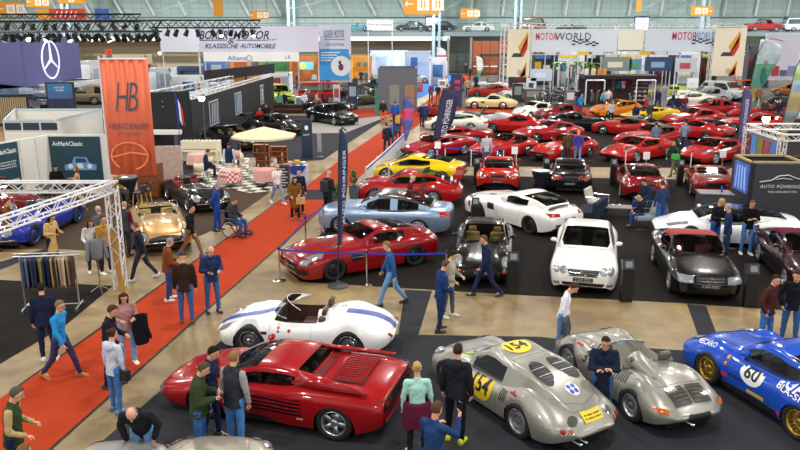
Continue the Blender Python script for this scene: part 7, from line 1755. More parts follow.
p = W(320, 157); r = empty('brochure_stand', p, 0, 'small zigzag brochure stand beside the dark blue banner', 'stand'); bm = bmesh.new(); tube(bm, (0, 0, 0), (0, 0, 1.3), .015); box(bm, -.18, .18, -.12, .12, 0, .03); bobj('frame', bm, GREYM, r)
for k in range(4): b2 = bmesh.new(); box(b2, -.11, .11, -.15, -.13, 0, .26); merge_m = Matrix.Translation((0, 0, .35+.26*k)) @ Matrix.Rotation(radians(25), 4, 'X'); bmesh.ops.transform(b2, matrix=merge_m, verts=b2.verts); bobj('tray', b2, plain('c0c4c8'), r)
for px, py, lab in ((151, 172, 'thin blue flagpole with a tricolour flag right of the orange banner'), (185, 186, 'thin blue flagpole with a tricolour flag beside the brick patterned wall')):
 p = W(px, py); r = empty('flagpole', p, 0, lab, 'flagpole'); bm = bmesh.new(); tube(bm, (0, 0, 0), (-.15, 0, 4.2), .018); bobj('pole', bm, plain('2a3f98'), r)
 for k, c in enumerate(('2a48a8', 'f0f0f0', 'd83a34')):
  bm = bmesh.new(); x0 = -.13+.09*k; prism(bm, [(x0, 4.1-.25*k), (x0+.09, 3.85-.25*k), (x0+.13, 2.75-.05*k), (x0+.03, 2.95)], -.01, .01); bobj('flag_stripe', bm, cloth(c), r)
def brick_mat():
 m = bpy.data.materials.new('pink_brick'); m.use_nodes = True; nt = m.node_tree; b = nt.nodes['Principled BSDF']; N = nt.nodes.new
 tc = N('ShaderNodeTexCoord'); mp = N('ShaderNodeMapping'); mp.inputs['Rotation'].default_value = (pi/2, 0, 0); br = N('ShaderNodeTexBrick'); br.inputs['Scale'].default_value = 5.5
 br.inputs['Color1'].default_value = (*hx('c9a696'), 1); br.inputs['Color2'].default_value = (*hx('a87868'), 1); br.inputs['Mortar'].default_value = (*hx('e2d8cc'), 1); br.inputs['Mortar Size'].default_value = .03
 nt.links.new(tc.outputs['Object'], mp.inputs['Vector']); nt.links.new(mp.outputs['Vector'], br.inputs['Vector']); nt.links.new(br.outputs['Color'], b.inputs['Base Color']); b.inputs['Roughness'].default_value = .8; return m
wallseg('free standing wall panel with a pink brick pattern', W(149, 188), W(184, 187), 1.85, brick_mat())
p = W(152, 197); r = empty('cabinet', p, radians(-15), 'brown wooden cabinet with drawers beside the brick patterned wall', 'cabinet'); bm = bmesh.new(); rbox(bm, -.5, .5, -.25, .25, 0, 1.5, .06, 3); bobj('cabinet_body', bm, mat('brown_wood', '7a4424', .45, noise=.2, nscale=8), r)
for k in range(5): bm = bmesh.new(); rbox(bm, -.44, .44, -.28, -.24, .08+.28*k, .33+.28*k, .01, 1); q = bobj('drawer', bm, mat('brown_wood2', '8c5230', .4, noise=.2, nscale=8), r); bm = bmesh.new(); ellipsoid(bm, (0, -.3, .2+.28*k), (.05, .02, .015)); bobj('handle', bm, CHROME, q)
for k, (px, py) in enumerate(((165, 152), (165, 146))):
 p = W(px, py); bm = bmesh.new(); rbox(bm, -1.2, 1.0, -.2, .2, 1.0, 1.25, .02, 1); o = bobj('white_beam', bm, plain('eceae4')); o.location = (p.x, p.y, 0); box_b = bmesh.new(); box(box_b, -1.0, -.8, -.1, .1, 0, 1.0); box(box_b, .6, .8, -.1, .1, 0, 1.0); bobj('beam_support', box_b, GREYM, o); tag(o, 'long white shelf board before the black wall, %s' % ('nearer one', 'farther one')[k], 'shelf')
rk = W(20, 311); rk2 = W(90, 308); d = (rk2-rk); L = d.length; r = empty('clothes_rack', (rk.x, rk.y, 0), atan2(d.y, d.x), 'silver clothes rack on castors hung with jackets', 'clothes rack'); L -= .1
bm = bmesh.new()
for x in (.15, L-.15):
 tube(bm, (x, 0, .1), (x, 0, 1.42), .022); tube(bm, (x, -.32, .1), (x, .32, .1), .022)
tube(bm, (0, 0, 1.42), (L, 0, 1.42), .02); tube(bm, (0, .06, 1.48), (L, .06, 1.48), .015); tube(bm, (.15, 0, .14), (L-.15, 0, .14), .018); bobj('rack_frame', bm, ALU, r)
for x in (.15, L-.15):
 for y in (-.3, .3): bm = bmesh.new(); lathe(bm, [(.001, -.02), (.05, -.02), (.05, .02), (.001, .02)], 12, 'y', (x, y, .05)); bobj('castor', bm, GREYM, r)
def jacket_bm():
 bm = bmesh.new(); cap(bm, (0, -.17, 1.42), (0, .17, 1.42), .035, .035, .9, (1, 0, 0)); cap(bm, (0, 0, 1.35), (0, 0, .72), .19, .21, .13, (0, 1, 0))
 for q in (1, -1): cap(bm, (0, q*.19, 1.4), (.005, q*.27, .8), .03, .025)
 return bm
jm = cached(('rackjacket',), jacket_bm)
cols = ['3a4a6a', '5a6076', '2f3648', '3e4450', '1f2a48', '28304e', '6a6038', '8a7c3c', '22304e', '20283c', '2a2e46', 'a8823c', '2c3040', '8a7460', 'b09a84', 'a08c76', 'c2ad94', '9a8470', '6a5444', '4a3a34']
desc = ['grey blue', 'slate', 'dark navy', 'charcoal', 'quilted blue', 'deep blue', 'olive', 'mustard green', 'navy', 'black navy', 'indigo', 'golden tan', 'dark grey', 'light brown', 'beige', 'taupe', 'cream', 'tan', 'brown', 'dark brown']
R3 = Matrix.Rotation(atan2(d.y, d.x), 3, 'Z')
for i, c in enumerate(cols):
 x = .22+(L-.44)*i/(len(cols)-1); p = Vector(r.location)+R3 @ Vector((x, 0, 0)); o = slotobj('hanging_jacket', jm, cloth(c), None); o.location = (p.x, p.y, -.08); o.rotation_euler = (0, 0, atan2(d.y, d.x)+.25+.1*sin(i*2.3)); o.scale = (1, .9+.1*sin(i*1.7), 1)
 bm = bmesh.new(); tube(bm, (0, 0, 1.46), (0, 0, 1.5), .006, n=4); tube(bm, (0, -.16, 1.43), (0, .16, 1.43), .008, n=4); bobj('hanger', bm, GREYM, o)
 tag(o, '%s jacket, number %s from the left on the silver rack' % (desc[i], ['one', 'two', 'three', 'four', 'five', 'six', 'seven', 'eight', 'nine', 'ten', 'eleven', 'twelve', 'thirteen', 'fourteen', 'fifteen', 'sixteen', 'seventeen', 'eighteen', 'nineteen', 'twenty'][i]), 'jacket', 'jackets on the clothes rack')
p = W(101, 293); r = empty('tailor_dummy', (p.x, p.y, 0), radians(-60), 'headless tailor dummy in a grey jacket on a stand beside the white truss post', 'mannequin')
bm = bmesh.new(); tube(bm, (0, 0, .2), (0, 0, 1.0), .018)
for k in range(3): a = 2*pi*k/3; tube(bm, (0, 0, .22), (.26*cos(a), .26*sin(a), .03), .016)
tube(bm, (0, 0, 1.0), (0, 0, 1.68), .03); bobj('stand', bm, CHROME, r)
bm = bmesh.new(); cap(bm, (0, 0, 1.02), (0, 0, 1.42), .16, .18, .62); cap(bm, (0, -.15, 1.46), (0, .15, 1.46), .07, .07, .9, (1, 0, 0))
for q in (1, -1): cap(bm, (0, q*.2, 1.44), (.03, q*.25, .98), .06, .05)
bobj('jacket', bm, cloth('7e8288'), r, True)
a, b = W(124, 288), W(117, 280); bm = bmesh.new(); b2 = bmesh.new(); box(b2, -.08, .08, -.02, .02, 0, 1.75); merge(bm, b2, Matrix.Translation((a.x+.05, a.y-.25, 0)) @ Matrix.Rotation(radians(-6), 4, 'Y') @ Matrix.Rotation(radians(-5), 4, 'X')); tag(bobj('wooden_board', bm, plain('b8853e')), 'upright yellowish wooden board leaning at the truss post', 'board')
def stanchion(px, py, lab, tall=.98, col=None):
 p = W(px, py); r = empty('barrier_post', (p.x, p.y, 0), 0, lab, 'barrier post'); bm = bmesh.new(); lathe(bm, [(.001, 0), (.17, 0), (.17, .02), (.04, .05), (.03, .06)], 20); bobj('base', bm, CHROME, r)
 bm = bmesh.new(); tube(bm, (0, 0, .05), (0, 0, tall), .026, n=12); bobj('post', bm, col or CHROME, r); bm = bmesh.new(); tube(bm, (0, 0, tall-.06), (0, 0, tall+.02), .034, n=12); bobj('belt_head', bm, plain('20242c'), r); return p
def belt(a, b, lab, z=.92, sag=.03):
 bm = bmesh.new(); n = 8; F = []
 for k in range(n+1): t = k/n; q = a.lerp(b, t); zz = z-sag*4*t*(1-t); F.append((bm.verts.new((q.x, q.y, zz-.025)), bm.verts.new((q.x, q.y, zz+.025)), bm.verts.new((q.x, q.y+.004, zz+.025)), bm.verts.new((q.x, q.y+.004, zz-.025))))
 for u, v in zip(F[:-1], F[1:]):
  for i in range(4): bm.faces.new((u[i], u[(i+1) % 4], v[(i+1) % 4], v[i]))
 tag(bobj('barrier_belt', bm, plain('1f3fc0', .6)), lab, 'belt')
s = [stanchion(*q) for q in ((280, 281, 'chrome barrier post at the near left corner of the red gullwing'), (367, 285, 'chrome barrier post before the rear wheel of the red gullwing'), (306, 246, 'chrome barrier post on the red aisle edge left of the navy feather flag'), (324, 232, 'chrome barrier post beside the man with a backpack'), (446, 285, 'chrome barrier post hidden near the two men beside the black coupe'))]
belt(s[0], s[1], 'blue belt in front of the red gullwing coupe'); belt(s[0], s[2], 'blue belt from the corner post along the red aisle, near piece'); belt(s[2], s[3], 'blue belt along the red aisle, far piece'); belt(s[1], s[4], 'blue belt behind the walking man in a blue jacket')
q = [stanchion(px, py, lab, .98, WALU) for px, py, lab in ((389, 186, 'white barrier post at the left end of the yellow car'), (437, 168, 'white barrier post beside the wide navy feather flag'), (445, 166, 'white barrier post right of the wide navy feather flag'), (503, 168, 'white barrier post behind the red mid engined car'), (516, 165, 'white barrier post beside the black soft top car'), (625, 168, 'slim white post before the red spider with a white sign'), (690, 171, 'slim white post before the right red coupe'), (471, 167, 'white barrier post at the nose of the red black topped car'))]
belt(q[0], q[1], 'blue belt behind the yellow sports car'); belt(q[2], q[3], 'bright blue belt in front of the red classic cars')
for px, py, lab in ((437.5, 160, 'small white sign on a post at the first red car'), (514, 166, 'small white sign on a post left of the long nosed red coupe'), (645, 172, 'small white sign on a post at the red spider'), (721, 170, 'small white sign on a post at the right red coupe')):
 p = W(px, py+4); r = empty('sign_post', (p.x, p.y, 0), 0, lab, 'sign'); bm = bmesh.new(); tube(bm, (0, 0, 0), (0, 0, .95), .018); lathe(bm, [(.001, 0), (.14, 0), (.14, .02), (.02, .03)], 14); bobj('post', bm, ALU, r); bm = bmesh.new(); rbox(bm, -.15, .15, -.02, .02, .8, 1.15, .008, 1); bobj('sign_panel', bm, plain('f2f4f6'), r)
for px, py, h, lab in ((512, 293, 1.12, 'black information pillar at the headlight of the black coupe'), (625.5, 301, 1.1, 'black information pillar right of the white coupe'), (748.5, 306, 1.1, 'black information pillar right of the black roadster'), (476.5, 184, 1.15, 'black pillar left of the red mid engined car'), (545.5, 184, 1.15, 'black pillar left of the black open sports car'), (612.5, 185, 1.15, 'black pillar left of the dark red coupe'), (679, 186, 1.15, 'black pillar left of the dark red sports car by the counter'), (475, 226, 1.0, 'low black pillar at the nose of the white gullwing')):
 p = W(px, py); s_ = .138*(py-24); w = {1.12: .3, 1.1: .3}.get(h, .26); r = empty('information_pillar', (p.x, p.y, 0), 0, lab, 'pillar'); bm = bmesh.new(); rbox(bm, -w/2, w/2, -.1, .1, 0, h-.25, .01, 1); bobj('pillar_body', bm, DARK, r)
 b2 = bmesh.new(); box(b2, -w/2, w/2, -.1, .1, -.0, .28); bm = bmesh.new(); merge(bm, b2, Matrix.Translation((0, 0, h-.25)) @ Matrix.Rotation(radians(-18), 4, 'X')); q_ = bobj('pillar_head', bm, plain('2b2e34'), r)
 bm = bmesh.new(); b2 = bmesh.new(); box(b2, -w*.3, w*.3, -.115, -.1, .06, .22); merge(bm, b2, Matrix.Translation((0, 0, h-.25)) @ Matrix.Rotation(radians(-18), 4, 'X')); bobj('info_card', bm, plain('7d8894'), q_)
for k, (a, b, lab) in enumerate((((366, 189), (377, 178), 'nearest white barrier panel along the middle red carpet'), ((377, 178), (388, 167), 'middle white barrier panel along the middle red carpet'), ((388, 167), (404, 150), 'farthest white barrier panel along the middle red carpet'))):
 A_, B_ = W(*a), W(*b); r = wallseg(lab, A_, B_, .95, plain('d6dadc'), .1, .04, 'crowd_barrier', 'barrier'); bm = bmesh.new(); tube(bm, (0, 0, 0), (0, 0, 1.0), .03); bobj('post', bm, WALU, r); bm = bmesh.new(); box(bm, 0, r['L'], -.03, -.022, .82, .9); bobj('blue_belt', bm, plain('1f3fc0'), r)
def leaf_bm(n, h, sp, seed):
 rn = random.Random(seed); bm = bmesh.new()
 for i in range(n):
  a = rn.uniform(0, 2*pi); el = rn.uniform(.2, 1.25); L = rn.uniform(.2, .34)*h; r0 = rn.uniform(0, sp*.6); z0 = rn.uniform(.1, .75)*h
  base = Vector((r0*cos(a)*.5, r0*sin(a)*.5, z0)); d = Vector((cos(a)*cos(el), sin(a)*cos(el), sin(el))); s_ = Vector((-sin(a), cos(a), 0)); tip = base+d*L+Vector((0, 0, -.1*L)); mid = base+d*L*.55; w = L*.2
  v = [bm.verts.new(x) for x in (base, mid+s_*w, tip, mid-s_*w, mid+Vector((0, 0, -.02)))]
  bm.faces.new((v[0], v[1], v[4])); bm.faces.new((v[1], v[2], v[4])); bm.faces.new((v[2], v[3], v[4])); bm.faces.new((v[3], v[0], v[4]))
 return bm
LEAF = mat('leaf_green', '3f7a2e', .5, noise=.4, nscale=9); LEAF2 = mat('palm_green', '5f9a2e', .5, noise=.35, nscale=5)
for px, py, h, ph, w, lab in ((354, 204, .72, .8, .2, 'tall grey pot with a leafy green plant beside the red aisle'), (336, 212, .55, .75, .17, 'lower grey pot with a leafy plant left of the tall potted plant')):
 p = W(px, py); r = empty('potted_plant', (p.x, p.y, 0), 0, lab, 'plant'); bm = bmesh.new(); lathe(bm, [(.001, 0), (w*.8, 0), (w*1.05, h), (w*.95, h), (w*.9, h-.06), (.001, h-.06)], 24); bobj('pot', bm, plain('4f5b6c', .5), r)
 bm = leaf_bm(75, ph, w*1.6, int(px)); bmesh.ops.translate(bm, vec=(0, 0, h-.05), verts=bm.verts); bobj('foliage', bm, LEAF, r)
 bm = bmesh.new()
 for k in range(5): tube(bm, (.03*cos(k), .03*sin(k), h-.06), (.12*cos(k*1.3), .12*sin(k*1.3), h+.45*ph), .012, n=5)
 bobj('stem', bm, plain('5a4a30'), r)
def palm(px, py, h, lab, sp=1.1):
 p = W(px, py); r = empty('palm_tree', (p.x, p.y, 0), 0, lab, 'palm'); bm = bmesh.new(); pts = [Vector((.06*sin(k), 0, h*k/6)) for k in range(7)]; poly_tube(bm, pts, .09); bobj('trunk', bm, plain('6a4a30'), r)
 bm = bmesh.new()
 for k in range(16):
  a = 2*pi*k/16+.2; el = .9 if k % 2 else .35; P = [Vector((sp*t*cos(a), sp*t*sin(a), h+el*t*sp-.75*sp*t*t)) for t in (0, .3, .6, 1)]; s_ = Vector((-sin(a), cos(a), 0))
  for t0 in range(3):
   w0, w1 = (.05, .2, .16, .02)[t0:t0+2]; v = [bm.verts.new(x) for x in (P[t0]+s_*w0, P[t0]-s_*w0, P[t0+1]-s_*w1, P[t0+1]+s_*w1)]; bm.faces.new(v)
 bobj('fronds', bm, LEAF2, r)
palm(559, 92, 2.8, 'small palm tree in front of the left lettered truss banner'); palm(576, 95, 3.0, 'bright green palm on the left of a close pair', 1.3); palm(589, 99, 3.1, 'bright green palm on the right of a close pair', 1.2)
ck = bpy.data.materials.new('diagonal_check'); ck.use_nodes = True; nt = ck.node_tree; N = nt.nodes.new; tc = N('ShaderNodeTexCoord'); mp = N('ShaderNodeMapping'); mp.inputs['Rotation'].default_value = (0, 0, .3); c2 = N('ShaderNodeTexChecker'); c2.inputs['Scale'].default_value = 2.2
c2.inputs['Color1'].default_value = (*hx('ddd8c8'), 1); c2.inputs['Color2'].default_value = (*hx('1c1c20'), 1); nt.links.new(tc.outputs['Object'], mp.inputs['Vector']); nt.links.new(mp.outputs['Vector'], c2.inputs['Vector']); nt.links.new(c2.outputs['Color'], nt.nodes['Principled BSDF'].inputs['Base Color'])
fl('carpet', [(192, 182), (250, 193), (274, 191), (302, 170), (285, 158), (196, 158)], ck, .014, 'black and white chequered floor of the cafe corner')
p = W(266, 178); r = empty('parasol', (p.x, p.y, 0), 0, 'large beige parasol over the cafe corner', 'parasol'); z1 = 2.3; bm = bmesh.new(); n = 8; rr = 1.52; c = Vector((0, 0, z1+.12))
ring = [Vector((rr*cos(2*pi*(i+.5)/n), rr*sin(2*pi*(i+.5)/n), z1-.28)) for i in range(n)]; cv = bm.verts.new(c); rv = [bm.verts.new(x) for x in ring]; lv = [bm.verts.new(x-Vector((0, 0, .09))) for x in ring]
for i in range(n): bm.faces.new((cv, rv[i], rv[(i+1) % n])); bm.faces.new((rv[i], lv[i], lv[(i+1) % n], rv[(i+1) % n]))
bobj('canopy', bm, cloth('e2cda8'), r); bm = bmesh.new(); tube(bm, (0, 0, 0), (0, 0, z1+.2), .025); lathe(bm, [(.001, 0), (.25, 0), (.25, .05), (.03, .08)], 16); bobj('pole', bm, GREYM, r)
bm = bmesh.new()
for x in ring: tube(bm, (0, 0, z1+.08), x, .01, n=4)
bobj('ribs', bm, GREYM, r)
def cloth_table(lab, px, py, w, h, m, drop=.5, legs=True):
 p = W(px, py); r = empty('cafe_table', (p.x, p.y, 0), .3, lab, 'table'); bm = bmesh.new(); tube(bm, (0, 0, 0), (0, 0, h-.03), .04); lathe(bm, [(.001, 0), (.24, 0), (.24, .03), (.04, .06)], 16); lathe(bm, [(.001, h-.03), (w*.5, h-.03), (w*.5, h)], 20, close=True); bobj('table_base', bm, GREYM, r)
 bm = bmesh.new(); R = []
 for rad, z in ((.001, h+.008), (w*.52, h+.008), (w*.54, h-.03), (w*.56, h-drop*.5), (w*.6, h-drop)): R.append([bm.verts.new((rad*(1+(.06*sin(6*2*pi*i/36) if z < h-.1 else 0))*cos(2*pi*i/36), rad*(1+(.06*sin(6*2*pi*i/36) if z < h-.1 else 0))*sin(2*pi*i/36), z)) for i in range(36)])
 for a, b in zip(R[:-1], R[1:]):
  for i in range(36): bm.faces.new((a[i], a[(i+1) % 36], b[(i+1) % 36], b[i]))
 o = bobj('tablecloth', bm, m, None, True); o.location = (p.x, p.y, 0); o.rotation_euler = (0, 0, .3); return r, o
red_ck = bpy.data.materials.new('red_check_cloth'); red_ck.use_nodes = True; nt = red_ck.node_tree; tc = nt.nodes.new('ShaderNodeTexCoord'); c3 = nt.nodes.new('ShaderNodeTexChecker'); c3.inputs['Scale'].default_value = 9; c3.inputs['Color1'].default_value = (*hx('c84848'), 1); c3.inputs['Color2'].default_value = (*hx('eddcd4'), 1); nt.links.new(tc.outputs['Object'], c3.inputs['Vector']); nt.links.new(c3.outputs['Color'], nt.nodes['Principled BSDF'].inputs['Base Color'])
for px, py, m, t1, t2 in ((231, 186, red_ck, 'round cafe table nearest the wheelchair under red checked cloth', 'red and white checked cloth on the left cafe table'), (266, 185, cloth('d8a09a'), 'round cafe table under pink cloth beside the blond woman', 'pink cloth on the right cafe table'), (198, 168, cloth('dcb2aa'), 'round cafe table under pale pink cloth by the brick wall', 'pale pink cloth on the cafe table by the brick wall')):
 r, o = cloth_table(t1, px, py, .9, .74, m); tag(o, t2, 'tablecloth')
def chair_bm():
 bm = bmesh.new()
 for a in (-.19, .19):
  for b in (-.19, .19): tube(bm, (a, b, 0), (a*.95, b*.95, .44), .018, n=6)
 b2 = bmesh.new(); lathe(b2, [(.001, .43), (.23, .43), (.24, .46), (.22, .48), (.001, .48)], 18); merge(bm, b2)
 return bm
def cback_bm():
 bm = bmesh.new(); n = 8; F = []
 for k in range(n+1): a = -1.1+2.2*k/n; F.append([bm.verts.new((-(.23+o)*cos(a), (.23+o)*sin(a), z)) for z in (.5, .92) for o in (0, .025)])
 for u, v in zip(F[:-1], F[1:]):
  for i, j in ((0, 1), (1, 3), (3, 2), (2, 0)): bm.faces.new((u[i], u[j], v[j], v[i]))
 bm.faces.new((F[0][0], F[0][1], F[0][3], F[0][2])); bm.faces.new((F[n][0], F[n][2], F[n][3], F[n][1])); return bm
for px, py, rot, c, lab in ((246, 172, 20, 'e6dcc4', 'cream round backed chair left of the wooden shelf'), (255, 178, -30, 'e8e0cc', 'cream chair between the two cafe tables'), (240, 168, 60, 'd8a8a0', 'pinkish chair behind the checked table'), (208, 176, 150, 'e2d8b8', 'cream chair holding the seated man in dark blue'), (200, 183, 100, 'ded2b0', 'cream chair left of the chequered floor'), (272, 178, 200, 'ead8d0', 'pale pink chair behind the pink table')):
 p = W(px, py); r = empty('cafe_chair', (p.x, p.y, .014), radians(rot), lab, 'chair', 'cafe chairs'); slotobj('seat', cached(('cchair',), chair_bm), plain(c), r); slotobj('backrest', cached(('cback',), cback_bm), plain(c), r)
p = W(267, 170); WD = mat('orange_wood', '9a5a30', .5, noise=.2, nscale=8)
for px, py, w, lab in ((262, 170, .8, 'brown wooden shelf unit under the parasol'), (277, 163, 1.1, 'low brown wooden shelf right of the parasol pole')):
 p = W(px, py); r = empty('shelf_unit', (p.x, p.y, .014), 0, lab, 'shelf'); h = 1.25 if w < 1 else .85
 bm = bmesh.new(); box(bm, -w/2, w/2, .25, .28, 0, h); bobj('back_panel', bm, WD, r)
 for x in (-w/2, w/2-.03): bm = bmesh.new(); box(bm, x, x+.03, -.05, .28, 0, h); bobj('side_panel', bm, WD, r)
 for k in range(4): bm = bmesh.new(); z = .05+(h-.08)*k/3; box(bm, -w/2, w/2, -.05, .28, z, z+.03); bobj('shelf', bm, WD, r)
 for k in range(6):
  bm = bmesh.new(); lathe(bm, [(.001, 0), (.05, 0), (.06, .12), (.03, .2), (.001, .2)], 10); z = .08+(h-.08)*(k % 3)/3; o = bobj('jar', bm, plain(('e8e4da', 'b84a3a', '6a8aa0', 'd8c080')[k % 4]), None, True); o.location = (p.x-w*.25+w*.5*(k//3), p.y+.1, z+.014)
  tag(o, '%s jar on the %s' % (('white', 'red', 'blue', 'yellow')[k % 4], lab), 'jar', 'jars on the '+lab)
p = W(284, 190); r = empty('chalkboard', (p.x, p.y, .0), radians(-8), 'tall chalkboard with white writing and a wooden frame beside the blond woman', 'chalkboard'); bm = bmesh.new(); rbox(bm, -.3, .3, -.03, .03, .05, 1.15, .01, 1); bobj('frame', bm, WD, r); bm = bmesh.new(); box(bm, -.26, .26, -.045, -.03, .12, 1.08); bobj('slate', bm, plain('26332f'), r)
bm = bmesh.new()
for k in range(7): box(bm, -.2, -.2+.3+.1*(k % 2), -.05, -.045, .2+.12*k, .235+.12*k)
bobj('chalk_writing', bm, plain('d8ddd8'), r)
p = W(297, 182); r = empty('goods_table', (p.x, p.y, 0), 0, 'display table with a white and blue cloth heaped with goods right of the chalkboard', 'table'); bm = bmesh.new(); rbox(bm, -.5, .5, -.35, .35, 0, .8, .03); bobj('table_block', bm, cloth('b9c4d8'), r); bm = bmesh.new(); prism(bm, [(-.5, .82), (.5, .82), (.3, .5), (0, .38), (-.3, .5)], -.37, -.355); bobj('blue_cloth', bm, cloth('2f4aa0'), r)
for k, (x, y, s_, c, lab) in enumerate(((-.3, .1, .12, 'd8c49a', 'straw basket on the goods table, left'), (.0, .15, .15, 'c8a040', 'yellow hamper in the middle of the goods table'), (.3, .1, .11, 'e8e4da', 'white box on the goods table, right'), (-.1, -.15, .09, 'b84030', 'small red box at the front of the goods table'), (.25, -.15, .08, '5a7a50', 'small green tin at the front of the goods table'))):
 bm = bmesh.new(); lathe(bm, [(.001, 0), (s_*.8, 0), (s_, s_*1.2), (s_*.9, s_*1.25), (.001, s_*1.1)], 14); o = bobj('goods', bm, plain(c), None, True); o.location = (p.x+x, p.y+y, .8); tag(o, lab, 'goods')
p = W(201, 163); r = empty('piano', (p.x, p.y, .0), 0, 'cream upright piano at the left of the cafe corner', 'piano'); bm = bmesh.new(); rbox(bm, -1.0, 1.0, 0, .5, .1, 1.15, .02); bobj('piano_case', bm, plain('e4dcc0'), r); bm = bmesh.new(); rbox(bm, -1.0, 1.0, -.3, 0, .62, .74, .01); bobj('key_bed', bm, plain('ece4c8'), r); bm = bmesh.new(); box(bm, -.9, .9, -.27, -.05, .74, .755); bobj('keys', bm, plain('5a564c'), r)
for x in (-.95, .88): bm = bmesh.new(); rbox(bm, x, x+.08, -.28, -.18, 0, .62, .01, 1); bobj('leg', bm, plain('e4dcc0'), r)
for k in range(9):
 bm = bmesh.new(); lathe(bm, [(.001, 0), (.035, 0), (.035, .17), (.013, .22), (.013, .28), (.001, .28)], 10); o = bobj('wine_bottle', bm, plain('1d2a1c', .2), None, True); o.location = (p.x-.8+.2*k, p.y+.25, 1.15); tag(o, 'dark wine bottle standing on the cream piano', 'bottle', 'bottles on the cream piano')
BLKC = cloth('232428')
def high_table(lab, px, py, w, h, skirt=True, m=None):
 p = W(px, py); r = empty('high_table', (p.x, p.y, 0), 0, lab, 'table'); bm = bmesh.new(); lathe(bm, [(.001, h-.03), (w/2, h-.03), (w/2, h), (.001, h)], 24); bobj('tabletop', bm, plain('3a3c40', .3), r)
 bm = bmesh.new(); lathe(bm, [(w*.5, h-.02), (w*.46, h-.15), (w*.3, h*.5), (w*.42, .02)] if skirt else [(.05, h-.03), (.04, .3), (.26, .03), (.26, 0)], 24, close=True); bobj('table_skirt' if skirt else 'pedestal', bm, m or BLKC, r, True); return p
pT = high_table('black skirted high table under the orange banner', 128, 204, .95, 1.1); high_table('dark skirted round table left of the black open sports car', 540, 192, .8, .95)
for k, (px, lab, w) in enumerate(((57, 'black topped table on pale legs at the green poster, left', 1.2), (73, 'black topped table on pale legs at the green poster, right', 1.1))):
 r = table(lab, W(px, 209), w, .7, .98, plain('232428'))
 for j in range(3): bm = bmesh.new(); lathe(bm, [(.001, 0), (.035, 0), (.04, .1), (.001, .1)], 10); p = W(px, 209); o = bobj('cup', bm, plain('e8e8e4'), None, True); o.location = (p.x-.3+.3*j, p.y-.1, .98); tag(o, 'small white cup on the %s table' % ('left' if k == 0 else 'right'), 'cup', 'cups on the %s booth table' % ('left' if k == 0 else 'right'))
def stool(lab, px, py, rot, c='2a2c30'):
 p = W(px, py); r = empty('bar_stool', (p.x, p.y, 0), radians(rot), lab, 'stool', 'bar stools with wooden legs'); bm = bmesh.new(); rbox(bm, -.2, .2, -.2, .2, .7, .76, .02); rbox(bm, -.22, -.17, -.2, .2, .74, 1.02, .02); bobj('seat', bm, plain(c), r)
 for a in (-1, 1):
  for b in (-1, 1): bm = bmesh.new(); tube(bm, (a*.16, b*.16, .7), (a*.23, b*.23, 0), .018); bobj('leg', bm, plain('d0a04a'), r)
for q_ in (('bar stool with yellow wooden legs right of the black skirted table', 141, 211, 170), ('bar stool with yellow wooden legs nearest the brown cabinet', 147, 208, 200), ('bar stool with yellow wooden legs left of the black skirted table', 116, 211, 0), ('pale stool at the left booth table', 52, 213, 90), ('pale stool at the right booth table', 79, 213, 90)): stool(*q_)
p = pT; bm = bmesh.new(); lathe(bm, [(.001, 0), (.12, 0), (.15, .02), (.12, .015), (.001, .012)], 18); o = bobj('plate', bm, plain('f0ece4'), None, True); o.location = (p.x, p.y-.1, 1.1); tag(o, 'white plate on the black skirted high table', 'plate')
def lounge_chair(lab, px, py, rot, c, w=.8):
 p = W(px, py); r = empty('lounge_chair', (p.x, p.y, 0), radians(rot), lab, 'chair'); m = cloth(c)
 bm = bmesh.new(); rbox(bm, -.3, .35, -w/2+.03, w/2-.03, .3, .45, .05); bobj('seat', bm, m, r)
 bm = bmesh.new(); b2 = bmesh.new(); rbox(b2, -.06, .06, -w/2+.03, w/2-.03, 0, .5, .04); merge(bm, b2, Matrix.Translation((-.3, 0, .4)) @ Matrix.Rotation(radians(-15), 4, 'Y')); bobj('backrest', bm, m, r)
 bm = bmesh.new()
 for q in (1, -1): poly_tube(bm, [Vector((x, q*w/2, z)) for x, z in ((-.3, 0), (-.34, .6), (.32, .6), (.36, 0), (-.3, .0))], .016)
 bobj('arm_frame', bm, CHROME, r); return p
lounge_chair('light grey lounge chair left of the low table', 597, 211, -30, 'b9b6ae'); lounge_chair('grey lounge chair holding the seated boy', 643, 227, 175, '8d97a0'); lounge_chair('dark lounge chair holding the seated man in navy', 646, 214, 200, '2c2e34')
p = W(589, 219); r = empty('sofa', (p.x, p.y, 0), radians(150), 'dark blue low sofa seen from behind near the white gullwing', 'sofa'); m = cloth('26303e')
bm = bmesh.new(); rbox(bm, -.35, .4, -.75, .75, .12, .42, .05); bobj('seat', bm, m, r)
for a, b in ((-.75, 0), (0, .75)): bm = bmesh.new(); rbox(bm, -.48, -.3, a, b, .12, .78, .04); bobj('backrest', bm, m, r)
r = table('low grey coffee table of the lounge corner', W(616, 217), 1.1, .6, .42, plain('77726c'), -12, 'coffee_table')
p = W(616, 217)
for k, (x, lab) in enumerate(((-.15, 'white cup at the left of the coffee table'), (.1, 'white cup at the right of the coffee table'))): bm = bmesh.new(); lathe(bm, [(.001, 0), (.03, 0), (.045, .07), (.001, .06)], 12); o = bobj('cup', bm, plain('f4f4f0'), None, True); o.location = (p.x+x, p.y, .42); tag(o, lab, 'cup')
p = W(268+28, 113); r = empty('bench', (p.x, p.y, 0), 0, 'low black display bench before the red van', 'bench'); bm = bmesh.new(); rbox(bm, -1.7, .6, -.4, .4, 0, .7, .03); bobj('bench_block', bm, DARK, r); bm = bmesh.new(); box(bm, -1.6, .5, -.42, -.4, .3, .4); bobj('red_strip', bm, plain('8a2a20'), r)
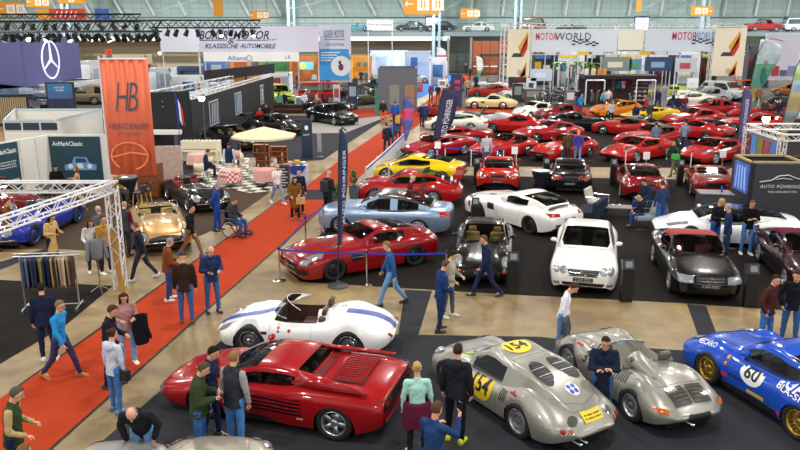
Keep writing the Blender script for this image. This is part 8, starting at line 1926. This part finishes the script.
def motorbike(lab, px, py, rot, c):
 p = W(px, py); r = empty('motorcycle', (p.x, p.y, 0), radians(rot), lab, 'motorcycle', None)
 tm, rm_, _ = wheel_objs(.32, .11, 'wire', CHROME, 0)
 for x in (.7, -.7): w_ = slotobj('wheel', tm, TYRE, r); w_.location = (x, 0, .32); slotobj('rim', rm_, CHROME, w_)
 bm = bmesh.new(); rbox(bm, -.25, .3, -.13, .13, .3, .62, .05); bobj('engine', bm, GREYM, r); bm = bmesh.new(); ellipsoid(bm, (.15, 0, .82), (.32, .15, .14)); bobj('fuel_tank', bm, paint(c), r, True)
 bm = bmesh.new(); rbox(bm, -.65, -.1, -.13, .13, .74, .84, .04); bobj('saddle', bm, DARK, r); bm = bmesh.new(); tube(bm, (.7, .06, .32), (.45, .06, 1.0), .025); tube(bm, (.7, -.06, .32), (.45, -.06, 1.0), .025); tube(bm, (.42, -.35, 1.05), (.42, .35, 1.05), .02); tube(bm, (-.7, 0, .32), (-.1, 0, .6), .03); bobj('fork_and_bars', bm, CHROME, r)
 bm = bmesh.new(); ellipsoid(bm, (.56, 0, .92), (.1, .09, .09)); bobj('headlight', bm, LAMP, r, True)
for i, (px, py, c) in enumerate(((540, 99, '2a2c30'), (547, 96, '8a2a2a'), (553, 99, '2f3a50'), (560, 97, '30343a'), (545, 103, 'b0b4b8'), (555, 104, '3a3c40'), (564, 102, '6a2c30'), (535, 105, '26282c'), (568, 94, '4a4c50'), (550, 92, 'a02828'))):
 motorbike('%s motorcycle in the dense motorcycle area left of the palms, %s' % (('black', 'dark red', 'blue grey', 'graphite', 'silver', 'charcoal', 'wine red', 'black', 'grey', 'red')[i], ('front left', 'rear left', 'middle', 'right of middle', 'front centre', 'front right', 'rightmost', 'foremost', 'rear right', 'rearmost')[i]), px, py, 200+25*i % 60, c)
for i, (px, py, w, d_, h, c, lab) in enumerate(((532, 102, 1.6, .6, 1.2, '5a5048', 'brown grey display crate left of the motorcycles'), (497+20, 102, .9, .6, 1.7, '2c2826', 'dark upright cabinet beside the white race car'), (521.5, 100, .7, .5, 1.6, 'b8b2a4', 'pale upright rounded panel right of the dark cabinet'), (569.5, 106, .9, .4, 1.4, '6a6e74', 'grey shelf rack with white boxes left of the black shop'), (572, 92, .5, .4, 2.6, 'd8e4ec', 'tall white and blue banner pillar left of the palm pair'), (577, 100, .35, .3, 2.3, 'e4e6ea', 'slim white feather like pillar left of the shop'), (663, 108, .45, .3, 1.8, '9aa4b4', 'slim grey upright display right of the black shop'), (683, 104, 1.2, .4, 1.2, 'f0f4f8', 'white glowing board between the far white cars'), (393, 84, 1.3, .5, 1.0, 'c8ccd0', 'pale counter of the far stand left of the blue carpet'), (418, 92, 1.0, .5, 1.1, 'd23c3c', 'red and white merchandise counter on the blue carpet'), (442, 88, .9, .5, .9, 'f0f0f0', 'white block on the blue carpet'), (212, 92, 1.4, .5, 1.0, 'e8e4e0', 'white counter under the name band'), (30, 112, 2.4, .6, 1.0, '6f8fc0', 'blue counter under the canopy at the far left'), (300, 108, .8, .5, 1.0, 'e8e8ea', 'white counter beside the red van'))):
 p = W(px, py); r = empty('display_block', (p.x, p.y, 0), 0, lab, 'display'); bm = bmesh.new(); rbox(bm, -w/2, w/2, -d_/2, d_/2, 0, h, .03, 1); bobj('block_body', bm, plain(c), r); bm = bmesh.new(); box(bm, -w*.35, w*.35, -d_/2-.02, -d_/2, h*.4, h*.85); bobj('front_panel', bm, plain('8a8f96' if c != '6a6e74' else 'e6e8ea'), r)
for px, py, z, lab in ((765, 118.5, 2.9, 'bright work lamp glowing above the silver truss'), (202, 98, 3.2, 'bright lamp glowing on the silver roof truss'), (160, 53, 3.9, 'bright lamp under the blank white fascia')):
 p = W(px, py, z); r = empty('work_lamp', p, 0, lab, 'lamp'); bm = bmesh.new(); tube(bm, (0, -.1, 0), (0, .15, .05), .2, .12, 14); bobj('lamp_head', bm, DARK, r); bm = bmesh.new(); tube(bm, (0, -.11, 0), (0, -.12, 0), .18, .18, 14); bobj('lamp_glass', bm, mat('warm_glow', 'ffd9a0', emit=14), r); bm = bmesh.new(); tube(bm, (0, .15, .05), (0, .15, -p.z), .025); bobj('stand', bm, GREYM, r)
def wheelchair(p, rot):
 r = empty('wheelchair', (p.x, p.y, .0), radians(rot), 'wheelchair with the seated man in a dark jacket beside the red aisle', 'wheelchair')
 def ringw(R, t, x, y, z):
  bm = bmesh.new();
  for i in range(24): a, b = 2*pi*i/24, 2*pi*(i+1)/24; tube(bm, (x+R*cos(a), y, z+R*sin(a)), (x+R*cos(b), y, z+R*sin(b)), t, n=6)
  return bm
 for q in (1, -1):
  w_ = bobj('wheel', ringw(.3, .018, -.05, q*.3, .3), TYRE, r, True); bobj('push_rim', ringw(.26, .01, -.05, q*.34, .3), CHROME, w_, True); bm = bmesh.new()
  for i in range(12): a = 2*pi*i/12; tube(bm, (-.05, q*.3, .3), (-.05+.29*cos(a), q*.3, .3+.29*sin(a)), .003, n=4)
  bobj('spokes', bm, CHROME, w_); bobj('castor', ringw(.08, .02, .42, q*.22, .1), TYRE, r, True)
 bm = bmesh.new()
 for q in (1, -1): poly_tube(bm, [Vector(v) for v in ((-.28, q*.24, .95), (-.24, q*.24, .45), (.28, q*.24, .45), (.45, q*.2, .12), (.6, q*.15, .12))], .014); tube(bm, (-.24, q*.24, .65), (.15, q*.24, .65), .02); tube(bm, (-.28, q*.24, .92), (-.4, q*.24, .92), .02)
 tube(bm, (-.24, -.24, .45), (-.24, .24, .45), .012); bobj('frame', bm, GREYM, r)
 bm = bmesh.new(); rbox(bm, -.22, .26, -.22, .22, .43, .47, .015); rbox(bm, -.3, -.24, -.22, .22, .47, .88, .015); bobj('seat', bm, plain('1c1c20'), r); return r
car_px('TR', None, (202, 420), (336, 441), 'glossy red mid engined coupe with side strakes in the foreground', 'L')
car_px('BIRD', None, (247, 354), (351, 359.5), 'white open racing car with one blue stripe and blue numerals', 'L')
car_px('C154', None, (445, 389), (519, 439), 'silver racing coupe with yellow roundels numbered 154', 'L')
car_px('SPY', None, (564, 370), (634, 424), 'silver open racing car with twin chrome grilles on the tail', 'L')
car_px('RSR', None, (705, 383), (795, 440), 'wide blue racing coupe with white number 60 and gold wheels', 'L')
car_px('SLS', None, (336, 281), (415, 266), 'deep red long nosed gullwing coupe behind the blue barrier belt', 'L')
car_px('M3', None, (338, 233), (421, 237), 'silver blue two door coupe with dark carbon roof', 'L')
MODELS['P11'][0]['seat'] = 'c9a45f'
car_at('P11', None, W(483.5, 264), -98, 'black rear engined coupe with beige seats facing the camera', metal=False)
car_at('CLK', None, W(584.5, 271), -105, 'white two door coupe with chrome star grille facing the camera')
car_px('SL', None, (668, 291), (652.5, 263), 'black roadster with a dark red soft top and star grille', 'R')
r = car_px('SL', '2a1218', (781, 287), (759, 263), 'dark wine coloured roadster with a maroon top at the right edge', 'R')
for ch in r.children:
 if ch.name.startswith('soft_top'): ch.material_slots[0].link = 'OBJECT'; ch.material_slots[0].material = mat('maroon_hood_cloth', '5a1e34', .85, noise=.1)
car_px('MCL', None, (694, 246), (771, 250), 'white low supercar behind the three talking men', 'L')
car_px('SLSB', None, (480, 219), (526, 233), 'white gullwing coupe with a black boot wing seen from the rear side', 'L')
car_px('GT3', None, (374.5, 204), (433, 206), 'red rear engined coupe with a fixed rear wing', 'L')
car_px('MID', 'e8c414', (387, 182), (441, 185), 'yellow mid engined sports car beside the red carpet', 'L')
car_at('MID', 'd22c1c', W(498, 183), 82, 'bright red mid engined sports car seen from behind')
car_at('MID', '141216', W(569, 185), 78, 'black mid engined sports car with an open glass engine lid seen from behind')
car_px('MID', '7c1218', (613.5, 184), (620.5, 198), 'dark red mid engined coupe with four round tail lamps', 'L')
car_px('WEDGE', '9c161a', (682.5, 182), (692, 198), 'dark red sports car behind the grey counter', 'L')
G = None
ROWS = [
 ('WEDGE', 'c01c20', (432, 159), (463, 155), 'red targa with chrome wheels left of the man in a grey sweatshirt'),
 ('WEDGE', 'b81a1c', (441, 146), (473, 146), 'red wedge coupe with a tan interior behind the navy feather flag'),
 ('FOLD', 'c8201e', (499, 161), (528, 156), 'red spider with a black soft top beside the man in a grey sweatshirt'),
 ('DAYT', 'cc2420', (562, 162), (590, 156.5), 'red long nosed coupe with the man in a brown jacket beside it'),
 ('DAYT', 'c02222', (536, 143), (571, 141), 'red classic spider with a brown roof behind the long nosed coupe'),
 ('MID', 'cc1f1c', (637, 163), (667, 158), 'red open mid engined car left of the man with a green bag'),
 ('MID', 'c41d20', (715, 165), (745, 160), 'red mid engined coupe with a white sign near the purple flag'),
 ('GT12S', 'c4241e', (644, 150), (681, 146), 'red coupe with a grey brown roof between the two walkers'),
 ('GT12', 'c01c22', (673, 137), (701, 141), 'red coupe with a white rear plate behind the woman in grey'),
 ('GT12S', 'bb1c1e', (607, 135), (637, 138), 'red coupe with a dark roof and gold wheels in the second row'),
 ('P356', 'a01a20', (551, 122), (576, 121), 'dark red 1950s coupe beside the white one'),
 ('P356', 'e2e0d8', (530, 120), (551, 118), 'white 1950s coupe in front of the motorcycles'),
 ('GULL', 'ddd5a2', (475, 109), (502, 109.5), 'cream gullwing classic at the cross aisle'),
 ('P11', 'dedccf', (441, 131), (466, 132), 'white rear engined coupe behind the navy feather flag'),
 ('ROADBIG', 'a9b4c4', (468, 126), (493, 127), 'pale silver blue roadster next to the white coupe'),
 ('P11', 'd87a1c', (612, 117.5), (633, 116.5), 'orange rear engined coupe at the cross aisle'),
 ('WEDGE', 'e0b81e', (643, 123), (668, 122), 'yellow low targa at the cross aisle'),
 ('DAYT', 'c03a28', (481, 97), (497, 97), 'orange red coupe behind the cream gullwing'),
 ('ROAD', 'b8bcc0', (481, 90), (494, 90), 'silver open car farther behind on the far right row'),
 ('P11', 'd0cfc8', (513, 101), (527, 101), 'white racing coupe behind the cream gullwing'),
 ('ROAD', '8a2a20', (458, 117), (440, 115), 'dark classic open car with a pale screen left of the gullwing'),
 ('CLK', 'b02024', (702, 117), (726, 117), 'red saloon right of the yellow targa'),
 ('DAYT', 'bc2222', (746, 121), (772, 122), 'red coupe behind the scenic feather flag'),
 ('GT12', 'b81f20', (690, 128), (712, 127), 'red coupe behind the purple feather flag'),
 ('GT12', 'c02624', (742, 133), (768, 134), 'red coupe under the bright work lamp'),
 ('MID', 'b4c832', (660, 97), (681, 98), 'lime green sports car right of the black shops'),
 ('GT12', 'e4ded2', (676, 106), (700, 107), 'pearl white grand tourer at the cross aisle'),
 ('SAL', '9aa0a4', (700, 103), (716, 103), 'grey classic behind the pearl white grand tourer'),
 ('P356', '9a5a20', (780, 96), (796, 97), 'brown classic behind the scenic flags'),
 ('ROAD', '303438', (783, 107), (800, 108), 'black classic roadster behind the scenic flags'),
]
car_at('GT12', 'c41e1c', W(516, 132), 152, 'bright red modern coupe pointing left in the second red row')
for m_, c_, a_, b_, l_ in ROWS: car_px(m_, c_, a_, b_, l_, 'L')
car_at('DAYT', '15161a', W(581, 129.5), -12, 'black convertible facing right between the red coupes')
car_at('SUV', 'd8602a', W(745, 98), -95, 'orange off road car facing the camera on the far right')
car_at('SUV', 'c8cacc', W(724, 100), -60, 'silver grey vehicle beside the orange off road car')
car_at('SAL', None, W(-6, 216), -28, 'dark red classic saloon at the left edge under the truss beam')
car_px('BUG', None, (35, 246), (80, 222), 'bright blue streamlined classic with blue wire wheels', 'L')
car_at('ROADBIG', None, W(160, 238), -68, 'gold beige classic roadster facing the camera', metal=True)
car_px('ROAD', None, (190, 214), (165, 199), 'black classic roadster with cream seats beside the brick wall', 'R')
car_at('P11', '17181a', W(233, 147), -42, 'black rear engined coupe nearest the parasol left'); car_at('P11', '202226', W(196, 140), -50, 'dark grey rear engined coupe at the black stand wall')
car_at('RSR' if False else 'GT3', '1c1c1e', W(276, 133), -25, 'black racing coupe with yellow marks behind the parasol')
car_at('CLK', '101216', W(333, 123), -50, 'black saloon on the pale display floor')
car_at('VAN', None, W(316, 103), 195, 'red and pale roofed van behind the black display bench')
car_at('SUV', 'a8c43a', W(278, 104), -60, 'lime green vehicle left of the red van'); car_at('WEDGE', 'b03030', W(283, 88), 20, 'red car behind the lime green vehicle')
for i, (m_, px, py, h_, c_, l_) in enumerate((('ROAD', 330, 112, -20, '1a1c1e', 'black open classic before the red van'), ('ROAD', 334, 99, 200, '2a2c30', 'dark open car beside the orange television stand'), ('SAL', 392, 98, -30, '3c4030', 'dark olive classic right of the poster column'), ('SAL', 378, 92, 160, '2c3028', 'dark green classic behind the olive one'), ('ROAD', 368, 104, -150, '4a4a38', 'khaki open classic near the poster column'), ('BUG', 388, 88, 200, '5a5a50', 'grey prewar style car before the yellow stand'), ('P11', 352, 95, 20, '6a6458', 'brown grey coupe among the far visitors'), ('SUV', 84, 104, 180, '8a7a5c', 'khaki off road vehicle right of the blue poster frame'), ('SAL', 44, 108, 10, 'b0b8c4', 'silver classic under the pale canopy'), ('SAL', 16, 114, 190, 'c8ccd8', 'white classic under the pale canopy at the left edge'), ('ROAD', 218, 96, 30, '7a3a30', 'brown red classic behind the raised black fascia'), ('P356', 455, 92, -100, '8a2020', 'dark red classic beside the navy roller banner'), ('P11', 414, 83, 10, 'a8acb0', 'silver coupe on the blue carpet'))):
 car_at(m_, c_, W(px, py), h_, l_, metal=False)
def gal(m_, c_, px, Y, h_, l_): p = WY(px, 30, Y); car_at(m_, c_, (p.x, Y), h_, l_, z=5.95, metal=False)
gal('CLK', 'b9c4c4', 477, 112, 180, 'silver convertible on the gallery above the brown doors'); gal('SAL', '28323e', 411, 112, 180, 'dark blue classic on the gallery under the large orange sign'); gal('SAL', '2c3440', 440, 112, 178, 'dark classic on the gallery with a red board behind it')
gal('PICK', 'b02a2e', 763, 112, 0, 'red pickup truck on the gallery at the upper right'); gal('VAN', 'c8d4e4', 799, 112, 0, 'white and blue van on the gallery at the right edge'); gal('ROAD', '4f9aa8', 357, 112, 180, 'teal convertible on the gallery above the yellow stand'); gal('VAN', '6a3a34', 532, 112, 0, 'dark red bus roof on the gallery above the left banner'); gal('ROAD', '20242a', 572, 112, 0, 'black open car on the gallery above the left banner')
for px, c_, l_ in ((433, 'c8a0c8', 'bright white screen on the gallery left of the column'), (642, 'c8a0c8', 'bright white screen on the gallery above the blank banner')):
 p = WY(px, 23, 113); r = empty('gallery_screen', (p.x, 113, 5.95), 0, l_, 'screen'); bm = bmesh.new(); box(bm, -1.1, 1.1, 0, .2, 0, 2.2); bobj('screen_frame', bm, plain('3a4670'), r); bm = bmesh.new(); box(bm, -.95, .95, -.03, 0, .15, 1.9); bobj('screen_picture', bm, mat('bright_screen', 'eee6f0', emit=.6), r)
for k, (dx) in enumerate((0,)):
 p = WY(782, 26, 112); motorbike('motorcycle on the gallery between the red pickup and the van', 400, 200, 0, '8a3030'); o = [x for x in bpy.data.objects if x.get('label') == 'motorcycle on the gallery between the red pickup and the van'][0]; o.location = (p.x, 112, 5.95)
p1_ = W(129, 439, .66); p2_ = W(217, 436, .72)
car_at('P356', 'b5b2a8', (p1_.x, p1_.y-1.75), 84, 'silver classic coupe whose bonnet shows at the bottom left edge', metal=True)
car_at('CLK', 'b0a898', (p2_.x+.05, p2_.y-2.2), 88, 'silver beige coupe whose bonnet shows at the bottom edge beside the red coupe', metal=True)
BYL = {}
for lab, a, b, f, pose, k in PEOPLE:
 k = dict(k); far = k.pop('far', False); h = k.get('h', 1.78); p = W(a, b, h*(1 if pose != 'bend' else .86)-.01)
 if k.get('shoes') == '222': k['shoes'] = '222222'
 BYL[lab] = person(lab, p, f, pose, detail=not far, **k)
def by(s): return [v for q, v in BYL.items() if s in q][0]
p = W(236, 236); wheelchair(p, -18)
person('man in a dark jacket and blue jeans sitting in the wheelchair', (p.x-.12*cos(radians(18)), p.y+.04), -18, 'sit', top=J('3a3c46'), legs=('slim', '3a5aa0'), hair=('short', '6a4c34'), h=1.76, z=.0)
p = W(643, 227); person('blond boy in a dark top sitting on the grey lounge chair', (p.x-.1, p.y+.0), 178, 'sit', top=J('23262e'), legs=('slim', '2f4a8c'), hair=('short', 'b8925a'), h=1.5)
p = W(646, 214); person('man in a navy jacket sitting in the lounge corner', (p.x-.05, p.y-.02), 200, 'sit', top=J('26304a'), legs=('slim', '2a4684'), hair=('short', '332a26'), h=1.78)
p = W(204, 178); person('man in a dark blue jacket sitting at the cafe corner', (p.x+.1, p.y), 20, 'sit', top=J('26304c'), legs=('slim', '2c3040'), hair=('short', '4a382c'), h=1.75)
p = W(117, 213); person('man in a mustard jacket sitting at the black skirted table', (p.x, p.y+.05), 20, 'sit', top=J('8a6a3a'), legs=('slim', '4a4038'), hair=('short', '4a3828'), h=1.78, z=.27)
p = W(78, 204); person('brown haired woman sitting at the booth table under the blue car poster', (p.x-.1, p.y+.3), 190, 'sit_b', top=('sweater', 'c89a84'), legs=('slim', '30343c'), hair=('long', '7a5438'), h=1.68, z=.2)
p = W(55, 204); person('person in black bending at the left booth table', (p.x, p.y+.4), -60, 'sit', top=J('1e1e22'), legs=('slim', '26282e'), hair=('short', '2a221e'), h=1.74, z=.2)
def bag_bm(w=.24, d=.1, h=.2, strap=.25, r=.02):
 bm = bmesh.new(); rbox(bm, -d/2, d/2, -w/2, w/2, -h, 0, r)
 for a, b in zip(range(8), range(1, 9)): tube(bm, (0, w*.35*cos(pi*a/8), strap*sin(pi*a/8)), (0, w*.35*cos(pi*b/8), strap*sin(pi*b/8)), .008, n=5)
 return bm
f = by('fur coat on'); held(f, 'handbag', bag_bm(.34, .14, .26, .12), plain('c8a468', .5), 'beige handbag carried by the woman in the brown fur coat', 'handbag', (.12, .2, .92))
f = by('pale grey hooded'); held(f, 'shoulder_bag', bag_bm(.26, .12, .22, .2), plain('1e1e22', .5), 'black shoulder bag of the woman in the pale grey sweatshirt', 'bag', (.05, -.22, .95))
f = by('green shoulder bag'); held(f, 'shoulder_bag', bag_bm(.38, .16, .26, .3), plain('3fae4a', .6), 'bright green shoulder bag of the man between the red cars', 'bag', (.12, .18, 1.05))
def pack_bm():
 bm = bmesh.new(); rbox(bm, -.26, -.1, -.15, .15, 1.02, 1.46, .05, 3); rbox(bm, -.31, -.25, -.1, .1, 1.06, 1.25, .02)
 for q in (1, -1): tube(bm, (-.12, q*.1, 1.44), (.06, q*.12, 1.5), .018, n=5)
 return bm
f = by('blue backpack and olive'); held(f, 'backpack', pack_bm(), plain('3f7cc0', .7), 'blue backpack on the man in the olive jacket', 'backpack', (-.03, 0, 0))
f = by('dark backpack beside'); held(f, 'backpack', pack_bm(), plain('232428', .7), 'black backpack on the grey haired man beside the plants', 'backpack', (-.03, 0, 0))
f = by('yellow sleeved'); held(f, 'backpack', pack_bm(), plain('d8b440', .7), 'yellow and black backpack on the person in the blue skirted coat', 'backpack', (-.03, 0, 0))
def phone_bm(): bm = bmesh.new(); rbox(bm, -.006, .006, -.037, .037, -.0, .15, .004, 1); return bm
for s_, lab in (('navy jacket and pale shirt', 'phone in the hands of the bald man in navy'), ('green quilted jacket holding', 'phone held by the man in the green quilted jacket'), ('navy sweatshirt photographing', 'phone raised by the man in the navy sweatshirt'), ('dark haired woman in a pale yellow', 'phone held by the woman in the pale yellow coat')):
 f = by(s_); J_ = skel(f['_p']); q_ = J_['wriR']+J_['fdR']*.11; held(f, 'phone', phone_bm(), plain('1a1c20' if 'green' not in lab else 'e4e4e8', .3), lab, 'phone', q_)
f = by('holding a magazine'); J_ = skel(f['_p']); bm = bmesh.new(); rbox(bm, -.01, .01, -.1, .1, -.24, .06, .004, 1); held(f, 'magazine', bm, plain('b8c8a8'), 'printed magazine carried by the man in the blue jacket', 'magazine', J_['wriL']+J_['fdL']*.12)
f = by('carrying a tablet'); J_ = skel(f['_p']); bm = bmesh.new(); rbox(bm, -.12, .12, -.008, .008, -.3, .02, .006, 1); held(f, 'tablet', bm, plain('8a949c', .3), 'grey tablet carried by the man in the navy sweater', 'tablet', J_['wriR']+J_['fdR']*.1)
f = by('beside the red winged'); J_ = skel(f['_p']); bm = bmesh.new(); rbox(bm, -.1, .1, -.07, .07, -.004, .004, .003, 1); held(f, 'leaflet', bm, plain('e8e0d4'), 'pale leaflet held by the person in maroon', 'leaflet', J_['wriR']+J_['fdR']*.12)
def drape_bm(w, h, seed=0):
 bm = bmesh.new(); cap(bm, (0, 0, 0), (.02, .02, -h), w*.5, w*.42, .35, (0, 1, 0)); cap(bm, (.02, w*.3, -.03), (.05, w*.5, -h*.8), .06, .05);
 for v in bm.verts: v.co += Vector((.02*sin(v.co.z*20), .015*sin(v.co.z*13+2), 0))
 return bm
f = by('holding a grey jacket'); J_ = skel(f['_p']); o = held(f, 'folded_jacket', drape_bm(.42, .5), cloth('4a4e56'), 'dark grey jacket carried over the arm of the man in white', 'jacket', J_['wriR']+Vector((.0, -.08, .05)))
f = by('dusty pink sweater'); J_ = skel(f['_p']); o = held(f, 'folded_coat', drape_bm(.34, .6), cloth('1c1c22'), 'black coat hanging over the arm of the woman in pink', 'coat', J_['wriL']+Vector((-.05, .12, .02)))
f = by('mint top'); J_ = skel(f['_p']); bm = bmesh.new(); R = []
for z, a, b in ((1.02, .16, .19), (.98, .19, .22), (.8, .21, .24), (.55, .2, .25)): R.append([bm.verts.new((a*cos(2*pi*i/24)*(1+.05*sin(i*2.2)), b*sin(2*pi*i/24)*(1+.05*sin(i*2.2)), z+(.0 if z > .6 else .04*sin(i*1.3)))) for i in range(24)])
for a, b in zip(R[:-1], R[1:]):
 for i in range(24): bm.faces.new((a[i], a[(i+1) % 24], b[(i+1) % 24], b[i]))
held(f, 'tied_jacket', bm, cloth('5c1f38'), 'wine red jacket tied round the waist of the blond woman', 'jacket', (0, 0, 0))
cam = bpy.data.cameras.new('camera'); co = bpy.data.objects.new('camera', cam); link(co)
cam.sensor_width = 36; cam.lens = 36*FPX/800; cam.clip_end = 400
co.location = (0, 0, HC); co.rotation_euler = (pi/2-TH, 0, 0); scene.camera = co
w = bpy.data.worlds.new('hall_light'); scene.world = w; w.use_nodes = True
w.node_tree.nodes['Background'].inputs[0].default_value = (.93, .97, 1.0, 1); w.node_tree.nodes['Background'].inputs[1].default_value = .9
bm = bmesh.new(); box(bm, -75, 75, -25, 118, 15.2, 15.5); tag(bobj('ceiling', bm, plain('9aa09e', .8)), kind='structure')
k = 0
for yy, en in ((-3, 700), (9, 800), (21, 850), (34, 950), (49, 1150), (66, 1500), (84, 2300), (102, 4200)):
 for xx in range(-36, 37, 12):
  l = bpy.data.lights.new('ceiling_lamp', 'AREA'); l.energy = en; l.size = .9; l.shape = 'DISK'; l.color = (1, .975, .93)
  o = bpy.data.objects.new('ceiling_lamp', l); link(o); o.location = (xx*(1 if yy < 50 else 1.4)+(3 if k % 2 else -3), yy, 13.5)
 k += 1
scene.view_settings.view_transform = 'Standard'; scene.view_settings.look = 'None'; scene.view_settings.exposure = -.08; scene.view_settings.gamma = 1
